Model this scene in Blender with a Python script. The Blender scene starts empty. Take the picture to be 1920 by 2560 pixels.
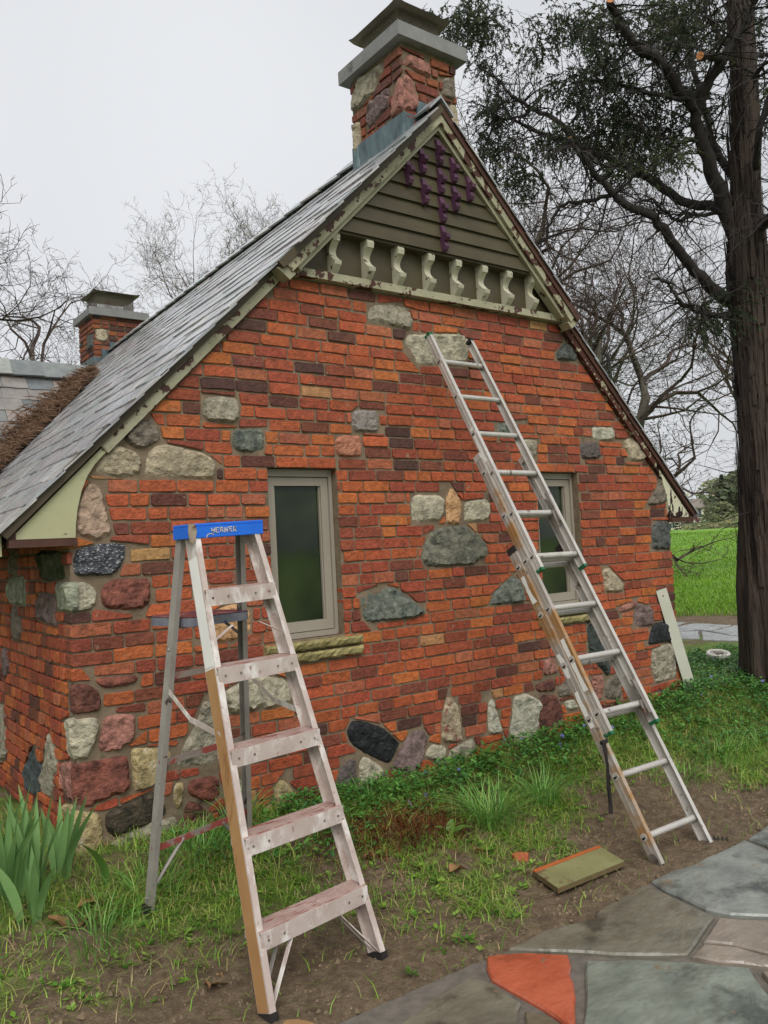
import bpy, bmesh, math, random
from mathutils import Vector, Matrix, noise
from mathutils.geometry import delaunay_2d_cdt

random.seed(7)
R = math.radians
sc = bpy.context.scene
COL = sc.collection

# ------------------------------------------------------------------ camera
cam_d = bpy.data.cameras.new('camera')
cam = bpy.data.objects.new('camera', cam_d); COL.objects.link(cam)
_r = Vector((0.80355633, -0.59300361, -0.05141932)); _u = Vector((0.01643842, -0.06424403, 0.99779882)); _f = Vector((0.59500168, 0.80263281, 0.04187565))
CAM = Vector((-1.1569, -4.1675, 1.40))
cam.matrix_world = Matrix(((_r.x, _u.x, -_f.x, CAM.x), (_r.y, _u.y, -_f.y, CAM.y), (_r.z, _u.z, -_f.z, CAM.z), (0, 0, 0, 1)))
cam_d.sensor_fit = 'VERTICAL'; cam_d.sensor_height = 24.0; cam_d.lens = 24.0 * 2060 / 2560
cam_d.clip_start = 0.05; cam_d.clip_end = 3000
sc.camera = cam

# ------------------------------------------------------------------ world: even overcast
w = bpy.data.worlds.new('World'); sc.world = w; w.use_nodes = True
nt = w.node_tree; nt.nodes.clear()
wo = nt.nodes.new('ShaderNodeOutputWorld'); bg = nt.nodes.new('ShaderNodeBackground')
sky = nt.nodes.new('ShaderNodeTexSky'); sky.sky_type = 'NISHITA'; sky.sun_disc = False
SUN_EL, SUN_AZ = R(52), R(215)
sky.sun_elevation = SUN_EL; sky.sun_rotation = SUN_AZ; sky.dust_density = 5.0
sk = nt.nodes.new('ShaderNodeVectorMath'); sk.operation = 'SCALE'; sk.inputs['Scale'].default_value = 0.06
tc = nt.nodes.new('ShaderNodeTexCoord'); ns = nt.nodes.new('ShaderNodeTexNoise'); ns.inputs['Scale'].default_value = 1.7; ns.inputs['Detail'].default_value = 1; ns.inputs['Roughness'].default_value = .45
cr = nt.nodes.new('ShaderNodeValToRGB'); cr.color_ramp.elements[0].position = .3; cr.color_ramp.elements[1].position = .72
cr.color_ramp.elements[0].color = (.43, .44, .458, 1); cr.color_ramp.elements[1].color = (.55, .56, .578, 1)
mx = nt.nodes.new('ShaderNodeMix'); mx.data_type = 'RGBA'; mx.inputs[0].default_value = .93
nt.links.new(tc.outputs['Generated'], ns.inputs['Vector']); nt.links.new(ns.outputs['Fac'], cr.inputs['Fac'])
nt.links.new(sky.outputs['Color'], sk.inputs[0]); nt.links.new(sk.outputs[0], mx.inputs[6]); nt.links.new(cr.outputs['Color'], mx.inputs[7])
nt.links.new(mx.outputs[2], bg.inputs['Color']); bg.inputs['Strength'].default_value = 1.0
nt.links.new(bg.outputs[0], wo.inputs[0])

# ------------------------------------------------------------------ sun (soft, behind cloud)
sd = bpy.data.lights.new('sun', 'SUN'); sd.energy = 1.5; sd.angle = R(40); sd.color = (1, .97, .93)
so = bpy.data.objects.new('sun', sd); COL.objects.link(so)
sdir = Vector((-.34, -.62, .78)).normalized()
so.rotation_euler = sdir.to_track_quat('Z', 'Y').to_euler(); so.location = (-4, -8, 12)
sc.view_settings.view_transform = 'Standard'; sc.view_settings.look = 'None'; sc.view_settings.exposure = 0.66; sc.view_settings.gamma = 1
sc.cycles.max_bounces = 3; sc.cycles.diffuse_bounces = 2; sc.cycles.use_adaptive_sampling = True; sc.cycles.adaptive_threshold = 0.02; w.cycles.sampling_method = 'NONE'; sc.cycles.glossy_bounces = 2; sc.cycles.transparent_max_bounces = 4

# ------------------------------------------------------------------ helpers
def lin(c, k=1.0):
    o = []
    for v in c[:3]:
        v = v / 255.0
        o.append(k * (v / 12.92 if v <= .04045 else ((v + .055) / 1.055) ** 2.4))
    return (o[0], o[1], o[2], 1.0)

WLOC = {}
def empty(name, loc, label=None, cat=None, group=None):
    o = bpy.data.objects.new(name, None); COL.objects.link(o); o.location = loc; o.empty_display_size = .1
    WLOC[o] = Vector(loc); tag(o, label, cat, group); return o
def tag(o, label=None, cat=None, group=None, kind=None):
    if label: o['label'] = label
    if cat: o['category'] = cat
    if group: o['group'] = group
    if kind: o['kind'] = kind
    return o
def part(name, loc, parent):
    o = bpy.data.objects.new(name, None); COL.objects.link(o); o.parent = parent; o.location = Vector(loc) - WLOC[parent]; o.empty_display_size = .05
    WLOC[o] = Vector(loc); return o

class MB:
    def __init__(s): s.v = []; s.f = []; s.c = []; s.cc = (1, 1, 1, 1)
    def add(s, vs, fs):
        n = len(s.v); s.v.extend([tuple(p) for p in vs]); s.f.extend([tuple(i + n for i in f) for f in fs]); s.c.extend([s.cc] * len(vs))
    def box(s, x0, x1, y0, y1, z0, z1, m=None):
        vs = [Vector(p) for p in ((x0, y0, z0), (x1, y0, z0), (x1, y1, z0), (x0, y1, z0), (x0, y0, z1), (x1, y0, z1), (x1, y1, z1), (x0, y1, z1))]
        if m is not None: vs = [m @ p for p in vs]
        s.add(vs, [(0, 3, 2, 1), (4, 5, 6, 7), (0, 1, 5, 4), (1, 2, 6, 5), (2, 3, 7, 6), (3, 0, 4, 7)])
    def prism(s, poly, a, b, axis='y', m=None):
        n = len(poly)
        def P(p, t):
            q = Vector((p[0], t, p[1])) if axis == 'y' else (Vector((t, p[0], p[1])) if axis == 'x' else Vector((p[0], p[1], t)))
            return m @ q if m is not None else q
        vs = [P(p, a) for p in poly] + [P(p, b) for p in poly]
        s.add(vs, [tuple(range(n - 1, -1, -1)), tuple(range(n, 2 * n))] + [(i, (i + 1) % n, n + (i + 1) % n, n + i) for i in range(n)])
    def tube(s, pts, rad, n=6, cap=True):
        pts = [Vector(p) for p in pts]
        if not isinstance(rad, (list, tuple)): rad = [rad] * len(pts)
        vs = []; fs = []; up = None
        for i, p in enumerate(pts):
            d = (pts[min(i + 1, len(pts) - 1)] - pts[max(i - 1, 0)])
            if d.length < 1e-9: d = Vector((0, 0, 1))
            d.normalize()
            if up is None: up = Vector((0, 0, 1)) if abs(d.z) < .9 else Vector((1, 0, 0))
            a = d.cross(up)
            if a.length < 1e-6: a = d.orthogonal()
            a.normalize(); b = d.cross(a); up = -b if False else up
            for k in range(n):
                t = 2 * math.pi * k / n
                vs.append(p + (a * math.cos(t) + b * math.sin(t)) * rad[i])
        for i in range(len(pts) - 1):
            for k in range(n):
                k2 = (k + 1) % n
                fs.append((i * n + k, i * n + k2, (i + 1) * n + k2, (i + 1) * n + k))
        if cap:
            fs.append(tuple(range(n - 1, -1, -1))); m0 = (len(pts) - 1) * n; fs.append(tuple(m0 + k for k in range(n)))
        s.add(vs, fs)
    def beam(s, p0, p1, side, w0, w1, nrm, n0, n1):
        # box along p0->p1, spanning w0..w1 along side and n0..n1 along nrm
        p0 = Vector(p0); p1 = Vector(p1); side = Vector(side).normalized(); nrm = Vector(nrm).normalized()
        vs = []
        for p in (p0, p1):
            for a, b in ((w0, n0), (w1, n0), (w1, n1), (w0, n1)): vs.append(p + side * a + nrm * b)
        s.add(vs, [(0, 1, 2, 3), (7, 6, 5, 4), (0, 4, 5, 1), (1, 5, 6, 2), (2, 6, 7, 3), (3, 7, 4, 0)])
    def build(s, name, mat, parent=None, smooth=False, colors=False, recenter=True):
        me = bpy.data.meshes.new(name)
        c = Vector((0, 0, 0))
        if recenter and s.v:
            mn = Vector([min(p[i] for p in s.v) for i in range(3)]); mxx = Vector([max(p[i] for p in s.v) for i in range(3)]); c = (mn + mxx) / 2
        me.from_pydata([(p[0] - c.x, p[1] - c.y, p[2] - c.z) for p in s.v], [], s.f)
        if colors:
            ca = me.color_attributes.new('Col', 'FLOAT_COLOR', 'POINT')
            ca.data.foreach_set('color', [x for cc in s.c for x in cc])
        if smooth: me.polygons.foreach_set('use_smooth', [True] * len(me.polygons))
        me.materials.append(mat); me.update()
        o = bpy.data.objects.new(name, me); COL.objects.link(o)
        if parent is not None:
            o.parent = parent; o.location = c - WLOC[parent]
        else: o.location = c
        WLOC[o] = c
        return o

def inst(src, name, loc, parent, rot=None, scale=None):
    o = bpy.data.objects.new(name, src.data); COL.objects.link(o)
    o.parent = parent; o.location = Vector(loc) - (WLOC[parent] if parent else Vector()); WLOC[o] = Vector(loc)
    if rot: o.rotation_euler = rot
    if scale: o.scale = scale
    return o

# ---- materials
MATS = {}
def mat(name, c1, c2=None, scale=6, detail=5, rough=.75, bump=.3, bscale=30, bdist=.01, spec=.35, metal=0.0, patch=None, patch2=None, stretch=(1, 1, 1), attr=False, attr_amt=.35, trans=0, rough2=None, coat=0, world=False, rampw=.25):
    """noise-mottled principled material; patch=(colour, threshold, width, scale, stretch)"""
    if name in MATS: return MATS[name]
    m = bpy.data.materials.new(name); m.use_nodes = True; t = m.node_tree; N = t.nodes; L = t.links
    b = N['Principled BSDF']
    tc = N.new('ShaderNodeTexCoord'); oi = N.new('ShaderNodeObjectInfo')
    if world:
        geo = N.new('ShaderNodeNewGeometry'); src = geo.outputs['Position']
    else:
        ml = N.new('ShaderNodeMath'); ml.operation = 'MULTIPLY'; ml.inputs[1].default_value = 37.0; L.new(oi.outputs['Random'], ml.inputs[0])
        ad = N.new('ShaderNodeVectorMath'); ad.operation = 'ADD'; L.new(tc.outputs['Object'], ad.inputs[0]); L.new(ml.outputs[0], ad.inputs[1]); src = ad.outputs[0]
    def nz(sca, det, st=(1, 1, 1), ro=.6):
        v = src
        if st != (1, 1, 1):
            mp = N.new('ShaderNodeMapping'); mp.inputs['Scale'].default_value = st; L.new(src, mp.inputs['Vector']); v = mp.outputs[0]
        n = N.new('ShaderNodeTexNoise'); n.inputs['Scale'].default_value = sca; n.inputs['Detail'].default_value = det; n.inputs['Roughness'].default_value = ro
        L.new(v, n.inputs['Vector']); return n.outputs['Fac']
    def ramp(fac, p0, p1, a, c):
        r = N.new('ShaderNodeValToRGB'); e = r.color_ramp.elements; e[0].position = p0; e[1].position = p1; e[0].color = a; e[1].color = c; L.new(fac, r.inputs['Fac']); return r.outputs['Color']
    def mixc(f, a, c, mode='MIX'):
        x = N.new('ShaderNodeMix'); x.data_type = 'RGBA'; x.blend_type = mode
        for sock, val in ((x.inputs[0], f), (x.inputs[6], a), (x.inputs[7], c)):
            if hasattr(val, 'links') or hasattr(val, 'is_linked'): L.new(val, sock)
            else: sock.default_value = val
        return x.outputs[2]
    f1 = nz(scale, min(detail, 4), stretch)
    c2 = c2 or c1
    base = ramp(f1, .5 - rampw, .5 + rampw, c1, c2)
    if attr:
        at = N.new('ShaderNodeAttribute'); at.attribute_name = 'Col'
        dk = ramp(f1, .25, .75, (1 - attr_amt, 1 - attr_amt, 1 - attr_amt, 1), (1 + attr_amt * .5, 1 + attr_amt * .45, 1 + attr_amt * .4, 1))
        base = mixc(1.0, at.outputs['Color'], dk, 'MULTIPLY')
    pf = None
    for pt in (patch, patch2):
        if pt:
            st = pt[4] if len(pt) > 4 else (1, 1, 1)
            fp = nz(pt[3], 4, st, .65)
            pf = ramp(fp, pt[1], pt[1] + pt[2], (0, 0, 0, 1), (1, 1, 1, 1))
            base = mixc(pf, base, pt[0])
    L.new(base, b.inputs['Base Color'])
    b.inputs['Roughness'].default_value = rough; b.inputs['Specular IOR Level'].default_value = spec; b.inputs['Metallic'].default_value = metal
    if rough2 is not None:
        rr = N.new('ShaderNodeMapRange'); L.new(nz(scale * .6, 3), rr.inputs['Value']); rr.inputs['From Min'].default_value = .3; rr.inputs['From Max'].default_value = .7
        rr.inputs['To Min'].default_value = rough; rr.inputs['To Max'].default_value = rough2; L.new(rr.outputs[0], b.inputs['Roughness'])
    if coat: b.inputs['Coat Weight'].default_value = coat; b.inputs['Coat Roughness'].default_value = .25
    if trans:
        b.inputs['Transmission Weight'].default_value = 0; b.inputs['Subsurface Weight'].default_value = 0
    if bump:
        bp = N.new('ShaderNodeBump'); bp.inputs['Strength'].default_value = bump; bp.inputs['Distance'].default_value = bdist
        h = nz(bscale, 3, stretch, .65)
        L.new(h, bp.inputs['Height']); L.new(bp.outputs[0], b.inputs['Normal'])
    MATS[name] = m; return m

def leafmat(name, c1, c2, rough=.5, attr=False, tl=.35, spec=.3):
    m = mat(name, c1, c2, scale=3, bump=0, rough=rough, spec=spec, attr=attr, world=True)
    t = m.node_tree; N = t.nodes; L = t.links
    b = N['Principled BSDF']; out = N['Material Output']
    tr = N.new('ShaderNodeBsdfTranslucent'); ms = N.new('ShaderNodeMixShader'); ms.inputs[0].default_value = tl
    L.new(b.inputs['Base Color'].links[0].from_socket, tr.inputs['Color'])
    L.new(b.outputs[0], ms.inputs[1]); L.new(tr.outputs[0], ms.inputs[2]); L.new(ms.outputs[0], out.inputs['Surface'])
    return m

# ------------------------------------------------------------------ ground heights
def _ip(x, xs, ys):
    if x <= xs[0]: return ys[0]
    for i in range(1, len(xs)):
        if x <= xs[i]:
            t = (x - xs[i - 1]) / (xs[i] - xs[i - 1]); return ys[i - 1] + (ys[i] - ys[i - 1]) * t
    return ys[-1]
def _ss(t):
    t = min(1.0, max(0.0, t)); return t * t * (3 - 2 * t)
def ground_h(x, y):
    hw = _ip(x, [-3, 0.3, 1.7, 3.0, 5.0, 7.0], [-.02, 0.0, -.06, -.03, .06, .04])
    h = -.2 + (hw + .2) * _ss((y + 1.5) / 1.4)
    s = .843 * x + .537 * y
    h += 1.15 * max(0.0, s - 9.0) / 52.0 if s < 61 else 1.15 + (s - 61) * .004
    return h

# ------------------------------------------------------------------ measured outlines (metres; gable wall lies in the x-z plane)
STONES=[
('brown_grey',[(0.375,2.115),(0.443,2.136),(0.482,2.08),(0.498,2.018),(0.368,1.962),(0.282,2.01),(0.297,2.046)]),
('tan',[(0.255,1.992),(0.333,1.968),(0.394,1.926),(0.372,1.838),(0.292,1.821),(0.131,1.839),(0.167,1.912),(0.212,1.973)]),
('tan',[(0.488,2.006),(0.628,1.982),(0.744,1.957),(0.807,1.907),(0.792,1.814),(0.65,1.818),(0.39,1.829),(0.413,1.962)]),
('pink_tan',[(0.121,1.809),(0.17,1.767),(0.191,1.656),(0.221,1.536),(0.194,1.511),(0.127,1.501),(0.042,1.533),(0.042,1.658),(0.078,1.742)]),
('granite',[(0.027,1.464),(0.194,1.495),(0.292,1.482),(0.276,1.41),(0.239,1.33),(0.145,1.324),(0.011,1.336)]),
('grey_tan',[(0.738,2.254),(0.799,2.281),(0.952,2.278),(0.96,2.216),(0.946,2.143),(0.924,2.128),(0.737,2.138),(0.73,2.202)]),
('green_grey',[(0.907,2.099),(1.104,2.112),(1.11,2.03),(1.097,1.976),(0.979,1.968),(0.907,1.98),(0.899,2.042)]),
('cream',[(0.009,1.303),(0.071,1.312),(0.119,1.275),(0.14,1.215),(0.098,1.16),(0.004,1.155)]),
('red_brown',[(0.152,1.289),(0.221,1.31),(0.405,1.303),(0.405,1.194),(0.38,1.144),(0.232,1.146),(0.152,1.163),(0.146,1.231)]),
('peach',[(0.714,1.079),(0.815,1.125),(0.927,1.125),(0.977,1.073),(0.966,0.962),(0.876,0.925),(0.717,0.929)]),
('maroon',[(-0.011,0.816),(0.085,0.8),(0.136,0.739),(0.129,0.657),(-0.013,0.662)]),
('red_brown',[(0.09,0.828),(0.332,0.813),(0.326,0.771),(0.133,0.768)]),
('cream',[(-0.025,0.649),(0.12,0.634),(0.114,0.569),(0.064,0.438),(-0.008,0.444),(-0.027,0.464)]),
('rose',[(0.137,0.639),(0.302,0.621),(0.297,0.503),(0.205,0.444),(0.101,0.457),(0.117,0.543)]),
('red_brown',[(-0.021,0.43),(0.256,0.426),(0.262,0.249),(0.031,0.201),(-0.016,0.236)]),
('yellow',[(0.265,0.454),(0.468,0.421),(0.488,0.365),(0.388,0.239),(0.274,0.229)]),
('dark_olive',[(0.128,0.162),(0.387,0.222),(0.455,0.113),(0.453,0.07),(0.292,0.049),(0.156,0.028),(0.117,0.108)]),
('yellow',[(-0.017,0.208),(0.111,0.166),(0.118,0.083),(0.104,-0.02),(-0.024,-0.011)]),
('yellow',[(0.487,0.239),(0.552,0.23),(0.518,0.081),(0.49,0.092),(0.476,0.177)]),
('red_brown',[(0.561,0.228),(0.733,0.228),(0.748,0.118),(0.688,0.078),(0.558,0.155)]),
('maroon',[(0.557,0.137),(0.64,0.088),(0.693,-0.004),(0.612,-0.107),(0.51,-0.081),(0.526,0.053)]),
('grey_tan',[(0.139,0.012),(0.363,0.066),(0.498,0.064),(0.505,-0.002),(0.483,-0.083),(0.186,-0.066)]),
('grey_tan',[(0.665,0.634),(0.751,0.603),(0.764,0.465),(0.736,0.282),(0.49,0.304),(0.541,0.407),(0.621,0.516)]),
('cream',[(0.775,0.652),(0.888,0.7),(0.951,0.719),(1.099,0.709),(1.217,0.655),(1.21,0.531),(1.068,0.529),(0.932,0.537),(0.819,0.532)]),
('grey_tan',[(0.825,0.173),(0.882,0.189),(0.881,-0.039),(0.828,-0.071),(0.758,0.008)]),
('yellow',[(1.067,0.093),(1.112,0.131),(1.185,0.059),(1.213,-0.033),(1.113,-0.048),(1.07,-0.057)]),
('yellow',[(0.922,-0.064),(1.052,0.017),(1.064,-0.055),(1.077,-0.123)]),
('dark_speckle',[(1.509,0.108),(1.584,0.153),(1.632,0.134),(1.623,-0.014),(1.558,-0.07),(1.464,-0.04)]),
('cream',[(1.651,0.14),(1.694,0.147),(1.828,0.045),(1.838,0.002),(1.742,-0.1),(1.632,-0.057)]),
('black',[(1.563,0.317),(1.609,0.374),(1.744,0.332),(1.856,0.277),(1.96,0.17),(1.867,0.053),(1.719,0.137),(1.589,0.232)]),
('mauve',[(1.972,0.152),(2.052,0.232),(2.161,0.219),(2.199,0.164),(2.105,0.0),(2.02,-0.046),(1.879,0.03)]),
('cream',[(2.211,0.124),(2.35,0.077),(2.3,-0.017),(2.142,0.046)]),
('grey_tan',[(2.371,0.057),(2.575,0.097),(2.593,0.027),(2.488,-0.053),(2.336,-0.024)]),
('cream_red',[(2.367,0.414),(2.472,0.326),(2.476,0.082),(2.295,0.114),(2.323,0.305)]),
('pale',[(2.766,0.344),(2.804,0.229),(2.849,0.083),(2.714,0.09),(2.723,0.299)]),
('pale',[(2.973,0.311),(3.108,0.314),(3.224,0.249),(3.194,0.003),(3.026,-0.061),(2.88,-0.023),(2.945,0.163)]),
('maroon',[(3.235,0.284),(3.429,0.255),(3.459,0.079),(3.255,0.004),(3.206,0.049)]),
('maroon',[(3.181,0.363),(3.395,0.382),(3.405,0.289),(3.21,0.299)]),
('rose',[(3.3,0.529),(3.408,0.528),(3.452,0.412),(3.281,0.41)]),
('brown_grey',[(3.413,0.282),(3.54,0.363),(3.584,0.232),(3.427,0.231)]),
('pale',[(3.479,0.199),(3.581,0.202),(3.66,0.133),(3.518,0.119)]),
('dark_green',[(3.778,0.776),(3.922,0.737),(3.997,0.47),(4.041,0.399),(4.001,0.301),(3.8,0.493)]),
('brown_grey',[(3.957,0.268),(4.106,0.326),(4.161,0.253),(4.126,0.113),(3.945,0.141)]),
('rose',[(3.809,0.339),(3.943,0.334),(3.929,0.143),(3.826,0.146)]),
('black',[(4.63,0.669),(4.802,0.66),(4.878,0.491),(4.52,0.489),(4.567,0.607)]),
('grey_tan',[(4.573,0.456),(4.829,0.482),(4.91,0.459),(4.879,0.182),(4.587,0.167),(4.549,0.335)]),
('mauve',[(4.399,0.847),(4.589,0.803),(4.618,0.644),(4.345,0.643),(4.369,0.766)]),
('rose',[(4.167,0.831),(4.424,0.866),(4.372,0.8),(4.183,0.775)]),
('tan',[(4.006,1.134),(4.092,1.15),(4.272,1.009),(4.243,0.942),(4.031,0.958)]),
('green_grey',[(2.779,0.955),(2.844,1.046),(3.039,1.154),(3.121,1.099),(3.144,0.949)]),
('dark_grey',[(4.668,1.44),(4.733,1.496),(4.938,1.492),(4.912,1.25),(4.661,1.261)]),
('brown_grey',[(4.619,1.635),(4.734,1.728),(4.844,1.86),(4.892,1.742),(4.895,1.654),(4.724,1.627)]),
('tan',[(4.365,2.151),(4.505,2.206),(4.672,2.032),(4.622,1.995),(4.438,1.991)]),
('pale',[(3.988,2.248),(4.244,2.259),(4.243,2.147),(3.999,2.146)]),
('dark_speckle',[(3.843,2.12),(4.061,2.141),(4.069,2.004),(3.841,1.992)]),
('dark_grey',[(3.627,2.801),(3.744,2.9),(3.879,2.84),(3.871,2.757),(3.632,2.742)]),
('grey_tan',[(3.197,2.123),(3.361,2.129),(3.351,2.013),(3.303,1.98),(3.196,1.997)]),
('green_grey',[(2.962,2.226),(3.164,2.255),(3.173,2.148),(2.963,2.133)]),
('grey_tan',[(1.876,2.88),(1.919,2.94),(2.083,2.968),(2.2,2.955),(2.246,2.872),(2.232,2.808),(1.979,2.828),(1.885,2.816)]),
('cream',[(2.188,2.781),(2.657,2.834),(2.723,2.776),(2.711,2.621),(2.252,2.58),(2.159,2.66),(2.156,2.716)]),
('granite_pink',[(1.721,2.237),(1.748,2.258),(1.929,2.259),(1.927,2.12),(1.72,2.116)]),
('salmon',[(1.588,2.075),(1.638,2.095),(1.789,2.098),(1.783,1.961),(1.593,1.956)]),
('cream',[(2.151,1.712),(2.194,1.728),(2.424,1.721),(2.429,1.687),(2.407,1.575),(2.383,1.553),(2.147,1.542)]),
('peach',[(2.444,1.687),(2.503,1.784),(2.58,1.686),(2.583,1.583),(2.56,1.521),(2.44,1.529)]),
('cream',[(2.61,1.68),(2.839,1.696),(2.85,1.625),(2.827,1.543),(2.599,1.535)]),
('dark_tan',[(2.209,1.316),(2.276,1.467),(2.41,1.519),(2.621,1.519),(2.784,1.392),(2.801,1.31),(2.678,1.247),(2.361,1.242),(2.233,1.26)]),
('green_grey',[(1.71,1.12),(1.886,1.165),(1.99,1.136),(2.094,1.07),(2.233,0.96),(2.086,0.936),(1.756,0.936),(1.72,0.975)]),
]
SIDE_STONES=[
('moss_grey',[(0.531,1.473),(0.036,1.455),(0.027,1.326),(0.139,1.317),(0.453,1.306)]),
('pale_green',[(1.283,1.327),(0.87,1.335),(0.866,1.2),(0.894,1.16),(1.254,1.174),(1.359,1.255)]),
('mauve',[(0.604,1.226),(0.5,1.249),(0.274,1.232),(0.258,1.074),(0.581,1.09),(0.622,1.168)]),
('brown_grey',[(1.27,1.15),(1.058,1.156),(0.982,1.017),(1.015,0.948),(1.285,0.949)]),
('brown_grey',[(1.222,1.485),(1.036,1.486),(1.032,1.344),(1.23,1.338)]),
('dark_slate',[(0.844,0.377),(0.664,0.302),(0.752,0.105),(0.948,0.097),(1.049,0.193)]),
('grey_tan',[(0.458,0.526),(0.374,0.443),(0.331,0.352),(0.467,0.161),(0.704,0.152),(0.715,0.229),(0.576,0.359)]),
('rose',[(0.282,0.385),(0.089,0.427),(0.056,0.229),(0.254,0.259)]),
('yellow',[(0.226,0.202),(0.074,0.211),(0.103,0.046),(0.212,0.037)]),
('mauve',[(1.591,0.881),(1.373,0.878),(1.338,0.756),(1.453,0.692),(1.559,0.712)]),
('grey_tan',[(1.852,0.488),(1.531,0.527),(1.506,0.228),(1.614,0.137),(1.905,0.129)]),
('pale_green',[(0.247,1.302),(-0.036,1.308),(-0.034,1.161),(0.238,1.159)]),
('cream',[(0.139,0.625),(0.021,0.643),(0.022,0.438),(0.103,0.441)]),
]
FLAGS=[
('orange',[(1.016,-1.743),(1.078,-1.772),(1.153,-1.822),(1.26,-1.948),(1.213,-2.004),(1.161,-2.043),(1.125,-2.094),(1.059,-2.159),(0.879,-2.305),(0.9,-2.272),(0.915,-2.134),(0.913,-1.966),(0.916,-1.872),(0.956,-1.806)]),
('olive',[(1.118,-1.761),(1.317,-1.754),(1.566,-1.813),(1.629,-1.781),(1.985,-1.755),(1.987,-1.875),(1.953,-2.038),(1.94,-2.141),(1.722,-2.21),(1.587,-2.248),(1.429,-2.112),(1.284,-1.942)]),
('slate_green',[(2.041,-1.753),(2.192,-1.743),(2.347,-1.774),(2.8,-1.775),(2.757,-1.92),(2.708,-2.001),(2.115,-2.315),(1.992,-2.177),(1.962,-2.082),(1.99,-1.953),(1.997,-1.859)]),
('slate_green',[(2.832,-1.771),(3.098,-1.735),(3.42,-1.706),(2.815,-2.042),(2.75,-1.979),(2.811,-1.873)]),
('pinkish',[(1.934,-2.157),(2.059,-2.3),(2.104,-2.38),(1.84,-2.515),(1.803,-2.426),(1.768,-2.31),(1.708,-2.227)]),
('pinkish',[(1.687,-2.236),(1.763,-2.335),(1.782,-2.438),(1.822,-2.524),(1.774,-2.549),(1.715,-2.487),(1.619,-2.357),(1.581,-2.26)]),
('green',[(1.267,-2.018),(1.405,-2.13),(1.55,-2.276),(1.606,-2.371),(1.666,-2.451),(1.614,-2.504),(1.537,-2.603),(1.232,-2.784),(0.789,-2.395),(1.077,-2.175)]),
('pinkish',[(1.666,-2.488),(1.756,-2.558),(1.42,-2.759),(1.571,-2.604)]),
('olive',[(0.878,-1.817),(0.898,-1.886),(0.887,-2.065),(0.847,-2.087),(0.661,-2.283),(0.294,-1.962),(0.448,-1.897),(0.649,-1.837)]),
('olive_brown',[(0.854,-2.101),(0.893,-2.17),(0.887,-2.253),(0.86,-2.313),(0.781,-2.388),(0.667,-2.289)]),
]
PATH=[
[(9.547,3.361),(9.66,3.042),(9.136,2.901),(9.15,3.12)],
[(9.042,2.846),(9.608,2.908),(9.583,2.299),(8.891,2.195),(8.892,2.43),(8.653,2.583)],
[(9.548,2.249),(9.585,2.01),(9.612,1.683),(8.653,1.171),(8.588,1.731),(8.84,2.141)],
[(8.476,2.619),(8.792,2.312),(8.109,1.847),(7.902,2.221)],
[(8.759,2.247),(8.518,1.703),(8.5,1.41),(8.521,1.101),(8.226,0.943),(8.007,1.761)],
]
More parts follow.
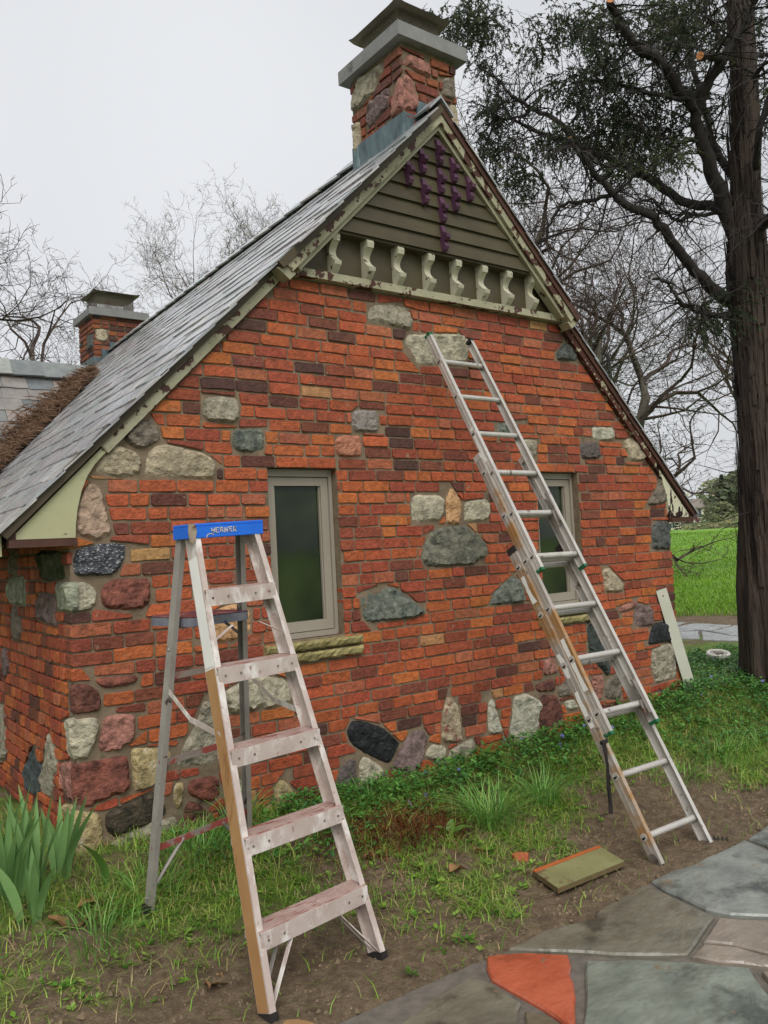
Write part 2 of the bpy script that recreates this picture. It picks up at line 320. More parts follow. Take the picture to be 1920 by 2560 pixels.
CEDAR_LIMBS=[
 ([[5.8,-0.34,0.84],[5.81,-0.35,1.43],[5.82,-0.37,2.02],[5.82,-0.37,2.62],[5.82,-0.37,3.15],[5.81,-0.36,3.68],[5.82,-0.37,4.28],[5.84,-0.41,5.04],[5.85,-0.43,5.72],[5.86,-0.44,6.26],[5.87,-0.47,6.88],[5.88,-0.49,7.49]],[0.222,0.195,0.188,0.181,0.174,0.167,0.125,0.108,0.101,0.09,0.076,0.049]),
 ([[5.79,-0.32,3.87],[5.64,-0.26,4.29],[5.47,-0.26,4.63],[5.36,-0.26,4.85],[5.31,-0.28,5.04],[5.31,-0.39,5.2],[5.34,-0.53,5.35],[5.4,-0.64,5.52],[5.43,-0.7,5.63],[5.48,-0.79,5.8]],[0.076,0.069,0.059,0.052,0.049,0.045,0.042,0.031,0.024,0.017]),
 ([[5.31,-0.28,5.04],[5.16,-0.21,5.21],[5.03,-0.18,5.38],[4.89,-0.14,5.45],[4.76,-0.11,5.48],[4.64,-0.1,5.59],[4.52,-0.09,5.7],[4.42,-0.11,5.76]],[0.052,0.049,0.045,0.045,0.042,0.038,0.035,0.031]),
 ([[5.34,-0.53,5.35],[5.12,-0.55,5.3],[4.95,-0.56,5.23]],[0.042,0.035,0.033]),
 ([[5.74,-0.23,3.41],[5.53,-0.16,3.54],[5.33,-0.11,3.71],[5.14,-0.07,3.91],[4.94,-0.03,4.09],[4.79,0.05,4.18],[4.63,0.13,4.29],[4.49,0.17,4.43],[4.37,0.18,4.53],[4.34,0.24,4.66],[4.27,0.26,4.74]],[0.069,0.052,0.045,0.042,0.038,0.035,0.031,0.028,0.024,0.023,0.017]),
 ([[5.82,-0.17,4.3],[5.76,0.04,4.4],[5.74,0.19,4.49],[5.67,0.32,4.64],[5.65,0.46,4.79],[5.57,0.7,5.02],[5.48,0.86,5.15],[5.43,1.06,5.3],[5.41,1.2,5.5],[5.32,1.35,5.72],[5.23,1.53,5.87],[5.16,1.65,6.0],[5.11,1.74,6.13],[5.05,1.85,6.31],[4.97,2.0,6.49]],[0.049,0.045,0.042,0.042,0.038,0.038,0.035,0.031,0.028,0.024,0.021,0.017,0.017,0.014,0.007]),
 ([[5.43,1.06,5.3],[5.41,1.21,5.39],[5.4,1.42,5.56],[5.38,1.67,5.74],[5.35,1.94,6.0],[5.38,2.08,6.28],[5.37,2.1,6.48]],[0.024,0.023,0.021,0.019,0.014,0.01,0.007]),
 ([[5.23,1.53,5.87],[5.22,1.65,5.83],[5.15,1.88,5.89],[5.08,2.0,6.03],[5.01,2.13,6.16]],[0.017,0.014,0.012,0.01,0.007]),
 ([[5.72,-0.18,4.26],[5.48,-0.17,4.17],[5.34,-0.13,4.16],[5.25,-0.07,4.11],[5.16,-0.0,4.19],[5.08,0.04,4.3],[4.98,0.12,4.29],[4.87,0.11,4.23]],[0.021,0.017,0.017,0.016,0.014,0.012,0.01,0.009]),
 ([[4.63,0.13,4.29],[4.56,0.26,4.28],[4.49,0.38,4.3],[4.41,0.53,4.28],[4.36,0.61,4.16],[4.34,0.66,4.05],[4.32,0.7,3.97]],[0.021,0.017,0.016,0.014,0.01,0.009,0.005]),
 ([[5.63,0.59,4.89],[5.17,0.39,4.6],[4.63,0.13,4.29]],[0.016,0.014,0.012]),
 ([[5.73,-0.22,3.3],[5.41,-0.26,3.25],[5.24,-0.26,3.24],[5.14,-0.18,3.3],[5.02,-0.17,3.35],[4.96,-0.15,3.43],[4.9,-0.15,3.49],[4.8,-0.09,3.54]],[0.028,0.023,0.021,0.017,0.017,0.016,0.014,0.012]),
 ([[5.96,-0.21,4.59],[6.05,-0.06,4.85],[6.06,0.03,5.05],[6.13,0.11,5.35],[6.18,0.21,5.65],[6.24,0.32,6.17],[6.28,0.44,6.51],[6.35,0.53,6.78]],[0.042,0.038,0.031,0.028,0.028,0.024,0.021,0.017]),
 ([[5.77,-0.5,4.0],[5.65,-0.69,4.02],[5.52,-0.87,4.01]],[0.049,0.042,0.035]),
 ([[5.61,-0.61,4.44],[5.46,-0.75,4.71],[5.42,-0.89,5.01],[5.38,-1.02,5.25]],[0.031,0.028,0.021,0.017]),
 ([[5.62,-0.64,5.21],[5.58,-0.76,5.28],[5.54,-0.9,5.3]],[0.024,0.017,0.014]),
 ([[5.87,-0.46,5.57],[6.1,-0.47,5.65],[6.26,-0.54,5.69]],[0.021,0.017,0.014]),
 ([[5.39,-0.21,4.79],[5.21,-0.1,4.82],[5.04,0.01,4.86],[4.99,0.1,5.01],[4.95,0.17,5.18]],[0.017,0.014,0.012,0.01,0.007]),
 ([[5.19,-0.27,5.09],[4.99,-0.11,5.15],[4.89,0.07,5.27],[4.67,0.26,5.36],[4.57,0.44,5.39]],[0.021,0.017,0.014,0.01,0.007]),
 ([[6.28,0.46,6.48],[6.13,0.52,6.4],[6.0,0.55,6.32],[5.81,0.68,6.28],[5.61,0.83,6.31],[5.42,0.97,6.42]],[0.017,0.016,0.014,0.012,0.01,0.007]),
 ([[5.89,-0.29,5.75],[5.94,-0.17,5.96],[5.91,-0.13,6.1],[5.88,-0.07,6.23]],[0.028,0.024,0.021,0.017]),
 ([[4.94,2.06,5.37],[5.04,1.87,5.83],[5.06,1.83,5.96],[5.12,1.73,6.02]],[0.007,0.01,0.012,0.014]),
]
CEDAR_CLUMPS=[
[(5.42,1.86,6.6),(5.6,1.69,6.58),(5.26,2.34,7.03),(5.11,1.57,6.23),(5.26,1.84,6.94),(5.15,1.62,6.97),(5.27,2.1,6.54),(4.95,1.9,6.43),(5.07,1.51,6.78),(5.26,1.43,6.74),(5.32,1.42,6.24),(5.5,1.57,6.64),(5.2,2.12,6.51),(5.32,1.43,6.23),(5.04,1.74,6.87),(5.12,2.16,7.02),(4.98,2.1,6.64),(5.15,1.95,6.5),(5.26,2.03,6.85),(4.85,1.93,6.28),(5.11,1.46,6.22),(5.39,1.64,6.78),(4.92,2.0,7.07),(5.54,1.59,6.94),(5.32,1.48,6.22),(5.31,2.03,6.84),(5.22,2.23,6.73),(5.59,1.73,7.17),(5.14,2.14,6.99),(5.6,1.69,6.9),(5.18,1.7,6.78),(4.97,1.87,6.99),(5.15,1.56,6.17),(5.07,2.17,6.45),(5.26,1.91,6.98),(5.33,1.56,6.64),(4.86,1.93,6.33),(5.07,1.68,6.32),(5.38,1.73,6.36),(5.33,1.57,6.93),(5.01,1.98,6.45),(5.37,2.02,6.46),(5.42,1.48,6.63),(5.23,1.57,6.6),(5.16,1.81,6.97),(5.47,1.55,6.29),(5.06,1.63,6.69),(5.31,2.14,6.68),(5.31,2.04,6.62),(5.43,1.79,6.64),(5.09,1.82,6.51),(5.32,1.92,6.58),(5.22,2.04,6.47),(5.31,1.76,7.1),(5.13,1.98,6.63),(5.5,1.72,6.63),(5.29,2.03,6.73),(5.53,1.72,6.88),(5.6,1.76,6.65),(5.43,1.52,6.6),(5.3,2.25,6.69),(5.33,1.93,6.65),(5.47,1.76,7.03),(5.23,1.73,6.54),(5.35,1.8,6.52),(5.18,1.5,6.9),(4.73,1.97,6.82),(4.74,1.74,6.71),(4.68,1.87,6.98),(4.62,2.14,7.06),(4.76,2.23,7.33),(4.87,2.18,7.01),(4.57,2.01,6.64),(4.81,2.07,7.12),(4.68,2.26,6.86),(4.54,2.17,6.89),(4.93,2.06,7.12),(5.0,1.75,6.69),(4.93,1.81,6.8),(4.78,2.32,7.06),(5.08,1.83,6.68),(4.6,1.94,6.62),(4.79,2.37,7.11),(4.92,2.48,7.18),(4.72,2.01,6.96),(4.75,2.15,6.74),(5.08,1.82,6.71),(4.78,2.23,6.79),(5.06,2.33,7.33),(4.87,2.05,7.12),(4.72,2.28,7.0),(4.94,2.35,7.02),(4.61,2.27,7.01),(4.91,1.68,6.65),(5.01,2.42,7.47),(4.79,2.18,6.98),(5.04,2.08,7.01),(4.65,2.22,6.87),(4.8,1.94,7.01),(4.83,1.98,6.96),(4.76,1.7,6.71),(4.97,2.41,7.26),(4.8,1.61,6.7),(5.01,1.91,7.01),(4.94,1.92,6.88),(4.98,1.75,6.93),(4.92,1.74,7.01),(5.15,1.98,7.31),(4.85,1.84,6.91),(4.81,1.74,6.57),(4.87,2.07,6.98),(4.86,2.2,7.28),(4.87,1.73,7.06),(5.06,1.94,6.83),(4.91,2.6,7.19),(4.85,1.56,6.6),(5.07,1.9,7.14),(4.87,1.62,6.64),(4.65,2.04,6.68),(4.77,1.84,6.89),(4.76,1.79,7.07),(4.65,1.92,7.09),(5.07,2.19,7.0),(5.01,1.68,5.67),(5.72,1.93,5.95),(5.43,1.85,6.05),(5.18,1.84,5.7),(5.52,1.5,5.67),(4.99,1.56,5.56),(5.02,1.2,5.42),(5.42,1.98,5.95),(5.32,1.95,5.74),(4.79,1.52,5.44),(4.93,1.62,5.55),(5.24,1.28,5.53),(5.59,1.63,6.0),(5.56,2.26,6.23),(4.99,1.21,5.55),(5.73,1.62,5.73),(5.04,1.71,5.61),(5.31,1.87,5.89),(4.91,1.41,5.55),(5.67,1.69,5.75),(5.28,1.69,5.55),(5.54,1.78,5.79),(4.83,1.29,5.6),(5.55,2.12,6.21),(4.82,1.23,5.28),(5.38,1.75,5.59),(4.9,1.34,5.48),(5.07,1.71,5.83),(4.93,1.41,5.33),(4.91,1.48,5.63),(5.07,2.0,5.58),(4.87,2.12,5.1),(5.46,1.68,5.23),(4.85,1.63,4.9),(5.36,1.86,5.55),(5.03,1.48,5.4),(4.67,1.88,5.43),(5.01,1.85,5.0),(4.92,1.84,5.32),(4.99,1.47,5.02),(5.37,2.38,5.5),(5.58,2.09,5.6),(5.17,2.42,5.91),(5.17,1.95,5.72),(5.23,1.42,5.18),(5.29,2.44,5.95),(4.81,1.57,4.87),(4.99,1.96,5.67),(4.92,2.11,5.57),(4.75,1.65,5.47),(5.35,1.52,5.49),(4.81,1.63,5.16),(5.12,2.01,5.69),(5.59,1.81,5.37),(5.08,2.08,5.77),(5.06,1.79,5.26),(5.51,2.07,5.37),(5.32,2.24,5.59),(4.92,1.91,5.59),(5.22,2.42,5.4),(4.78,1.68,5.44),(5.01,1.98,5.66),(4.86,1.49,5.31),(5.02,1.5,5.48),(4.78,1.72,5.3),(5.32,2.1,5.63),(5.29,1.95,5.15),(5.21,1.64,5.23),(5.63,1.96,5.4),(5.07,1.55,5.07),(5.0,1.38,5.2),(4.82,1.99,5.56),(4.9,1.43,5.26),(4.9,1.35,5.05),(4.88,2.07,5.64),(5.38,1.7,5.03),(4.95,1.96,5.4),(5.16,2.03,5.78),(4.97,1.36,4.96),(5.33,1.98,5.68),(5.35,2.13,5.2),(5.31,2.45,5.77),(5.1,1.85,5.39),(5.28,1.71,5.03),(5.03,1.27,5.03),(4.94,1.33,5.14),(5.41,1.56,5.62),(5.06,1.81,5.06),(4.83,1.84,5.43),(5.37,1.99,5.57),(4.87,1.86,5.39),(5.61,1.77,5.19),(4.94,1.52,5.24),(4.94,1.31,5.09),(5.19,2.25,5.82),(5.55,1.77,5.63),(5.35,2.26,5.44),(5.11,1.7,5.08),(5.02,2.29,5.49),(4.9,1.95,5.41),(4.89,2.12,5.53),(5.07,1.82,5.18),(5.67,1.82,5.24),(5.26,1.76,5.22),(4.77,0.28,5.37),(4.49,0.15,5.18),(4.38,0.5,5.45),(4.8,0.47,5.36),(4.37,0.34,5.12),(4.88,0.41,5.56),(4.97,0.54,5.38),(4.85,0.43,5.33),(4.66,0.32,5.41),(5.11,0.45,5.6),(4.23,0.04,5.09),(4.7,0.52,5.53),(4.81,0.24,5.2),(4.73,0.55,5.58),(4.52,0.27,5.19),(4.56,0.06,5.25),(4.85,0.75,5.55),(4.72,0.73,5.5),(4.58,0.55,5.55),(4.88,0.35,5.29),(4.61,0.44,5.39),(4.55,0.03,5.21),(4.38,0.13,5.01),(4.52,0.66,5.57),(4.39,0.12,5.24),(4.79,0.45,5.38),(4.66,0.24,5.42),(4.55,0.1,5.05),(5.05,0.45,5.46),(4.8,0.74,5.51),(4.36,0.19,5.29),(4.24,0.32,5.32),(4.85,0.47,5.58),(4.92,0.44,5.36),(5.03,0.55,5.41),(5.12,0.54,6.0),(5.08,0.86,6.5),(5.61,1.08,6.66),(5.45,0.68,6.52),(5.11,0.58,6.24),(5.68,0.96,6.65),(5.89,1.22,6.62),(5.55,1.29,6.63),(5.4,0.97,6.66),(5.83,1.28,6.72),(5.44,0.94,6.59),(5.6,0.84,6.39),(5.75,1.25,6.85),(5.4,0.8,6.59),(4.99,0.7,6.15),(5.39,0.98,6.67),(5.5,0.55,6.29),(5.46,0.55,6.45),(5.83,0.9,6.82),(5.2,0.76,6.51),(5.48,0.91,6.55),(5.79,1.48,7.05),(5.06,0.6,6.2),(5.58,1.15,6.48),(5.37,0.79,6.57),(5.64,0.8,6.52),(5.72,0.77,6.45),(5.59,1.33,6.97),(5.75,1.18,6.59),(6.08,1.01,6.82),(4.84,-0.36,4.52),(5.56,0.04,5.21),(5.16,-0.38,5.04),(4.82,-0.03,4.94),(4.85,-0.33,5.04),(4.96,-0.1,5.22),(4.93,-0.42,4.52),(5.28,0.53,5.05),(4.88,-0.26,5.07),(4.79,-0.51,4.41),(4.77,0.0,4.97),(5.38,-0.05,5.15),(5.34,0.44,5.26),(4.81,-0.38,5.02),(5.0,-0.2,4.97),(5.45,0.23,5.15),(4.79,-0.02,4.87),(4.77,-0.26,4.65),(4.65,-0.3,4.62),(5.16,-0.2,4.99),(4.72,-0.34,4.56),(4.98,-0.12,5.23),(4.86,-0.08,5.23),(5.4,0.23,5.08),(5.2,0.15,5.09),(5.61,-0.02,4.81),(5.37,0.31,5.47),(5.12,0.34,5.21),(5.43,0.17,5.26),(5.27,0.26,5.14),(4.95,0.16,5.14),(5.06,-0.12,5.14),(4.8,0.11,5.26),(4.75,0.05,4.62),(5.19,0.24,4.94),(5.09,0.18,4.85),(4.82,-0.12,4.79),(4.93,0.07,4.74),(4.89,-0.47,4.94),(4.97,0.27,4.92),(5.18,0.42,5.56),(4.67,-0.28,4.52),(5.29,0.01,5.34),(4.87,-0.26,4.75),(4.84,-0.54,4.94),(4.77,-0.4,5.0),(5.38,0.2,5.07),(5.27,-0.11,5.3),(5.4,-0.12,5.3),(4.58,-0.19,4.91),(5.49,0.02,5.11),(4.83,-0.19,5.07),(4.74,-0.06,4.58),(4.59,-0.05,4.94),(5.17,0.09,4.98),(4.96,0.13,5.28),(5.19,-0.11,5.02),(5.01,-0.41,5.03),(5.4,0.18,5.15),(5.01,-0.11,4.82),(4.98,-0.3,4.61),(4.83,0.1,5.14),(5.3,-0.21,5.13),(4.78,-0.32,4.48),(4.82,-0.42,4.85),(5.17,-0.06,4.76),(4.82,0.17,4.68),(4.9,-0.24,4.7),(4.7,-0.22,4.91),(4.85,0.17,4.87),(5.02,-0.37,5.11),(5.19,0.33,4.86),(4.85,-0.48,4.72),(4.65,-0.27,4.94),(4.76,-0.3,4.91),(5.43,0.21,4.88),(5.29,0.11,5.4),(4.6,-0.06,4.82),(5.17,-0.35,4.84),(5.38,0.36,5.21),(5.06,-0.0,5.2),(5.32,-0.22,5.05),(5.47,-0.13,5.17),(4.71,-0.32,4.99),(5.16,-0.32,4.9),(5.2,-0.28,4.86),(4.79,-0.05,4.74),(5.14,0.04,4.86),(5.54,1.02,5.68),(6.0,0.95,5.83),(4.96,0.57,5.33),(5.78,1.0,5.52),(4.98,0.59,5.08),(5.33,0.57,5.39),(4.97,0.65,5.1),(5.61,0.65,5.46),(5.85,0.91,5.57),(5.4,0.4,5.31),(5.47,0.47,5.44),(5.06,0.5,4.93),(5.71,0.81,5.34),(5.13,0.82,5.11),(5.46,0.5,5.19),(5.38,0.45,5.14),(5.72,0.75,5.45),(5.14,0.43,5.01),(5.74,0.91,5.79),(5.06,0.28,4.91),(5.09,0.42,5.15),(5.7,1.13,5.36),(5.52,0.96,5.32),(5.15,0.57,5.15),(5.55,0.92,5.74),(5.47,0.68,5.23),(5.66,0.91,5.61),(5.66,0.96,5.48),(5.01,0.43,5.03),(5.04,0.58,5.03),(5.59,1.11,5.84),(5.29,0.85,5.4),(5.55,0.59,5.34),(5.58,1.15,5.44),(5.59,0.75,5.24),(5.61,0.71,5.22),(5.78,1.32,5.52),(5.22,0.73,5.52),(4.95,0.59,5.24),(5.31,0.78,5.61),(5.29,0.73,5.21),(5.73,1.18,5.4),(5.41,0.55,5.42),(4.98,0.39,5.13),(5.62,0.88,5.35),(5.8,0.73,5.37),(5.83,0.76,5.27),(5.58,0.87,5.39),(5.42,0.25,4.81),(5.22,0.29,4.87),(5.23,0.18,4.73),(5.33,0.29,4.78),(5.29,0.37,4.85),(5.06,0.19,4.79),(5.12,0.24,4.8),(5.67,0.66,5.08),(5.74,0.47,5.07),(5.05,0.2,4.82),(5.54,0.56,4.99),(5.38,0.34,4.82),(5.49,0.29,4.87),(5.72,0.26,6.31),(5.75,-0.22,6.14),(6.04,-0.05,6.43),(5.91,0.36,6.3),(5.65,0.29,6.14),(6.16,0.44,6.32),(5.38,-0.05,5.89),(6.07,0.2,6.58),(5.46,-0.44,5.72),(5.83,0.07,6.21),(5.72,0.28,6.4),(5.45,0.18,6.04),(5.6,0.08,6.33),(5.54,-0.41,5.93),(5.35,-0.09,5.72),(6.06,0.34,6.59),(6.32,0.39,6.77),(5.78,0.19,6.15),(5.69,-0.3,6.16),(6.21,0.48,6.69),(5.9,0.12,6.33),(5.94,-0.12,6.1),(5.83,-0.04,6.08),(5.8,0.1,6.4),(5.85,-0.2,6.15),(5.53,-0.17,5.91),(5.32,-0.18,5.77),(6.24,0.67,6.53),(5.91,0.46,6.67),(5.27,-0.1,5.83),(5.68,0.01,6.29),(6.38,0.25,6.49),(6.42,0.16,6.39),(5.57,0.17,6.18),(6.4,0.31,6.75),(6.37,0.53,6.48),(6.47,0.1,6.5),(6.36,-0.01,6.54),(5.7,-0.17,6.04),(6.3,0.64,6.73),(6.01,0.26,6.5),(5.82,0.12,6.16),(6.21,0.47,6.81),(5.95,0.02,6.34),(6.4,0.36,6.56),(5.79,-0.16,6.15),(6.46,0.35,6.76),(5.48,0.21,6.16),(5.58,-0.11,6.24),(5.7,-0.35,5.78),(5.43,-0.15,6.17),(5.56,0.17,5.91),(5.35,-0.04,6.19),(6.56,0.12,6.35),(5.7,-0.24,5.84),(5.28,-0.02,6.07),(5.77,0.31,6.19),(6.14,0.67,6.76),(6.28,0.08,6.24),(5.88,-0.2,6.04),(5.36,-0.27,5.95),(5.37,-0.03,6.0),(5.6,0.26,6.36),(6.45,0.08,6.43),(5.75,-0.15,6.0),(6.02,0.27,6.48),(5.75,-0.22,5.86),(5.89,0.37,6.65),(5.58,0.11,6.39),(6.0,0.39,6.6),(6.2,0.23,6.53),(5.34,0.01,5.79),(6.2,0.24,6.31),(6.04,0.23,6.16),(5.58,-0.23,6.15),(5.4,-0.16,5.9),(5.94,-0.05,6.25),(5.66,-0.03,5.91),(6.1,0.2,6.31),(5.69,0.2,5.86),(5.33,-0.13,5.41),(5.38,-0.04,5.51),(5.11,-0.07,5.24),(5.2,-0.19,5.5),(5.6,0.15,5.87),(5.65,-0.07,5.81),(5.21,-0.24,5.32),(6.17,0.54,6.2),(5.72,0.16,5.87),(5.95,0.29,6.06),(5.83,0.13,5.78),(5.92,0.18,5.59),(5.87,0.43,5.93),(5.56,0.12,5.59),(5.97,0.26,5.82),(6.07,0.2,5.77),(5.92,0.18,5.96),(6.08,0.31,6.16),(5.73,0.27,5.81),(5.74,0.08,5.58),(5.9,0.08,5.79),(6.09,0.17,5.96),(6.16,0.22,6.13),(6.12,0.34,5.94),(5.8,0.04,5.89),(6.31,0.48,5.98),(5.27,-0.23,5.25),(6.26,0.54,5.88),(6.12,0.28,6.02),(5.92,0.26,5.77),(6.37,0.41,5.96),(5.94,0.29,5.88),(6.31,0.48,6.34),(5.18,-0.12,5.43),(5.64,0.3,4.92),(5.64,0.25,4.92),(6.03,0.37,5.12),(5.68,0.21,5.01),(5.59,0.19,5.05),(5.89,0.46,5.18),(5.74,0.09,4.97),(5.76,0.33,5.02),(5.63,0.31,5.0),(5.55,0.25,4.9),(5.81,0.32,5.0),(6.08,0.32,5.17),(5.69,0.38,4.97),(6.35,0.31,5.74),(6.3,0.09,5.37),(5.99,0.1,5.51),(5.86,-0.21,5.03),(5.99,-0.17,5.26),(6.03,0.11,5.46),(6.37,0.19,5.67),(6.26,0.12,5.6),(5.76,-0.1,5.29),(6.11,0.13,5.19),(6.19,0.08,5.36),(5.83,-0.14,5.32),(5.95,0.06,5.58),(5.89,0.05,5.27),(6.03,0.06,5.5),(6.01,0.07,5.22),(6.29,0.25,5.79),(6.47,-0.23,6.4),(6.65,0.19,6.37),(6.08,-0.48,6.24),(5.8,-0.68,5.75),(6.13,-0.24,6.39),(6.63,0.08,6.55),(6.64,-0.3,6.31),(6.57,0.09,6.26),(5.85,-0.48,5.74),(6.86,-0.24,6.52),(6.54,-0.3,6.04),(6.28,-0.06,6.43),(5.57,-0.83,5.55),(5.65,-0.54,5.9),(5.91,-0.33,6.02),(6.73,0.08,6.6),(6.78,-0.06,6.35),(5.47,-0.46,5.62),(6.43,-0.03,6.26),(6.49,-0.23,6.31),(5.74,-0.54,6.01),(6.7,0.14,6.84),(6.12,-0.59,6.04),(6.08,-0.26,5.99),(6.67,0.12,6.34),(5.66,-0.38,5.94),(5.89,-0.55,5.97),(6.11,-0.26,6.09),(6.1,-0.36,6.0),(6.66,-0.31,6.34),(6.41,-0.56,5.49),(5.88,-0.76,5.15),(5.64,-0.81,5.53),(5.96,-0.72,5.54),(6.4,-0.32,6.19),(6.44,-0.37,5.77),(5.93,-0.77,5.17),(6.41,-0.6,5.89),(6.75,-0.32,6.05),(5.79,-0.75,5.13),(6.44,-0.53,5.83),(5.98,-0.72,5.55),(6.4,-0.35,5.24),(6.43,-0.41,5.63),(5.73,-0.72,5.68),(6.85,-0.23,5.81),(6.86,-0.22,5.55),(6.2,-0.53,5.62),(6.31,-0.42,5.39),(6.21,-0.38,5.2),(6.38,-0.52,5.57),(5.8,-0.78,5.64),(5.81,-0.8,5.42),(6.61,-0.41,5.49),(6.56,-0.34,6.12),(6.44,-0.31,5.57),(6.34,-0.43,6.13),(6.89,-0.28,5.8),(6.12,-0.48,5.34),(5.92,-0.71,5.55),(6.76,-0.27,5.75),(6.44,-0.45,5.67),(5.96,-0.69,5.48),(5.68,-0.85,5.33),(6.43,-0.32,5.87),(6.66,-0.36,5.79),(6.54,-0.32,5.91),(6.76,-0.32,5.91),(6.62,-0.17,5.83),(6.69,-0.43,6.06),(6.02,-0.61,5.06),(6.87,-0.24,5.76),(5.75,-0.72,5.41),(6.72,-0.37,6.23),(4.83,0.33,5.77),(4.56,0.07,5.38),(4.85,0.33,5.72),(4.79,0.31,5.54),(4.76,0.17,5.64),(4.53,-0.04,5.36),(4.69,0.14,5.4),(4.67,0.21,5.65),(4.54,0.13,5.62),(4.41,-0.0,5.37),(4.55,0.05,5.39),(4.78,0.21,5.59),(4.67,0.13,5.48),(4.48,-0.07,5.46),(4.42,-0.11,5.23),(4.84,0.19,5.58),(4.46,-0.05,5.39),(5.32,0.91,6.36),(5.39,1.37,6.72),(5.48,1.27,6.74),(5.26,0.68,6.35),(5.31,0.93,6.45),(5.36,0.99,6.53),(5.19,1.25,6.63),(5.06,0.97,6.26),(5.31,0.77,6.39),(5.36,1.48,6.79),(5.43,1.34,6.6),(5.29,0.93,6.49),(5.08,1.19,6.55),(5.16,1.27,6.51),(5.02,1.04,6.45),(4.94,1.12,6.41),(5.39,1.15,6.64),(5.39,1.38,6.6),(5.6,0.98,6.62),(5.23,1.07,6.37),(5.39,1.14,6.63),(5.31,1.23,6.48),(5.13,1.01,6.52),(5.27,1.14,6.56),(5.28,1.51,6.74),(5.48,0.88,6.41),(6.42,-0.25,3.49),(6.55,-0.17,3.86),(6.0,-0.47,3.61),(6.58,-0.21,3.86),(6.61,-0.25,3.52),(5.99,-0.39,3.96),(5.98,-0.55,3.61),(5.8,-0.49,3.79),(5.85,-0.45,3.51),(5.8,-0.49,3.57),(6.53,-0.26,3.73),(5.98,-0.52,3.52),(6.06,-0.42,3.77),(6.47,-0.32,3.84),(5.93,-0.55,3.89),(5.93,-0.51,3.48),(6.11,-0.36,3.8),(5.5,0.72,4.97),(5.45,0.72,5.05),(5.29,0.63,4.97),(5.62,0.73,5.02),(5.5,0.66,5.04),(5.49,0.66,5.07),(5.46,0.65,5.05),(5.45,0.56,4.94),(5.39,1.28,5.51),(5.36,1.22,5.5),(5.41,1.1,5.39),(5.49,1.2,5.51),(5.51,1.37,5.65),(5.28,1.24,5.45),(5.34,1.11,5.45),(5.22,1.17,5.36),(5.31,1.27,5.46),(5.52,1.41,5.57),(5.34,1.25,5.47),(5.65,1.09,5.5),(5.44,1.09,5.53),(5.21,-0.4,3.37),(5.52,-0.27,3.17),(5.6,0.01,3.33),(5.39,-0.3,3.22),(5.41,-0.24,3.16),(5.59,-0.01,3.54),(5.23,-0.37,3.1),(5.32,-0.17,3.25),(5.53,-0.15,3.46),(5.39,-0.3,3.21),(5.38,-0.24,3.35),(5.17,2.02,6.29),(5.15,1.81,6.38),(5.22,1.88,6.3),(5.16,1.76,6.39),(5.05,1.89,6.19),(5.22,1.87,6.13),(4.98,1.88,5.97),(5.03,1.95,6.02),(5.01,1.92,5.94),(5.02,1.77,5.82),(5.0,1.77,6.07),(5.11,1.91,5.92),(5.05,1.94,6.09),(5.0,1.85,6.03),(5.19,1.87,6.27),(4.98,1.83,6.31),(5.14,2.09,6.07),(5.16,1.97,6.39),(5.05,1.7,6.22),(4.97,1.75,6.29),(4.94,1.76,6.29),(5.2,1.93,6.35),(5.04,1.68,5.97),(5.2,1.88,6.31),(5.12,1.94,6.1),(5.03,1.76,5.95),(5.15,2.06,6.36),(4.94,1.89,6.27),(4.94,1.78,5.87),(4.96,1.88,6.42)]
]
PATIO_EDGE=[(9.0,-7.0),(-4.0,-7.0),(-4.0,-1.76),(0.4,-1.72),(0.739,-1.728),(0.955,-1.733),(1.077,-1.753),(1.125,-1.754),(1.326,-1.746),(1.577,-1.805),(1.64,-1.772),(1.997,-1.747),(2.052,-1.745),(2.206,-1.733),(2.362,-1.764),(2.816,-1.766),(2.849,-1.762),(3.116,-1.725),(3.498,-1.696),(9.0,-1.7)]


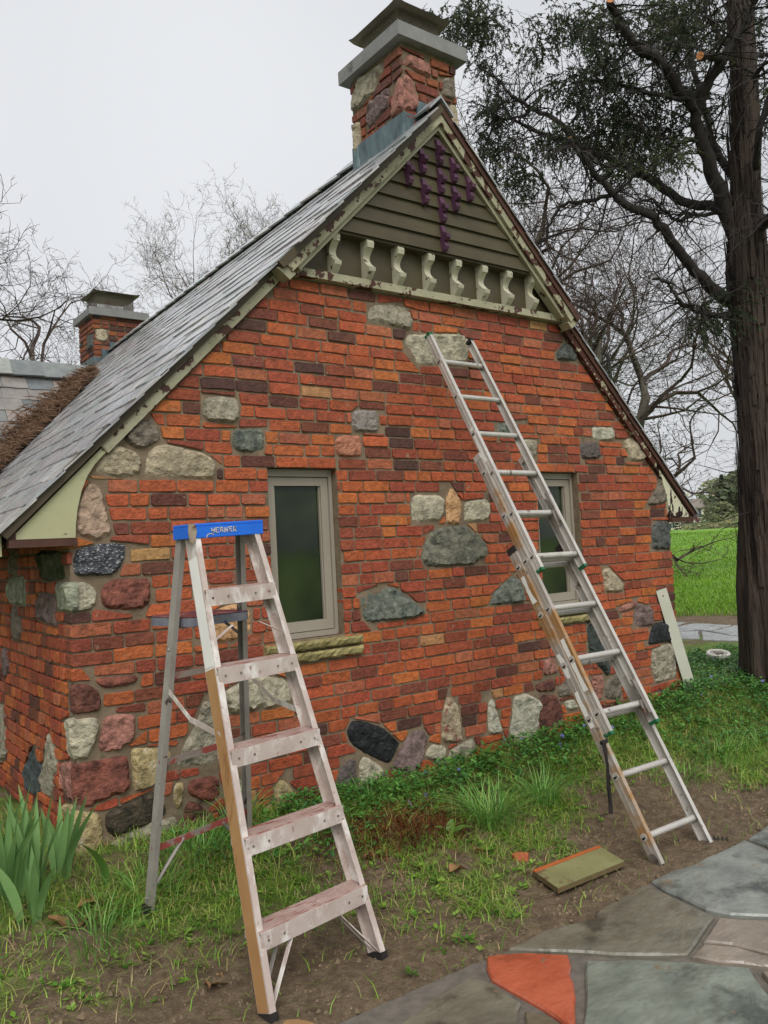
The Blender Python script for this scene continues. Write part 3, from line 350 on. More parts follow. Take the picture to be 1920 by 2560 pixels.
# ------------------------------------------------------------------ materials
BRICK = mat('brick', (1, 1, 1, 1), attr=True, attr_amt=.45, scale=30, detail=5, rough=.62, bump=1.0, bscale=60, bdist=.009, spec=.4, world=True,
            patch=(lin((76, 48, 40)), .60, .18, 8), patch2=(lin((150, 124, 100)), .655, .07, 19))
MORTAR = mat('mortar', lin((106, 92, 75)), lin((138, 122, 101)), scale=14, rough=.9, bump=.8, bscale=70, bdist=.006, spec=.2, world=True, patch=(lin((82, 72, 60)), .58, .12, 5))
SOILM = mat('soil', lin((80, 66, 50)), lin((130, 112, 88)), scale=3, rough=.7, bump=1, bscale=25, bdist=.02, spec=.4, world=True)
STONE_C = {
 'tan': ((150, 138, 116), (182, 168, 142)), 'cream': ((152, 146, 126), (186, 178, 154)), 'pink_tan': ((148, 126, 108), (184, 158, 136)), 'grey_tan': ((126, 120, 104), (166, 158, 138)),
 'green_grey': ((72, 80, 74), (120, 124, 112)), 'dark_green': ((40, 46, 44), (70, 76, 72)), 'red_brown': ((92, 54, 46), (136, 82, 68)), 'maroon': ((76, 46, 40), (116, 74, 62)), 'rose': ((124, 84, 74), (168, 118, 104)),
 'peach': ((178, 134, 92), (208, 166, 122)), 'yellow': ((140, 124, 86), (184, 166, 122)), 'dark_olive': ((44, 40, 34), (88, 78, 62)), 'brown_grey': ((96, 88, 78), (130, 120, 106)), 'black': ((20, 21, 24), (42, 44, 47)),
 'mauve': ((92, 76, 74), (130, 110, 106)), 'pale': ((156, 152, 136), (188, 184, 164)), 'dark_grey': ((62, 65, 63), (98, 100, 96)), 'salmon': ((158, 98, 74), (186, 128, 102)), 'dark_tan': ((88, 88, 78), (124, 122, 106)),
 'moss_grey': ((58, 62, 48), (96, 98, 78)), 'pale_green': ((116, 122, 104), (158, 160, 138)), 'dark_slate': ((48, 54, 56), (78, 86, 86)), 'granite': ((24, 26, 32), (90, 92, 98)), 'granite_pink': ((96, 92, 88), (160, 150, 142)),
 'dark_speckle': ((60, 52, 50), (104, 94, 90)), 'cream_red': ((140, 122, 100), (178, 164, 136))}
def stone_mat(k):
    a, b = STONE_C[k]
    if k == 'granite': return mat('stone_' + k, lin((34, 37, 44)), lin((70, 73, 80)), scale=40, detail=5, rough=.55, bump=.9, bscale=60, bdist=.01, patch=(lin((178, 178, 178)), .57, .05, 55, (1, 1, 3)))
    if k in ('granite_pink', 'dark_speckle'): return mat('stone_' + k, lin(a), lin(b), scale=60, detail=5, rough=.7, bump=.7, bscale=70, bdist=.008)
    pt = None
    if k == 'cream_red': pt = (lin((120, 62, 54)), .52, .1, 9)
    elif k == 'yellow': pt = (lin((196, 186, 160)), .56, .12, 14)
    elif k == 'moss_grey': pt = (lin((48, 56, 28)), .5, .1, 8)
    elif k == 'red_brown': pt = (lin((150, 84, 62)), .62, .1, 10)
    return mat('stone_' + k, lin([v * .9 for v in a]), lin([min(255, v * 1.04) for v in b]), scale=20, detail=5, rough=.8 if k != 'black' else .6, bump=1.0, bscale=48, bdist=.014, patch=pt, patch2=(lin([v * .72 for v in a]), .60, .10, 13), rampw=.17)
SLATE = mat('slate', (1, 1, 1, 1), attr=True, attr_amt=.35, scale=10, detail=5, rough=.14, rough2=.32, bump=.3, bscale=24, bdist=.003, spec=.8, world=True)
CREAM = mat('cream_paint', lin((138, 134, 108)), lin((166, 162, 136)), scale=4, rough=.55, bump=.15, bscale=60, patch=(lin((66, 40, 32)), .655, .02, 9))
CREAMR = mat('cream_paint_peeling', lin((138, 134, 108)), lin((174, 170, 144)), scale=5, rough=.6, bump=.5, bscale=60, bdist=.004, patch=(lin((74, 46, 36)), .54, .02, 9), patch2=(lin((60, 38, 30)), .64, .02, 34))
CREAMRR = mat('cream_paint_mostly_gone', lin((64, 34, 28)), lin((86, 46, 36)), scale=6, rough=.7, bump=.5, bscale=50, bdist=.004, patch=(lin((166, 162, 132)), .57, .015, 22))
GREENP = mat('pale_green_paint', lin((166, 165, 128)), lin((182, 181, 144)), scale=3, rough=.5, bump=.12, bscale=50, patch=(lin((90, 64, 44)), .685, .015, 11), patch2=(lin((146, 146, 112)), .55, .12, 3))
OLIVE = mat('olive_paint', lin((66, 59, 41)), lin((84, 76, 54)), scale=4, rough=.5, bump=.15, bscale=40, patch=(lin((78, 48, 34)), .665, .03, 8, (.6, 1, 3)))
OLIVED = mat('olive_moulding', lin((68, 58, 42)), lin((88, 78, 58)), scale=5, rough=.55, bump=.2, bscale=40, patch=(lin((60, 40, 30)), .62, .03, 8))
PURPLE = mat('purple_paint', lin((72, 44, 66)), lin((92, 56, 80)), scale=9, rough=.5, bump=.25, bscale=60, bdist=.003, patch=(lin((48, 30, 40)), .58, .08, 16), patch2=(lin((140, 104, 84)), .72, .02, 15))
REDWOOD = mat('red_brown_wood', lin((60, 38, 30)), lin((88, 58, 46)), scale=6, rough=.65, bump=.3, bscale=40, patch=(lin((60, 40, 30)), .6, .05, 8))
TAUPE = mat('taupe_window_paint', lin((144, 136, 122)), lin((154, 146, 132)), scale=3, rough=.45, bump=.04, spec=.4)
COPPER = mat('patinated_copper', lin((52, 66, 74)), lin((104, 124, 126)), scale=16, detail=7, rough=.5, bump=.2, bscale=25, spec=.5, metal=.25, stretch=(1, 1, .35), patch=(lin((128, 152, 146)), .6, .1, 12, (1, 1, .25)))
CONC = mat('concrete', lin((118, 118, 116)), lin((140, 140, 138)), scale=7, rough=.85, bump=.3, bscale=60, bdist=.004, patch=(lin((92, 92, 90)), .6, .1, 5))
TIN = mat('galvanised_metal', lin((120, 110, 100)), lin((150, 142, 132)), scale=5, rough=.5, metal=.5, bump=.05, patch=(lin((110, 80, 72)), .58, .1, 6))
BRKT = mat('bracket_paint', lin((168, 164, 142)), lin((194, 190, 168)), scale=6, rough=.6, bump=.3, bscale=60, bdist=.003, patch=(lin((84, 58, 46)), .625, .02, 22))
SILLM = mat('sill_sandstone', lin((120, 112, 72)), lin((168, 156, 108)), scale=10, detail=7, rough=.85, bump=.8, bscale=40, bdist=.01)

# glass: opaque; dark room and faint green reflections painted into its colour
def glass():
    m = bpy.data.materials.new('window_glass'); m.use_nodes = True
    b = m.node_tree.nodes['Principled BSDF']; N = m.node_tree.nodes; L = m.node_tree.links
    b.inputs['Base Color'].default_value = (.006, .010, .005, 1); b.inputs['Roughness'].default_value = .06; b.inputs['Specular IOR Level'].default_value = .32
    n = N.new('ShaderNodeTexNoise'); n.inputs['Scale'].default_value = 2.2; bp = N.new('ShaderNodeBump'); bp.inputs['Strength'].default_value = .05
    tcn = N.new('ShaderNodeTexCoord'); L.new(tcn.outputs['Object'], n.inputs['Vector'])
    rp = N.new('ShaderNodeValToRGB'); rp.color_ramp.elements[0].color = (.012, .017, .011, 1); rp.color_ramp.elements[1].color = (.032, .046, .020, 1)
    rp.color_ramp.elements[0].position = .4; rp.color_ramp.elements[1].position = .65
    L.new(n.outputs['Fac'], rp.inputs['Fac']); L.new(rp.outputs['Color'], b.inputs['Base Color'])
    L.new(n.outputs['Fac'], bp.inputs['Height']); L.new(bp.outputs[0], b.inputs['Normal'])
    return m
GLASS = glass()

# ------------------------------------------------------------------ ground
def inpoly(x, y, P):
    c = False; j = len(P) - 1
    for i in range(len(P)):
        if (P[i][1] > y) != (P[j][1] > y) and x < (P[j][0] - P[i][0]) * (y - P[i][1]) / (P[j][1] - P[i][1]) + P[i][0]: c = not c
        j = i
    return c
def fbm(x, y, s, seed=0.0): return noise.fractal(Vector((x * s + seed, y * s - seed, seed)), 1.0, 2.0, 4)
PCX = sum(p[0] for q in PATH for p in q) / sum(len(q) for q in PATH); PCY = sum(p[1] for q in PATH for p in q) / sum(len(q) for q in PATH)
PDIR = Vector((.537, -.843)).normalized()           # the back path runs across the view
PNRM = Vector((.843, .537))
def path_s(x, y): return (Vector((x, y)) - Vector((PCX, PCY))).dot(PNRM)
def cover(x, y):
    """how much grass grows here, 0 bare soil .. 1 turf"""
    n = fbm(x, y, 1.3, 3.1) * .5 + fbm(x, y, 4.0, 7.7) * .35
    s = path_s(x, y)
    if s > 1.6: 
        c = .95 + n * .25 - .9 * math.exp(-((s - 1.5) / .9) ** 2)
        return max(0, min(1, c))
    if s > .3: return max(0, .0 + n * .2)
    c = .74 + n
    c -= 1.25 * math.exp(-(((x - 2.75) / .75) ** 2 + ((y + 1.45) / .42) ** 2) ** 1.2)
    c -= .8 * math.exp(-(((x - 2.0) / .7) ** 2 + ((y + 1.75) / .3) ** 2))
    c -= .75 * math.exp(-(((x - .45) / .45) ** 2 + ((y + 1.5) / .35) ** 2))
    c -= .85 * math.exp(-(((x + .2) / .6) ** 2 + ((y + 1.6) / .6) ** 2))
    c -= .6 * math.exp(-(((x - .9) / .6) ** 2 + ((y + 1.9) / .25) ** 2))
    c -= .5 * math.exp(-(((x - 4.0) / 1.2) ** 2 + ((y + 1.75) / .35) ** 2))
    c -= .35 * math.exp(-(((x - 3.4) / .5) ** 2 + ((y + 1.0) / .3) ** 2))
    if x > 3.3: c += .22
    return max(0, min(1, c))
def frange(a, b, st):
    o = []; v = a
    while v < b - 1e-6: o.append(v); v += st
    return o
xs = [-900, -400, -150, -60, -25, -12, -7, -4.5, -3.2] + frange(-2.4, 7.6, .045) + frange(7.6, 14, .25) + frange(14, 40, 1.2) + frange(40, 110, 5) + [120, 160, 220, 320, 500, 900]
ys = [-900, -400, -150, -60, -25, -12, -7] + frange(-4.4, 2.6, .045) + frange(2.6, 9, .25) + frange(9, 30, 1.0) + frange(30, 90, 5) + [100, 140, 200, 300, 500, 900]
gm = MB(); vs = []; cols = []
for y in ys:
    for x in xs:
        h = ground_h(x, y); c = 1.0
        near = -2.5 < x < 7.7 and -4.5 < y < 2.7
        if near:
            c = cover(x, y)
            rough = noise.fractal(Vector((x * 9, y * 9, 1.3)), 1.0, 2.1, 5) * .012 + abs(noise.noise(Vector((x * 26, y * 26, 5)))) * .012 * (1 - c)
            h += rough
            if inpoly(x, y, PATIO_EDGE): h = min(h, -.2) - .035; c = 0
            if -.35 < path_s(x, y) < .6: h -= .02
            if 0.02 < x < 4.9 and y > .05: h -= .3
        else: c = cover(x, y) if (abs(x) < 60 and abs(y) < 60) else 1.0
        vs.append((x, y, h)); cols.append((c, c, c, 1))
nx = len(xs); fs = [(j * nx + i, j * nx + i + 1, (j + 1) * nx + i + 1, (j + 1) * nx + i) for j in range(len(ys) - 1) for i in range(nx - 1)]
gm.v = vs; gm.f = fs; gm.c = cols
def ground_mat():
    m = bpy.data.materials.new('ground'); m.use_nodes = True; t = m.node_tree; N = t.nodes; L = t.links; b = N['Principled BSDF']
    geo = N.new('ShaderNodeNewGeometry'); at = N.new('ShaderNodeAttribute'); at.attribute_name = 'Col'
    def nz(s, d, ro=.6):
        n = N.new('ShaderNodeTexNoise'); n.inputs['Scale'].default_value = s; n.inputs['Detail'].default_value = d; n.inputs['Roughness'].default_value = ro; L.new(geo.outputs['Position'], n.inputs['Vector']); return n.outputs['Fac']
    def ramp(f, els):
        r = N.new('ShaderNodeValToRGB'); e = r.color_ramp.elements
        e[0].position, e[0].color = els[0]; e[1].position, e[1].color = els[-1]
        for p, c in els[1:-1]: q = e.new(p); q.color = c
        L.new(f, r.inputs['Fac']); return r.outputs['Color']
    soil = ramp(nz(16, 6, .8), [(.25, lin((70, 57, 43))), (.5, lin((114, 97, 76))), (.78, lin((158, 140, 114)))])
    turf = ramp(nz(7, 6, .75), [(.25, lin((62, 72, 32))), (.5, lin((98, 122, 48))), (.75, lin((138, 158, 72)))])
    far = ramp(nz(.35, 6, .7), [(.3, lin((86, 134, 24))), (.7, lin((120, 160, 36)))])
    cp = N.new('ShaderNodeSeparateXYZ'); L.new(geo.outputs['Position'], cp.inputs[0])
    mr = N.new('ShaderNodeMapRange'); mr.inputs['From Min'].default_value = 8.5; mr.inputs['From Max'].default_value = 14; L.new(cp.outputs[0], mr.inputs['Value'])
    mx0 = N.new('ShaderNodeMix'); mx0.data_type = 'RGBA'; L.new(mr.outputs[0], mx0.inputs[0]); L.new(turf, mx0.inputs[6]); L.new(far, mx0.inputs[7])
    fac = N.new('ShaderNodeMath'); fac.operation = 'ADD'; nn = nz(14, 5); 
    sb = N.new('ShaderNodeMath'); sb.operation = 'SUBTRACT'; L.new(nn, sb.inputs[0]); sb.inputs[1].default_value = .5
    ml = N.new('ShaderNodeMath'); ml.operation = 'MULTIPLY'; L.new(sb.outputs[0], ml.inputs[0]); ml.inputs[1].default_value = 1.4
    L.new(at.outputs['Fac'], fac.inputs[0]); L.new(ml.outputs[0], fac.inputs[1])
    fr = ramp(fac.outputs[0], [(.42, (0, 0, 0, 1)), (.85, (1, 1, 1, 1))])
    mx = N.new('ShaderNodeMix'); mx.data_type = 'RGBA'; L.new(fr, mx.inputs[0]); L.new(soil, mx.inputs[6]); L.new(mx0.outputs[2], mx.inputs[7])
    L.new(mx.outputs[2], b.inputs['Base Color']); b.inputs['Specular IOR Level'].default_value = .3
    rr = N.new('ShaderNodeMapRange'); L.new(nz(2.5, 5), rr.inputs['Value']); rr.inputs['From Min'].default_value = .35; rr.inputs['From Max'].default_value = .65; rr.inputs['To Min'].default_value = .5; rr.inputs['To Max'].default_value = .9; L.new(rr.outputs[0], b.inputs['Roughness'])
    bp = N.new('ShaderNodeBump'); bp.inputs['Strength'].default_value = 1.0; bp.inputs['Distance'].default_value = .03; L.new(nz(40, 5, .75), bp.inputs['Height']); L.new(bp.outputs[0], b.inputs['Normal'])
    return m
ground = gm.build('ground', ground_mat(), None, smooth=True, colors=True, recenter=False)
tag(ground, 'muddy garden soil and lawn running back to a bright green field', None, None, 'structure')

# ------------------------------------------------------------------ patio and back path: flagstones
FLAGC = {'orange': ((166, 80, 54), (186, 100, 72)), 'olive': ((92, 89, 76), (124, 120, 104)), 'slate_green': ((102, 108, 102), (142, 146, 138)), 'green': ((98, 106, 96), (134, 140, 128)), 'pinkish': ((120, 110, 98), (150, 139, 125)), 'olive_brown': ((90, 83, 66), (118, 110, 90)), 'grey': ((132, 134, 132), (160, 162, 160))}
def flag_mat(k):
    a, b = FLAGC[k]
    return mat('flagstone_' + k, lin([v * .93 for v in a]), lin(b), scale=5.5, detail=5, rough=.12, rough2=.40, bump=.8, bscale=5, bdist=.02, spec=.5, stretch=(1, 1.5, 1), patch=(lin([v * .78 for v in a]), .56, .12, 4), patch2=(lin((120, 104, 82)), .64, .06, 7))
def flagstone(poly, m, parent, ztop=None, name='flagstone', gap=.006):
    n = len(poly); cx = sum(p[0] for p in poly) / n; cy = sum(p[1] for p in poly) / n
    ring = []
    for i in range(n):
        a = Vector(poly[i]); b = Vector(poly[(i + 1) % n]); k = max(1, int((b - a).length / .07))
        for j in range(k):
            p = a.lerp(b, j / k)
            if j: p += Vector((random.uniform(-1, 1), random.uniform(-1, 1))) * .004
            d = Vector((cx, cy)) - p; p += d.normalized() * gap; ring.append(p)
    mb = MB()
    def zz(p): return (ground_h(p[0], p[1]) if ztop is None else ztop)
    N_ = len(ring); vs = []
    for ins, dz in ((0, -.05), (0, -.008), (.008, 0), (.06, .002)):
        for p in ring:
            d = Vector((cx, cy)) - p; q = p + d.normalized() * min(ins, d.length * .6)
            vs.append((q.x, q.y, zz(q) + dz + (noise.noise(Vector((q.x * 6, q.y * 6, 2))) * .004 if ins else 0)))
    f = []
    for r_ in range(3):
        for i in range(N_): f.append((r_ * N_ + i, r_ * N_ + (i + 1) % N_, (r_ + 1) * N_ + (i + 1) % N_, (r_ + 1) * N_ + i))
    f.append(tuple(3 * N_ + i for i in range(N_)))
    mb.add(vs, f)
    return mb.build(name, m, parent)
bed = MB(); bed.prism(PATIO_EDGE, -.33, -.208, 'z')
JOINT = mat('patio_joint_mortar', lin((86, 81, 74)), lin((118, 111, 101)), scale=20, rough=.7, bump=.6, bscale=90, bdist=.005, world=True)
patio = bed.build('patio', JOINT); tag(patio, 'wet flagstone patio with grey mortar joints in the foreground', None, None, 'structure')
for k, poly in FLAGS: 
    o = flagstone(poly, flag_mat(k), patio, -.19 + random.uniform(-.003, .003))
    if k == 'orange': o['label'] = 'bright orange-red flagstone'
# the patio and path run on past the frame
_jg = {}
def _jp(i, j):
    if (i, j) not in _jg: _jg[(i, j)] = (-3.0 + i * .72 + random.uniform(-.16, .16) + (.3 if j % 2 else 0), -1.80 - j * .56 + (random.uniform(-.12, .12) if j else -.02))
    return _jg[(i, j)]
for j in range(5):
    for i in range(14):
        q = [_jp(i, j), _jp(i, j + 1), _jp(i + 1, j + 1), _jp(i + 1, j)]; c_ = (sum(p[0] for p in q) / 4, sum(p[1] for p in q) / 4)
        tst = [c_] + [(c_[0] + (p[0] - c_[0]) * f, c_[1] + (p[1] - c_[1]) * f) for p in q for f in (.5, 1.0)] + [((q[k][0] + q[k - 1][0]) / 2, (q[k][1] + q[k - 1][1]) / 2) for k in range(4)]
        if any(inpoly(p[0], p[1], F) for _, F in FLAGS for p in tst) or any(inpoly(p[0], p[1], q) for _, F in FLAGS for p in F): continue
        flagstone(q, flag_mat(random.choice(['olive', 'green', 'slate_green', 'pinkish'])), patio, -.19 + random.uniform(-.003, .003), gap=.02)
pm = MB(); pm.prism([(PCX + PDIR.x * a + PNRM.x * b, PCY + PDIR.y * a + PNRM.y * b) for a, b in ((-6, -.42), (6, -.42), (6, .42), (-6, .42))], -.1, ground_h(PCX, PCY) + .002, 'z')
gpath = pm.build('garden_path', JOINT); tag(gpath, 'pale flagstone path crossing behind the cottage corner', None, None, 'structure')
for k in range(-8, 8):
    for b0, b1 in ((-.40, -.02), (.0, .40)):
        a0 = k * .7 + (.3 if b0 < -.1 else 0); q = [(PCX + PDIR.x * a + PNRM.x * b, PCY + PDIR.y * a + PNRM.y * b) for a, b in ((a0, b0), (a0 + .68, b0), (a0 + .68, b1), (a0, b1))]
        if any(inpoly(p[0], p[1], F) for F in PATH for p in q + [((q[0][0] + q[2][0]) / 2, (q[0][1] + q[2][1]) / 2)]) or any(inpoly(p[0], p[1], q) for F in PATH for p in F): continue
        flagstone(q, flag_mat('grey'), gpath, ground_h(PCX, PCY) + .014, gap=.012)
for poly in PATH: flagstone(poly, flag_mat('grey'), gpath, ground_h(PCX, PCY) + .016)

# ------------------------------------------------------------------ the cottage
XC, ZR, SH = 2.46, 4.33, .03           # ridge line
XR = 4.92                              # right corner
def roof_z(x): return ZR - abs(x - XC)
cottage = empty('brick_cottage', (2.46, 0, 0), 'small red brick and fieldstone cottage with steep slate gable roof', 'house')
gable_core = MB()
WIN = [(1.115, 1.59, .885, 1.888), (3.33, 3.79, .885, 1.89)]
def wallcol(x0, x1, z0, z1=None):
    if z1 is not None: gable_core.box(x0, x1, 0, .25, z0, z1)
    else:
        pts = [(x0, z0), (x1, z0), (x1, roof_z(x1) - .08)]
        if x0 < XC < x1: pts.append((XC, ZR - .08))
        pts.append((x0, roof_z(x0) - .08)); gable_core.prism(pts, 0, .25, 'y')
edges = [0.0] + [v for w_ in WIN for v in w_[:2]] + [XR]
wallcol(0.004, WIN[0][0], -.3)
wallcol(WIN[0][0], WIN[0][1], -.3, WIN[0][2]); wallcol(WIN[0][0], WIN[0][1], WIN[0][3])
wallcol(WIN[0][1], WIN[1][0], -.3)
wallcol(WIN[1][0], WIN[1][1], -.3, WIN[1][2]); wallcol(WIN[1][0], WIN[1][1], WIN[1][3])
wallcol(WIN[1][1], XR - .004, -.3)
gable = gable_core.build('gable_wall', MORTAR, cottage)
sidew = MB(); sidew.box(.006, .25, .25, 6.5, -.3, 1.62)
side_wall = sidew.build('side_wall', MORTAR, cottage)
bk = MB(); bk.box(XR - .25, XR - .006, .25, 6.5, -.3, 1.62); bk.box(.25, XR - .25, 6.25, 6.5, -.3, 1.62)
bk.build('rear_wall', MORTAR, cottage)

def clip(poly, a, b, c):      # keep a*x+b*z<=c
    o = []
    for i in range(len(poly)):
        p, q = poly[i], poly[(i + 1) % len(poly)]
        dp, dq = a * p[0] + b * p[1] - c, a * q[0] + b * q[1] - c
        if dp <= 0: o.append(p)
        if dp * dq < 0:
            t = dp / (dp - dq); o.append((p[0] + (q[0] - p[0]) * t, p[1] + (q[1] - p[1]) * t))
    return o
def area(P): return abs(sum(P[i][0] * P[(i + 1) % len(P)][1] - P[(i + 1) % len(P)][0] * P[i][1] for i in range(len(P)))) / 2 if len(P) > 2 else 0
def ccw(P):
    s = sum(P[i][0] * P[(i + 1) % len(P)][1] - P[(i + 1) % len(P)][0] * P[i][1] for i in range(len(P)))
    return list(P) if s > 0 else list(P)[::-1]
def hull(P):
    P = sorted(set(P)); 
    def half(Q):
        h = []
        for p in Q:
            while len(h) > 1 and (h[-1][0] - h[-2][0]) * (p[1] - h[-2][1]) - (h[-1][1] - h[-2][1]) * (p[0] - h[-2][0]) <= 0: h.pop()
            h.append(p)
        return h
    a = half(P); b = half(P[::-1]); return a[:-1] + b[:-1]
def cut_by(poly, hull_, gap):
    """trim a brick against a convex stone: drop the half plane that loses least brick"""
    best = None; inside = poly
    for i in range(len(hull_)):
        p, q = hull_[i], hull_[(i + 1) % len(hull_)]
        ex, ez = q[0] - p[0], q[1] - p[1]; l = math.hypot(ex, ez)
        if l < 1e-6: continue
        nx_, nz_ = ez / l, -ex / l
        c = nx_ * p[0] + nz_ * p[1] + gap
        inside = clip(inside, nx_, nz_, c)
        out = clip(poly, -nx_, -nz_, -c)
        A = area(out)
        if best is None or A > best[0]: best = (A, out)
    if area(inside) < 2e-5: return poly
    return best[1]
TONES = [((180, 94, 52), 22), ((174, 86, 51), 26), ((162, 78, 52), 22), ((148, 73, 51), 13), ((190, 106, 54), 10), ((126, 68, 51), 9), ((104, 60, 48), 5), ((172, 98, 68), 12), ((184, 138, 90), 0.9), ((84, 54, 46), 2.6)]
def tone():
    t = random.uniform(0, sum(w_ for _, w_ in TONES))
    for c, w_ in TONES:
        t -= w_
        if t <= 0: break
    k = random.uniform(.82, 1.06); c = lin(c, 1.0)
    return (c[0] * k, c[1] * k * random.uniform(.92, 1.08), c[2] * k, 1)
def brick_verts(poly, proud, depth, frame):
    """convex outline -> rounded, slightly uneven brick. frame(u,v,d) -> xyz, d outward"""
    n = len(poly); cx = sum(p[0] for p in poly) / n; cz = sum(p[1] for p in poly) / n
    ring = []
    for i in range(n):
        a, b = poly[i], poly[(i + 1) % n]; l = math.hypot(b[0] - a[0], b[1] - a[1])
        if l < .004: continue
        k = max(1, int(l / .06))
        for j in range(k):
            t = j / k; x, z = a[0] + (b[0] - a[0]) * t, a[1] + (b[1] - a[1]) * t
            if j == 0:                     # round the corner
                pa = poly[(i - 1) % n]; l2 = math.hypot(pa[0] - a[0], pa[1] - a[1]); rr = min(.007, l * .3, l2 * .3) * random.uniform(.5, 1.4)
                if l2 > 1e-6:
                    ring.append((a[0] + (pa[0] - a[0]) / l2 * rr, a[1] + (pa[1] - a[1]) / l2 * rr))
                x, z = a[0] + (b[0] - a[0]) / l * rr, a[1] + (b[1] - a[1]) / l * rr
            j_ = random.uniform(-1, 1) * .0022
            d = math.hypot(cx - x, cz - z) or 1; ring.append((x + (cx - x) / d * j_, z + (cz - z) / d * j_))
    N_ = len(ring); vs = []; tx, tz = random.uniform(-.035, .035), random.uniform(-.06, .06); pr = proud + random.uniform(-.003, .005)
    for ins, dd in ((0, None), (0, -.0045), (.0045, .0)):
        for x, z in ring:
            d = math.hypot(cx - x, cz - z) or 1; q = min(ins, d * .5)
            X, Z = x + (cx - x) / d * q, z + (cz - z) / d * q
            if dd is None: vs.append(frame(X, Z, -depth))
            else: vs.append(frame(X, Z, pr + dd + (x - cx) * tx + (z - cz) * tz + random.uniform(-.0012, .0012)))
    fs = []
    for r_ in range(2):
        for i in range(N_): fs.append((r_ * N_ + i, r_ * N_ + (i + 1) % N_, (r_ + 1) * N_ + (i + 1) % N_, (r_ + 1) * N_ + i))
    fs.append(tuple(2 * N_ + i for i in range(N_)))
    return vs, fs
def front(u, v, d): return (u, -d, v)
def side(u, v, d): return (-d, u, v)

SH_ = [(k, ccw(hull([tuple(p) for p in P]))) for k, P in STONES]
winhull = [[(a, c - .14 if True else c), (b, c - .14), (b, d), (a, d)] for a, b, c, d in WIN]
bricks = []
PITCH = .0712
row = 0; z = 1.888 - PITCH * 29
while z < 3.07:
    x = -.008 - (random.random() * .12 if row % 2 else 0); first = True
    zj = random.uniform(-.002, .002)
    while x < XR:
        L_ = random.choice([.2, .205, .195, .21, .19, .2, .2, .1, .15]) if not first else (.2 if row % 2 else .1)
        if first: x = -.008
        first = False
        x1 = min(x + L_, XR + .008)
        if XR - x1 < .05: x1 = XR + .008
        h_ = PITCH - random.uniform(.008, .0125)
        tl = random.uniform(-.003, .003)
        P = [(x, z + zj), (x1, z + zj + tl), (x1, z + zj + h_ + tl), (x, z + zj + h_)]
        P = clip(P, -1, 1, ZR - XC - .10 * 1.414); P = clip(P, 1, 1, ZR + XC - .10 * 1.414) if len(P) > 2 else P
        P = clip(P, 0, 1, 3.05) if len(P) > 2 else P
        for hl in winhull:
            if len(P) > 2: P = cut_by(P, hl, .001)
        for k, hl in SH_:
            if len(P) > 2: P = cut_by(P, hl, .009)
        if len(P) > 2 and area(P) > .0011: bricks.append(P)
        x = x1 + random.uniform(.008, .014)
    z += PITCH; row += 1
def view_size(P, fr):
    cx = sum(p[0] for p in P) / len(P); cz = sum(p[1] for p in P) / len(P); q = Vector(fr(cx, cz, 0)) - CAM
    nrm = Vector(fr(0, 0, 1)); return area(P) * abs(q.normalized().dot(nrm)) / q.length_squared
bricks.sort(key=lambda P: -view_size(P, front))
rest = MB()
for i, P in enumerate(bricks):
    vs, fs = brick_verts(P, .0085, .10 if (min(p[0] for p in P) < .01 or any(abs(p[0] - w_[0]) < .01 or abs(p[0] - w_[1]) < .01 for p in P for w_ in WIN) or max(p[0] for p in P) > XR - .01) else .012, front)
    if i < 300:
        mb = MB(); mb.cc = tone(); mb.add(vs, fs); mb.build('brick', BRICK, gable, colors=True)
    else: rest.cc = tone(); rest.add(vs, fs)
tag(rest.build('brick_rows', BRICK, gable, colors=True), kind='stuff')

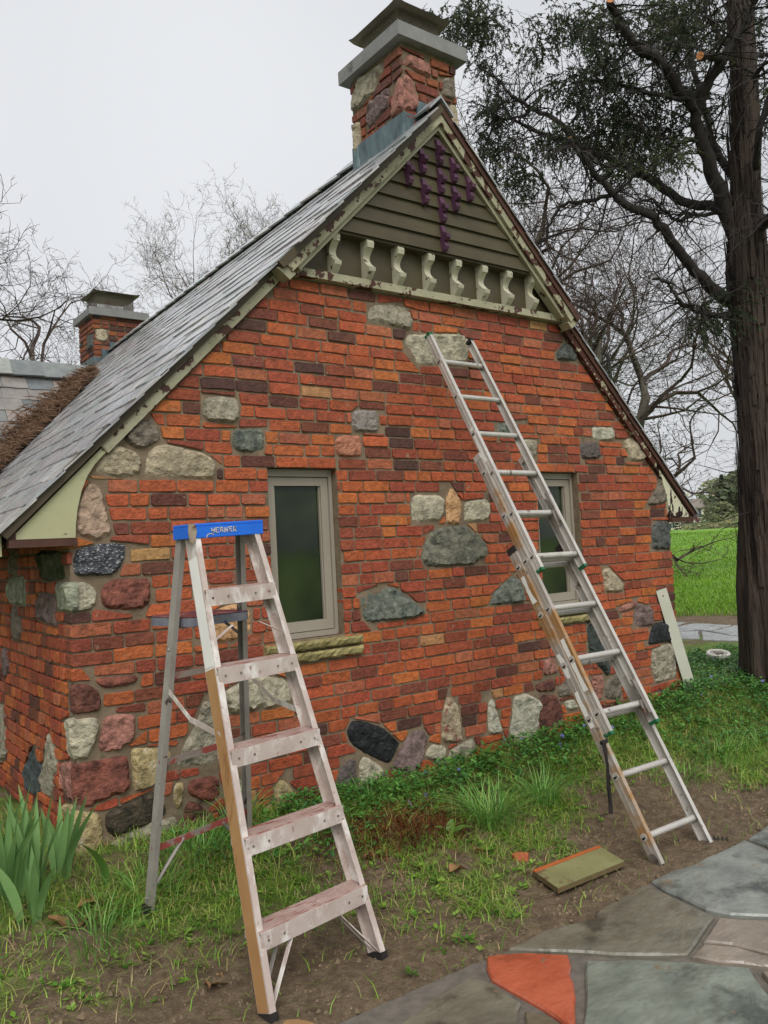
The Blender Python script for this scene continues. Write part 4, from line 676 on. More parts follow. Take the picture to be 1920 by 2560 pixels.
def stone_mesh(P, frame, thick, seed, depth=.03, sp=None):
    """fractured fieldstone: outline filled with uneven facets"""
    P = ccw([tuple(p) for p in P]); n = len(P)
    ring = []
    for i in range(n):
        a, b = P[i], P[(i + 1) % n]; l = math.hypot(b[0] - a[0], b[1] - a[1]); k = max(1, int(l / .022))
        for j in range(k):
            t = j / k; ring.append((a[0] + (b[0] - a[0]) * t, a[1] + (b[1] - a[1]) * t))
    # smooth + jitter the outline
    m_ = len(ring)
    for _k in range(1): ring = [((ring[i - 1][0] + 2 * ring[i][0] + ring[(i + 1) % m_][0]) / 4, (ring[i - 1][1] + 2 * ring[i][1] + ring[(i + 1) % m_][1]) / 4) for i in range(m_)]
    ring = [((ring[i - 1][0] + 2 * ring[i][0] + ring[(i + 1) % m_][0]) / 4 + random.uniform(-.003, .003), (ring[i - 1][1] + 2 * ring[i][1] + ring[(i + 1) % m_][1]) / 4 + random.uniform(-.003, .003)) for i in range(m_)]
    A = area(ring); sp = sp or max(.012, min(.024, math.sqrt(A) / 9))
    x0, x1 = min(p[0] for p in ring), max(p[0] for p in ring); z0, z1 = min(p[1] for p in ring), max(p[1] for p in ring)
    def dist(x, z):
        dm = 9
        for i in range(m_):
            a, b = ring[i], ring[(i + 1) % m_]; ex, ez = b[0] - a[0], b[1] - a[1]; l2 = ex * ex + ez * ez or 1
            t = max(0, min(1, ((x - a[0]) * ex + (z - a[1]) * ez) / l2)); dm = min(dm, math.hypot(x - a[0] - ex * t, z - a[1] - ez * t))
        return dm
    pts = [Vector(p) for p in ring]; ds = [0] * m_
    zz = z0; odd = 0
    while zz < z1:
        xx = x0 + (sp / 2 if odd else 0)
        while xx < x1:
            X, Z = xx + random.uniform(-.3, .3) * sp, zz + random.uniform(-.3, .3) * sp
            if inpoly(X, Z, ring):
                d = dist(X, Z)
                if d > sp * .35: pts.append(Vector((X, Z))); ds.append(d)
            xx += sp
        zz += sp * .87; odd ^= 1
    ed = [(i, (i + 1) % m_) for i in range(m_)]
    vo, eo, fo, _, _, _ = delaunay_2d_cdt(pts, ed, [], 1, 1e-5)
    S = random.uniform(0, 50); tx, tz = random.uniform(-.12, .12), random.uniform(-.12, .12); cx, cz = (x0 + x1) / 2, (z0 + z1) / 2
    hs = []
    for p in vo:
        d = dist(p.x, p.y)
        e = min(1, d / .02); prof = math.sqrt(max(0, 1 - (1 - e) ** 2))
        fa = noise.noise(Vector((p.x * 9 + S, p.y * 9, S))) * .010 + noise.noise(Vector((p.x * 24, p.y * 24 + S, 3))) * .007 + abs(noise.noise(Vector((p.x * 14 + S, p.y * 30, 9)))) * .010
        hs.append(prof * (thick + fa + (p.x - cx) * tx + (p.y - cz) * tz) - .003)
    nv = len(vo)
    vs = [frame(p.x, p.y, h) for p, h in zip(vo, hs)]
    fs = [tuple(f) for f in fo]
    # outward orientation
    out = []
    nrm = Vector(frame(0, 0, 1))
    for f in fs:
        a, b, c = (Vector(vs[i]) for i in f[:3])
        out.append(f if (b - a).cross(c - a).dot(nrm) > 0 else tuple(reversed(f)))
    # skirt to the back
    base = len(vs); rv = [i for i in range(m_)]
    vs += [frame(p[0], p[1], -depth) for p in ring]
    for i in range(m_): out.append((i, base + i, base + (i + 1) % m_, (i + 1) % m_))
    return vs, out
for i, (k, P) in enumerate(STONES):
    vs, fs = stone_mesh(P, front, .022 if k not in ('black',) else .028, i)
    mb = MB(); mb.add(vs, fs); mb.build('stone', stone_mat(k), gable)

# side wall: mostly header bricks
SSH = [(k, ccw(hull([tuple(p) for p in P]))) for k, P in SIDE_STONES]
z = 1.888 - PITCH * 29; row = 0
sbr = []
while z < 1.5:
    y = .105 if row % 2 else .115
    zj = random.uniform(-.002, .002)
    while y < 1.72:
        L_ = random.choice([.098, .1, .102, .098, .2]) if random.random() < .93 else .15
        P = [(y, z + zj), (y + L_, z + zj), (y + L_, z + zj + PITCH - .013), (y, z + zj + PITCH - .013)]
        for k, hl in SSH:
            if len(P) > 2: P = cut_by(P, hl, .008)
        if len(P) > 2 and area(P) > .0011: sbr.append(P)
        y += L_ + random.uniform(.009, .014)
    z += PITCH; row += 1
sbr.sort(key=lambda P: -view_size(P, side)); rest = MB()
for i, P in enumerate(sbr):
    vs, fs = brick_verts(P, .010, .012, side); fs = [tuple(reversed(f)) for f in fs]
    if i < 300: mb = MB(); mb.cc = tone(); mb.add(vs, fs); mb.build('brick', BRICK, side_wall, colors=True)
    else: rest.cc = tone(); rest.add(vs, fs)
if rest.v: tag(rest.build('brick_rows', BRICK, side_wall, colors=True), kind='stuff')
for i, (k, P) in enumerate(SIDE_STONES):
    vs, fs = stone_mesh(P, side, .016, i); mb = MB(); mb.add(vs, fs); mb.build('stone', stone_mat(k), side_wall)

# ---- windows
for wi, (a, b, c, d) in enumerate(WIN):
    wn = part('window', ((a + b) / 2, .07, (c + d) / 2), cottage)
    wn['label'] = 'narrow dark window beside the stepladder' if wi == 0 else 'narrow dark window behind the extension ladder'
    m = MB(); t = .022
    a0, b0, c0, d0 = a + .004, b - .004, c + .004, d - .004
    m.box(a0, a0 + t, .055, .14, c0, d0); m.box(b0 - t, b0, .055, .14, c0, d0); m.box(a0 + t, b0 - t, .055, .14, d0 - .042, d0); m.box(a0 + t, b0 - t, .04, .14, c0, c0 + .03)
    m.build('frame', TAUPE, wn)
    a1, b1, c1, d1 = a0 + t + .002, b0 - t - .002, c0 + .034, d0 - .046; w_ = .05
    m = MB(); m.box(a1, a1 + w_, .068, .12, c1, d1); m.box(b1 - w_, b1, .068, .12, c1, d1); m.box(a1 + w_, b1 - w_, .068, .12, d1 - w_, d1); m.box(a1 + w_, b1 - w_, .068, .12, c1, c1 + w_ + .01)
    for q in ((a1 + w_, a1 + w_ + .008, c1 + w_, d1 - w_), (b1 - w_ - .008, b1 - w_, c1 + w_, d1 - w_)): m.box(q[0], q[1], .08, .118, q[2], q[3])
    m.build('sash', TAUPE, wn)
    m = MB(); m.box(a1 + w_ - .01, b1 - w_ + .01, .096, .104, c1 + w_ - .01, d1 - w_ + .01); m.build('pane', GLASS, wn)
    x0, x1 = (1.035, 1.69) if wi == 0 else (3.25, 3.86)
    for z0, z1, pr, xa, xb in ((.822, .874, .055, x0, x1), (.757, .812, .048, x0 + .01, x1 + .004)):
        nseg = 26; m = MB(); vs = []
        for i in range(nseg + 1):
            X = xa + (xb - xa) * i / nseg
            for (yy, zz) in ((.055, z0), (-pr * .55, z0 + .004), (-pr * .85, z0 + (z1 - z0) * .3), (-pr, z0 + (z1 - z0) * .75), (-pr * .9, z1), (.055, z1 + .004)):
                jj = 0 if yy > 0 else 1
                vs.append((X, yy + jj * random.uniform(-.006, .006), zz + jj * random.uniform(-.003, .003)))
        f = []
        for i in range(nseg):
            for k in range(5): f.append((i * 6 + k, (i + 1) * 6 + k, (i + 1) * 6 + k + 1, i * 6 + k + 1))
        f.append(tuple(range(5, -1, -1))); f.append(tuple(nseg * 6 + k for k in range(6)))
        m.add(vs, f); m.build('sill_stone', SILLM, wn)

# ------------------------------------------------------------------ roof
SLATE_T = [(160, 163, 166), (170, 172, 174), (150, 153, 157), (166, 162, 163), (160, 156, 160), (154, 160, 159), (176, 174, 171)]
WING_T = [(112, 117, 118), (128, 131, 130), (138, 129, 123), (146, 135, 127), (104, 109, 111), (120, 123, 121), (132, 127, 122)]
def stone_tone(T):
    c = lin(random.choice(T)); k = random.uniform(.86, 1.1); return (c[0] * k, c[1] * k, c[2] * k, 1)
roof = MB()
roof.prism([(-.30, roof_z(-.30) - .02), (XC, ZR - .02), (XC, ZR - .09), (-.25, roof_z(-.25) - .085)], -.03, .3, 'y')
_m = Matrix(((1, SH, 0, 0), (0, 1, 0, 0), (0, 0, 1, 0), (0, 0, 0, 1)))
roof = MB()
roof.prism([(-.30, roof_z(-.30) - .02), (XC, ZR - .02), (XC, ZR - .07), (-.25, roof_z(-.25) - .075)], -.03, 8.6, 'y', _m)
roof.prism([(2 * XC + .30, roof_z(-.30) - .02), (2 * XC + .25, roof_z(-.25) - .075), (XC, ZR - .07), (XC, ZR - .02)], -.03, 8.6, 'y', _m)
roof.prism([(1.17, roof_z(1.17) - .02), (XC, ZR - .02), (XC, ZR - .07), (1.22, roof_z(1.22) - .07)], -.135, -.03, 'y')
roof.prism([(2 * XC - 1.17, roof_z(1.17) - .02), (2 * XC - 1.22, roof_z(1.22) - .07), (XC, ZR - .07), (XC, ZR - .02)], -.135, -.03, 'y')
ROOFDECK = mat('roof_deck_boards', lin((52, 40, 34)), lin((70, 56, 46)), scale=6, rough=.8)
roof = roof.build('roof', ROOFDECK, cottage)
S2 = math.sqrt(.5)
def slate_shape(L_, w_, th, rag):
    """unit slate: u across, v down slope (butt at v=0), w thickness; returns verts, faces"""
    k = 5; top = []; bot = []
    butt = [(-w_ / 2 + w_ * i / (k - 1), random.uniform(-rag, rag)) for i in range(k)]
    out = butt + [(w_ / 2, L_), (-w_ / 2, L_)]
    n = len(out); vs = [(u, v, th) for u, v in out] + [(u, v, 0) for u, v in out]
    fs = [tuple(range(n))] + [(i, n + i, n + (i + 1) % n, (i + 1) % n) for i in range(n)]
    return vs, fs
def put_slates(parent, origin, udir, vdir, nrm, rows, expo, ulen, tones, keep, th=.010, skip=None, wid=(.19, .31), ustart=None, name='slate'):
    lst = []
    for r_ in range(rows):
        u = (ustart(r_) if ustart else 0.0) - (random.random() * .06 if r_ % 2 else random.random() * .03) * 0
        first = True
        while u < ulen:
            w_ = random.uniform(*wid)
            if first and r_ % 2: w_ *= .55
            first = False
            Ls = expo * (1.28 if r_ < rows - 1 else 1.0); vs, fs = slate_shape(Ls, w_ - .004, th * random.uniform(.75, 1.5), .006)
            tilt = .038 + random.uniform(-.003, .005); lift = random.uniform(.0, .0025)
            o = origin + udir * (u + w_ / 2) + vdir * (r_ * expo)
            V = []
            for a, b, c in vs:
                hgt = c + lift + (expo * 1.28 - b) * tilt * .9
                V.append(o + udir * a + vdir * b + nrm * hgt)
            u += w_
            ctr = sum(V, Vector()) / len(V)
            if skip and skip(ctr): continue
            q = ctr - CAM
            lst.append((w_ * abs(q.normalized().dot(nrm)) / q.length_squared, V, fs, stone_tone(tones)))
    lst.sort(key=lambda t: -t[0]); rest = MB()
    for i, (s_, V, fs, c) in enumerate(lst):
        if i < keep: mb = MB(); mb.cc = c; mb.add(V, fs); mb.build(name, SLATE, parent, colors=True)
        else: rest.cc = c; rest.add(V, fs)
    if rest.v: tag(rest.build(name + '_rows', SLATE, parent, colors=True), kind='stuff')
yd = Vector((SH, 1, 0)).normalized()
nL = Vector((-S2, SH * S2, S2)).normalized(); vL = nL.cross(yd).normalized()
if vL.z < 0: vL = -vL
EX = .19
WR_Y, WR_Z, WSL = 4.65, 3.42, 1.25      # the wing's ridge
def in_wing(c): return c.y > WR_Y - (WR_Z - c.z) / WSL + .05 and c.z < WR_Z - .03
put_slates(roof, Vector((-.325, 0, roof_z(-.325) - .012)), yd, vL, nL, 20, EX, 8.5, SLATE_T, 296, skip=in_wing, ustart=lambda r_: -.074 if r_ * EX * S2 - .325 < 1.16 else -.176, name='slate')
# right slope: the edge courses that show along the gable
nR = Vector((S2, 0, S2)); vR = Vector((-S2, 0, S2))
put_slates(roof, Vector((2 * XC + .325, 0, roof_z(-.325) - .012)), Vector((0, 1, 0)), vR, nR, 20, EX, .5, SLATE_T, 0, ustart=lambda r_: -.074 if r_ * EX * S2 - .325 < 1.16 else -.176, name='far_slope_slate')
# ridge slates
for i in range(-1, 28):
    y = .66 + i * .29 if i >= 0 else -.178
    for sg in (-1, 1):
        m = MB(); m.cc = stone_tone(SLATE_T)
        M4 = Matrix.Translation((XC + SH * y, y, ZR + .035)) @ Matrix.Rotation(sg * R(45), 4, 'Y') @ Matrix.Rotation(random.uniform(.01, .03), 4, 'X')
        if sg < 0: m.box(-.15, 0.0, 0, .31 if i >= 0 else .16, -.002, .012, M4)
        else: m.box(0, .15, 0, .31 if i >= 0 else .16, -.012, .002, M4)
        m.build('ridge_slate', SLATE, roof, colors=True)

# ---- wing roof (its slope faces the camera)
wing_roof = MB(); zl = 1.2
wing_roof.prism([(WR_Y - (WR_Z - zl) / WSL, zl - .03), (WR_Y, WR_Z - .03), (WR_Y + 1.8, zl - .03)], -4.5, 1.75, 'x')
wing_roof = wing_roof.build('wing_roof', ROOFDECK, cottage)
vW = Vector((0, 1, WSL)).normalized(); nW = Vector((0, -WSL, 1)).normalized()
def out_main(c): return c.z < ZR - (XC + SH * c.y - c.x) - .05
EXW = .165; NRW = 16
oW = Vector((-2.2, WR_Y, WR_Z)) - vW * (EXW * NRW + .02)
put_slates(wing_roof, oW + nW * -.015, Vector((1, 0, 0)), vW, nW, NRW, EXW, 4.1, WING_T, 260, skip=out_main, wid=(.2, .29), th=.010)
for i in range(13):
    m = MB(); m.cc = stone_tone([(128, 134, 132), (150, 154, 148), (112, 118, 118)])
    x = -2.3 + i * .305; M4 = Matrix.Translation((x, WR_Y, WR_Z + .05)) @ Matrix.Rotation(math.atan(WSL), 4, 'X') @ Matrix.Rotation(-.035, 4, 'Y')
    m.box(.004, .325, -.23, .0, -.004, .014, M4); m.build('ridge_slate', SLATE, wing_roof, colors=True)

# pine needles lodged in the valley
NEED = mat('dead_needles', lin((84, 64, 50)), lin((138, 108, 84)), scale=9, bump=0, rough=.9, world=True)
nd = MB(); 
for i in range(4200):
    t = random.random() ** .9; spread = .06 + .11 * (1 - t)
    zv = 2.0 + (WR_Z - .06 - 2.0) * t; yv = WR_Y - (WR_Z - zv) / WSL; xv = XC + SH * yv - (ZR - zv)
    a = random.gauss(0, .5); b = random.random()
    p = Vector((xv - abs(random.gauss(0, spread)) * 1.1, yv - abs(random.gauss(0, spread)) * .8, zv + random.uniform(.0, .10) * b + .03))
    zmin = max(ZR - (XC + SH * p.y - p.x), WR_Z - (WR_Y - p.y) * WSL) + .02
    p.z = max(zmin, min(p.z, zmin + .10)) + random.uniform(0, .05)
    d = Vector((random.gauss(0, 1), random.gauss(0, 1), random.gauss(0, .45))).normalized() * random.uniform(.03, .1); s_ = d.cross(Vector((random.random(), random.random(), 1))).normalized() * random.uniform(.0015, .004)
    nd.add([p - d, p + s_ + Vector((0, 0, .01)), p + d, p - s_], [(0, 1, 2, 3)])
tag(nd.build('pine_needle_litter', NEED), 'brown dead needles and twigs heaped in the slate roof valley', 'needles', None, 'stuff')

# ---- rake trim on the gable, both sides
def rake(name, x0, x1, off0, off1, y0, y1, m_, flip):
    mb = MB(); d = Vector((S2, 0, S2)); perp = Vector((S2, 0, -S2))
    def P(x): return Vector((x, 0, roof_z(x)))
    mb.beam(P(x0), P(x1), perp, off0, off1, (0, 1, 0), y0, y1)
    if flip: mb.v = [(2 * XC - p[0], p[1], p[2]) for p in mb.v]; mb.f = [tuple(reversed(f)) for f in mb.f]
    return mb.build(name, m_, cottage)
for flip in (False, True):
    cr_ = CREAMR if not flip else CREAMRR
    rake('rake_moulding', 1.17, XC + (.006 if not flip else -.002), -.008, .040, -.158 + .001 * flip, -.1365, OLIVED if not flip else REDWOOD, flip)
    rake('rake_board', 1.20, XC - (.012 if not flip else .022), .041, .090, -.146 + .001 * flip, -.06, CREAMR, flip)
    rake('rake_bed_moulding', 1.245, XC - (.055 if not flip else .07), .091, .118, -.122 + .001 * flip, -.05, CREAM, flip)
    rake('rake_moulding', -.318, 1.20, -.008, .040, -.056, -.0315, OLIVED if not flip else REDWOOD, flip)
    rake('rake_board', .135, 1.25, .041, .090, -.042, .03, cr_, flip)
    # knee block closing the end of the upper rake
    mb = MB(); pts = [(1.168, roof_z(1.168) - .02), (1.205, roof_z(1.205) - .02), (1.29, roof_z(1.29) - .16), (1.248, roof_z(1.248) - .16)]
    if flip: pts = [(2 * XC - a, b) for a, b in pts][::-1]
    mb.prism(pts, -.134, -.045, 'y'); mb.build('rake_end_block', CREAM, cottage)
    # curved eave return
    cur = [(.027, 1.521), (.031, 1.588), (.041, 1.662), (.064, 1.752), (.096, 1.828), (.133, 1.884), (.18, 1.935), (.20, 1.95)]
    P_ = cur + [(.16, roof_z(.16) - .043), (-.10, roof_z(-.10) - .043), (-.245, roof_z(-.245) - .043), (-.245, 1.521)]
    if flip: P_ = [(2 * XC - a, b) for a, b in P_][::-1]
    mb = MB(); mb.prism(P_, -.030, .02, 'y'); mb.build('eave_return', GREENP if not flip else mat('return_paint_peeling', lin((196, 192, 164)), lin((206, 204, 178)), rough=.6, bump=.3, patch=(lin((44, 26, 22)), .53, .015, 10, (1, 1, .5))), cottage)
    mb = MB(); xx = (-.28, .03) if not flip else (2 * XC - .03, 2 * XC + .28)
    mb.box(xx[0], xx[1], -.05, .06, 1.482, 1.518); mb.build('return_base', REDWOOD, cottage)
    mb = MB(); sx = (-.282, -.247) if not flip else (2 * XC + .247, 2 * XC + .282)
    mb.box(sx[0], sx[1], -.032, .0, 1.519, 1.60); mb.build('return_stop', REDWOOD, cottage)
    mb = MB(); fx = (-.335, -.30) if not flip else (2 * XC + .30, 2 * XC + .335)
    mb.box(fx[0], fx[1], .015, 6.3, 1.445 if not flip else 1.50, 1.545); mb.build('eave_fascia', GREENP, cottage)
    mb = MB(); fx = (-.298, .0) if not flip else (2 * XC, 2 * XC + .298)
    mb.box(fx[0], fx[1], .07, 6.3, 1.50, 1.52); mb.build('eave_soffit', REDWOOD, cottage)

# ---- gable: panel, clapboards, brackets
def inner(z, m=.124): return XC - (ZR - z) + m * 1.414       # left inner limit under the rake at height z
mb = MB(); z0, z1 = 3.075, 3.345
mb.prism([(inner(z0, .06), z0), (2 * XC - inner(z0, .06), z0), (2 * XC - inner(z1, .06), z1), (inner(z1, .06), z1)], -.016, .02, 'y'); mb.build('frieze_panel', OLIVE, cottage)
mb = MB(); mb.box(1.255, 2 * XC - 1.255, -.062, .01, 3.025, 3.074); mb.build('trim_board', CREAMR, cottage)
zb = 3.335; k = 0
while zb < 4.2:
    zt = min(zb + .100, 4.22)
    mb = MB(); a0, a1 = inner(zb, .09), inner(zt, .09)
    if a1 > XC - .01: a1 = XC - .01
    P4 = [(a0, zb), (2 * XC - a0, zb), (2 * XC - a1, zt + .012), (a1, zt + .012)]
    vs = [(p[0], y_, p[1]) for p, y_ in zip(P4, (-.108, -.108, -.088, -.088))] + [(p[0], y_ + .016, p[1]) for p, y_ in zip(P4, (-.108, -.108, -.088, -.088))]
    mb.add(vs, [(0, 1, 2, 3), (7, 6, 5, 4), (0, 4, 5, 1), (1, 5, 6, 2), (2, 6, 7, 3), (3, 7, 4, 0)])
    mb.build('siding_board', OLIVE, cottage); zb += .100; k += 1
mb = MB(); a0 = inner(3.335, .09); mb.box(a0, 2 * XC - a0, -.09, -.016, 3.320, 3.334); mb.build('siding_soffit', OLIVED, cottage)
def bracket(prof, th, m_, name):
    mb = MB(); mb.prism(prof, -th / 2, th / 2, 'x'); return mb
# scalloped white bracket: (y, z)
def arc(cx, cz, r_, a0, a1, n): return [(cx + r_ * math.cos(R(a0 + (a1 - a0) * i / n)), cz + r_ * math.sin(R(a0 + (a1 - a0) * i / n))) for i in range(n + 1)]
bp_ = [(-.017, .262), (-.082, .262), (-.098, .235), (-.092, .205), (-.078, .198)] + [(-.078 + .036 * math.sin(math.pi * t / 8) - .0 * t, .198 - .105 * t / 8) for t in range(1, 8)] + [(-.092, .082), (-.104, .078), (-.098, .055), (-.075, .03), (-.05, .006), (-.017, .0)]
for i, x in enumerate((1.609, 1.865, 2.109, 2.36, 2.606, 2.85, 3.089, 3.341)):
    mb = MB(); mb.prism(bp_, -.025, .025, 'x', Matrix.Translation((x, 0, 3.074 - .012) if False else (x, 0, 3.066)) @ Matrix.Rotation(R(random.uniform(-1, 1)), 4, 'Y'))
    mb.v = [(a, b - .045 if False else b, c) for a, b, c in mb.v]
    mb.build('bracket', BRKT, cottage)
pp = [(-.0, .178), (-.016, .178), (-.026, .15), (-.030, .13), (-.052, .120), (-.072, .104), (-.070, .084), (-.050, .070), (-.034, .064), (-.046, .050), (-.050, .03), (-.038, .008), (-.02, .0), (0, 0)]
for x, z in ((2.4555, 4.012), (2.3036, 3.917), (2.1838, 3.816), (2.576, 3.919), (2.456, 3.816), (2.715, 3.8215), (2.311, 3.715), (2.577, 3.721), (2.457, 3.621), (2.458, 3.427)):
    mb = MB(); mb.prism(pp, -.017, .017, 'x', Matrix.Translation((x, -.098, z - .09))); mb.build('purple_bracket', PURPLE, cottage)

# ------------------------------------------------------------------ chimneys
def chimney(x0, x1, y0, y1, zb, zt, label, stones_f, stones_l, capz, lid_z, seed, bricks_keep):
    random.seed(seed)
    mb = MB(); mb.box(x0 + .004, x1, y0 + .004, y1, zb, zt); ch = mb.build('chimney', MORTAR, cottage); ch['label'] = label
    def ff(u, v, d): return (u, y0 - d, v)
    def fl(u, v, d): return (x0 - d, u, v)
    for fr, a, b, stn in ((ff, x0, x1, stones_f), (fl, y0, y1, stones_l)):
        hl = [ccw(hull(P)) for _, P in stn]
        z = zb + .02; row = 0
        while z < zt - .03:
            x = a + (.0 if row % 2 else -.0); fi = True
            while x < b - .02:
                L_ = random.choice([.1, .2, .2]) if not (fi and row % 2) else .1
                fi = False
                x1_ = min(x + L_, b)
                P = [(x, z), (x1_, z), (x1_, z + PITCH - .014), (x, z + PITCH - .014)]
                for h_ in hl:
                    if len(P) > 2: P = cut_by(P, h_, .008)
                if len(P) > 2 and area(P) > .001:
                    vs, fs = brick_verts(P, .010, .012, fr)
                    if fr is fl: fs = [tuple(reversed(f)) for f in fs]
                    m = MB(); t_ = tone(); m.cc = (t_[0] * .62, t_[1] * .72, t_[2] * .8, 1); m.add(vs, fs); m.build('brick', BRICK, ch, colors=True)
                x = x1_ + .013
            z += PITCH; row += 1
        for k, P in stn:
            vs, fs = stone_mesh(P, fr, .022, 0); m = MB(); m.add(vs, fs); m.build('stone', stone_mat(k), ch)
    ov = .065; m = MB()
    c0 = [(x0 - ov, y0 - ov), (x1 + ov, y0 - ov), (x1 + ov, y1 + ov), (x0 - ov, y1 + ov)]
    m.prism(c0, zt, zt + capz - .012, 'z'); m.v = [(a, b, c + random.uniform(-.003, .003)) for a, b, c in m.v]
    i_ = .012; n = len(m.v)
    m.prism([(x0 - ov + i_, y0 - ov + i_), (x1 + ov - i_, y0 - ov + i_), (x1 + ov - i_, y1 + ov - i_), (x0 - ov + i_, y1 + ov - i_)], zt + capz - .0121, zt + capz, 'z')
    m.build('cap_slab', CONC, ch)
    # flue tile, mesh and lid
    zc = zt + capz; cx, cy = (x0 + x1) / 2, (y0 + y1) / 2; hw, hd = (x1 - x0) * .36, (y1 - y0) * .36
    m = MB()
    for (a, b, c, d) in ((cx - hw, cx + hw, cy - hd, cy - hd + .02), (cx - hw, cx + hw, cy + hd - .02, cy + hd), (cx - hw, cx - hw + .02, cy - hd + .021, cy + hd - .021), (cx + hw - .02, cx + hw, cy - hd + .021, cy + hd - .021)): m.box(a, b, c, d, zc, zc + .05)
    m.build('flue_collar', CONC, ch)
    m = MB(); mw = .0022
    for fa in range(4):
        l = 2 * hw if fa < 2 else 2 * hd; nn_ = int(l / .022); H_ = lid_z - zc - .045
        for k in range(-int(H_ / .022), nn_):
            for sg in (1, -1):
                u0 = k * .022; p0u, p0z, p1u, p1z = u0, 0, u0 + H_, H_
                if p0u < 0: p0z -= p0u; p0u = 0
                if p1u > l: p1z -= p1u - l; p1u = l
                if p1z <= p0z: continue
                if sg < 0: p0u, p1u = l - p0u, l - p1u
                def Q(u, z_):
                    if fa == 0: return (cx - hw + u, cy - hd - .003, zc + .05 + z_)
                    if fa == 1: return (cx - hw + u, cy + hd + .003, zc + .05 + z_)
                    if fa == 2: return (cx - hw - .003, cy - hd + u, zc + .05 + z_)
                    return (cx + hw + .003, cy - hd + u, zc + .05 + z_)
                m.tube([Q(p0u, p0z), Q(p1u, p1z)], mw, 3, False)
    m.build('mesh_screen', TIN, ch)
    m = MB(); e = .075; lw, ld = hw + e, hd + e; vs = []; n_ = 12
    for i in range(n_ + 1):
        for j in range(n_ + 1):
            u, v = -1 + 2 * i / n_, -1 + 2 * j / n_; r_ = max(abs(u), abs(v))
            vs.append((cx + u * lw, cy + v * ld, lid_z + .02 * (1 - r_) - .02 * max(0, r_ - .75) + (.018 * max(0, abs(u * v) - .8) / .2) + .012 * (r_ > .99)))
    f = [(i * (n_ + 1) + j, (i + 1) * (n_ + 1) + j, (i + 1) * (n_ + 1) + j + 1, i * (n_ + 1) + j + 1) for i in range(n_) for j in range(n_)]
    k0 = len(vs); vs += [(a, b, c - .004) for a, b, c in vs]; f += [tuple(k0 + q for q in reversed(t)) for t in f]
    m.add(vs, f); m.build('rain_lid', TIN, ch)
    # stepped copper flashing up the slope
    xr = XC + SH * y0; m = MB(); st = .11; xa = x0 - .012
    while xa < xr - .02:
        zr0 = ZR - abs(XC + SH * y0 - xa); zt_ = zr0 + .155
        m.box(xa, min(xa + st, xr), y0 - .016, y0 - .012, zr0 - .12, zt_); xa += st + .001
    m.build('step_flashing', COPPER, ch)
    zr0 = ZR - abs(XC + SH * y0 - x0)
    m = MB(); m.box(x0 - .018, x0 - .013, y0 - .017, y1, zr0 - .08, zr0 + .145); m.build('side_flashing', COPPER, ch)
    return ch
st0 = random.getstate()
f1 = [('rose', [(2.275, 4.60), (2.33, 4.715), (2.52, 4.70), (2.525, 4.595), (2.42, 4.60), (2.33, 4.63)]), ('rose', [(2.272, 4.30), (2.275, 4.54), (2.30, 4.575), (2.36, 4.53), (2.40, 4.43), (2.40, 4.36), (2.36, 4.32)]),
      ('brown_grey', [(2.62, 4.50), (2.63, 4.64), (2.73, 4.66), (2.75, 4.55), (2.71, 4.49)]), ('tan', [(2.66, 4.30), (2.68, 4.46), (2.75, 4.47), (2.755, 4.25), (2.70, 4.25)])]
l1 = [('grey_tan', [(.30, 4.58), (.28, 4.69), (.20, 4.66), (.19, 4.74), (.48, 4.76), (.585, 4.63), (.59, 4.54), (.45, 4.55)]), ('mauve', [(.16, 4.40), (.13, 4.53), (.38, 4.53), (.42, 4.40), (.40, 4.34)]), ('rose', [(.005, 4.30), (.005, 4.55), (.06, 4.54), (.12, 4.40), (.13, 4.28)]), ('tan', [(.50, 4.25), (.49, 4.45), (.585, 4.47), (.585, 4.20)])]
chimney(2.27, 2.75, 0.0, .59, 3.95, 4.775, 'near chimney of brick and pink stone at the gable peak', f1, l1, .105, 5.07, 11, 80)
f2 = [('tan', [(2.40, 4.40), (2.40, 4.56), (2.55, 4.57), (2.57, 4.43), (2.50, 4.39)])]
l2 = [('dark_grey', [(7.02, 4.30), (7.02, 4.5), (7.3, 4.52), (7.32, 4.3)])]
chimney(2.37, 3.07, 7.0, 7.62, 3.9, 4.745, 'far brick chimney standing behind the slate roof', f2, l2, .105, 5.10, 12, 80)
random.setstate(st0)

# ------------------------------------------------------------------ ladders
ALU = mat('worn_aluminium', lin((176, 172, 164)), lin((204, 200, 194)), scale=9, rough=.42, metal=.3, bump=.15, bscale=50, bdist=.002, spec=.5, patch=(lin((200, 196, 188)), .58, .05, 14, (1, 1, .4)), patch2=(lin((120, 104, 92)), .62, .06, 11))
ALUP = mat('paint_splashed_aluminium', lin((176, 158, 148)), lin((202, 190, 182)), scale=10, rough=.5, metal=.1, bump=.25, bscale=60, bdist=.002, patch=(lin((226, 221, 215)), .50, .16, 13, (1, 1, .45)), patch2=(lin((160, 130, 118)), .62, .08, 36))
ALUD = mat('dull_aluminium', lin((138, 132, 126)), lin((166, 160, 152)), scale=9, rough=.5, metal=.2, bump=.15, bscale=50, bdist=.002, patch=(lin((86, 74, 66)), .62, .05, 15))
TANP = mat('tan_stained_rail', lin((160, 118, 74)), lin((182, 142, 98)), scale=5, rough=.5, metal=.15, bump=.2, bscale=60, bdist=.002, patch=(lin((134, 92, 56)), .6, .08, 9, (1, 1, .3)))
TANA = mat('partly_tan_rail', lin((168, 160, 150)), lin((184, 178, 170)), scale=5, rough=.45, metal=.4, bump=.2, bscale=50, bdist=.002, patch=(lin((166, 128, 84)), .49, .10, 2.6), rough2=.6, patch2=(lin((70, 70, 86)), .68, .02, 12))
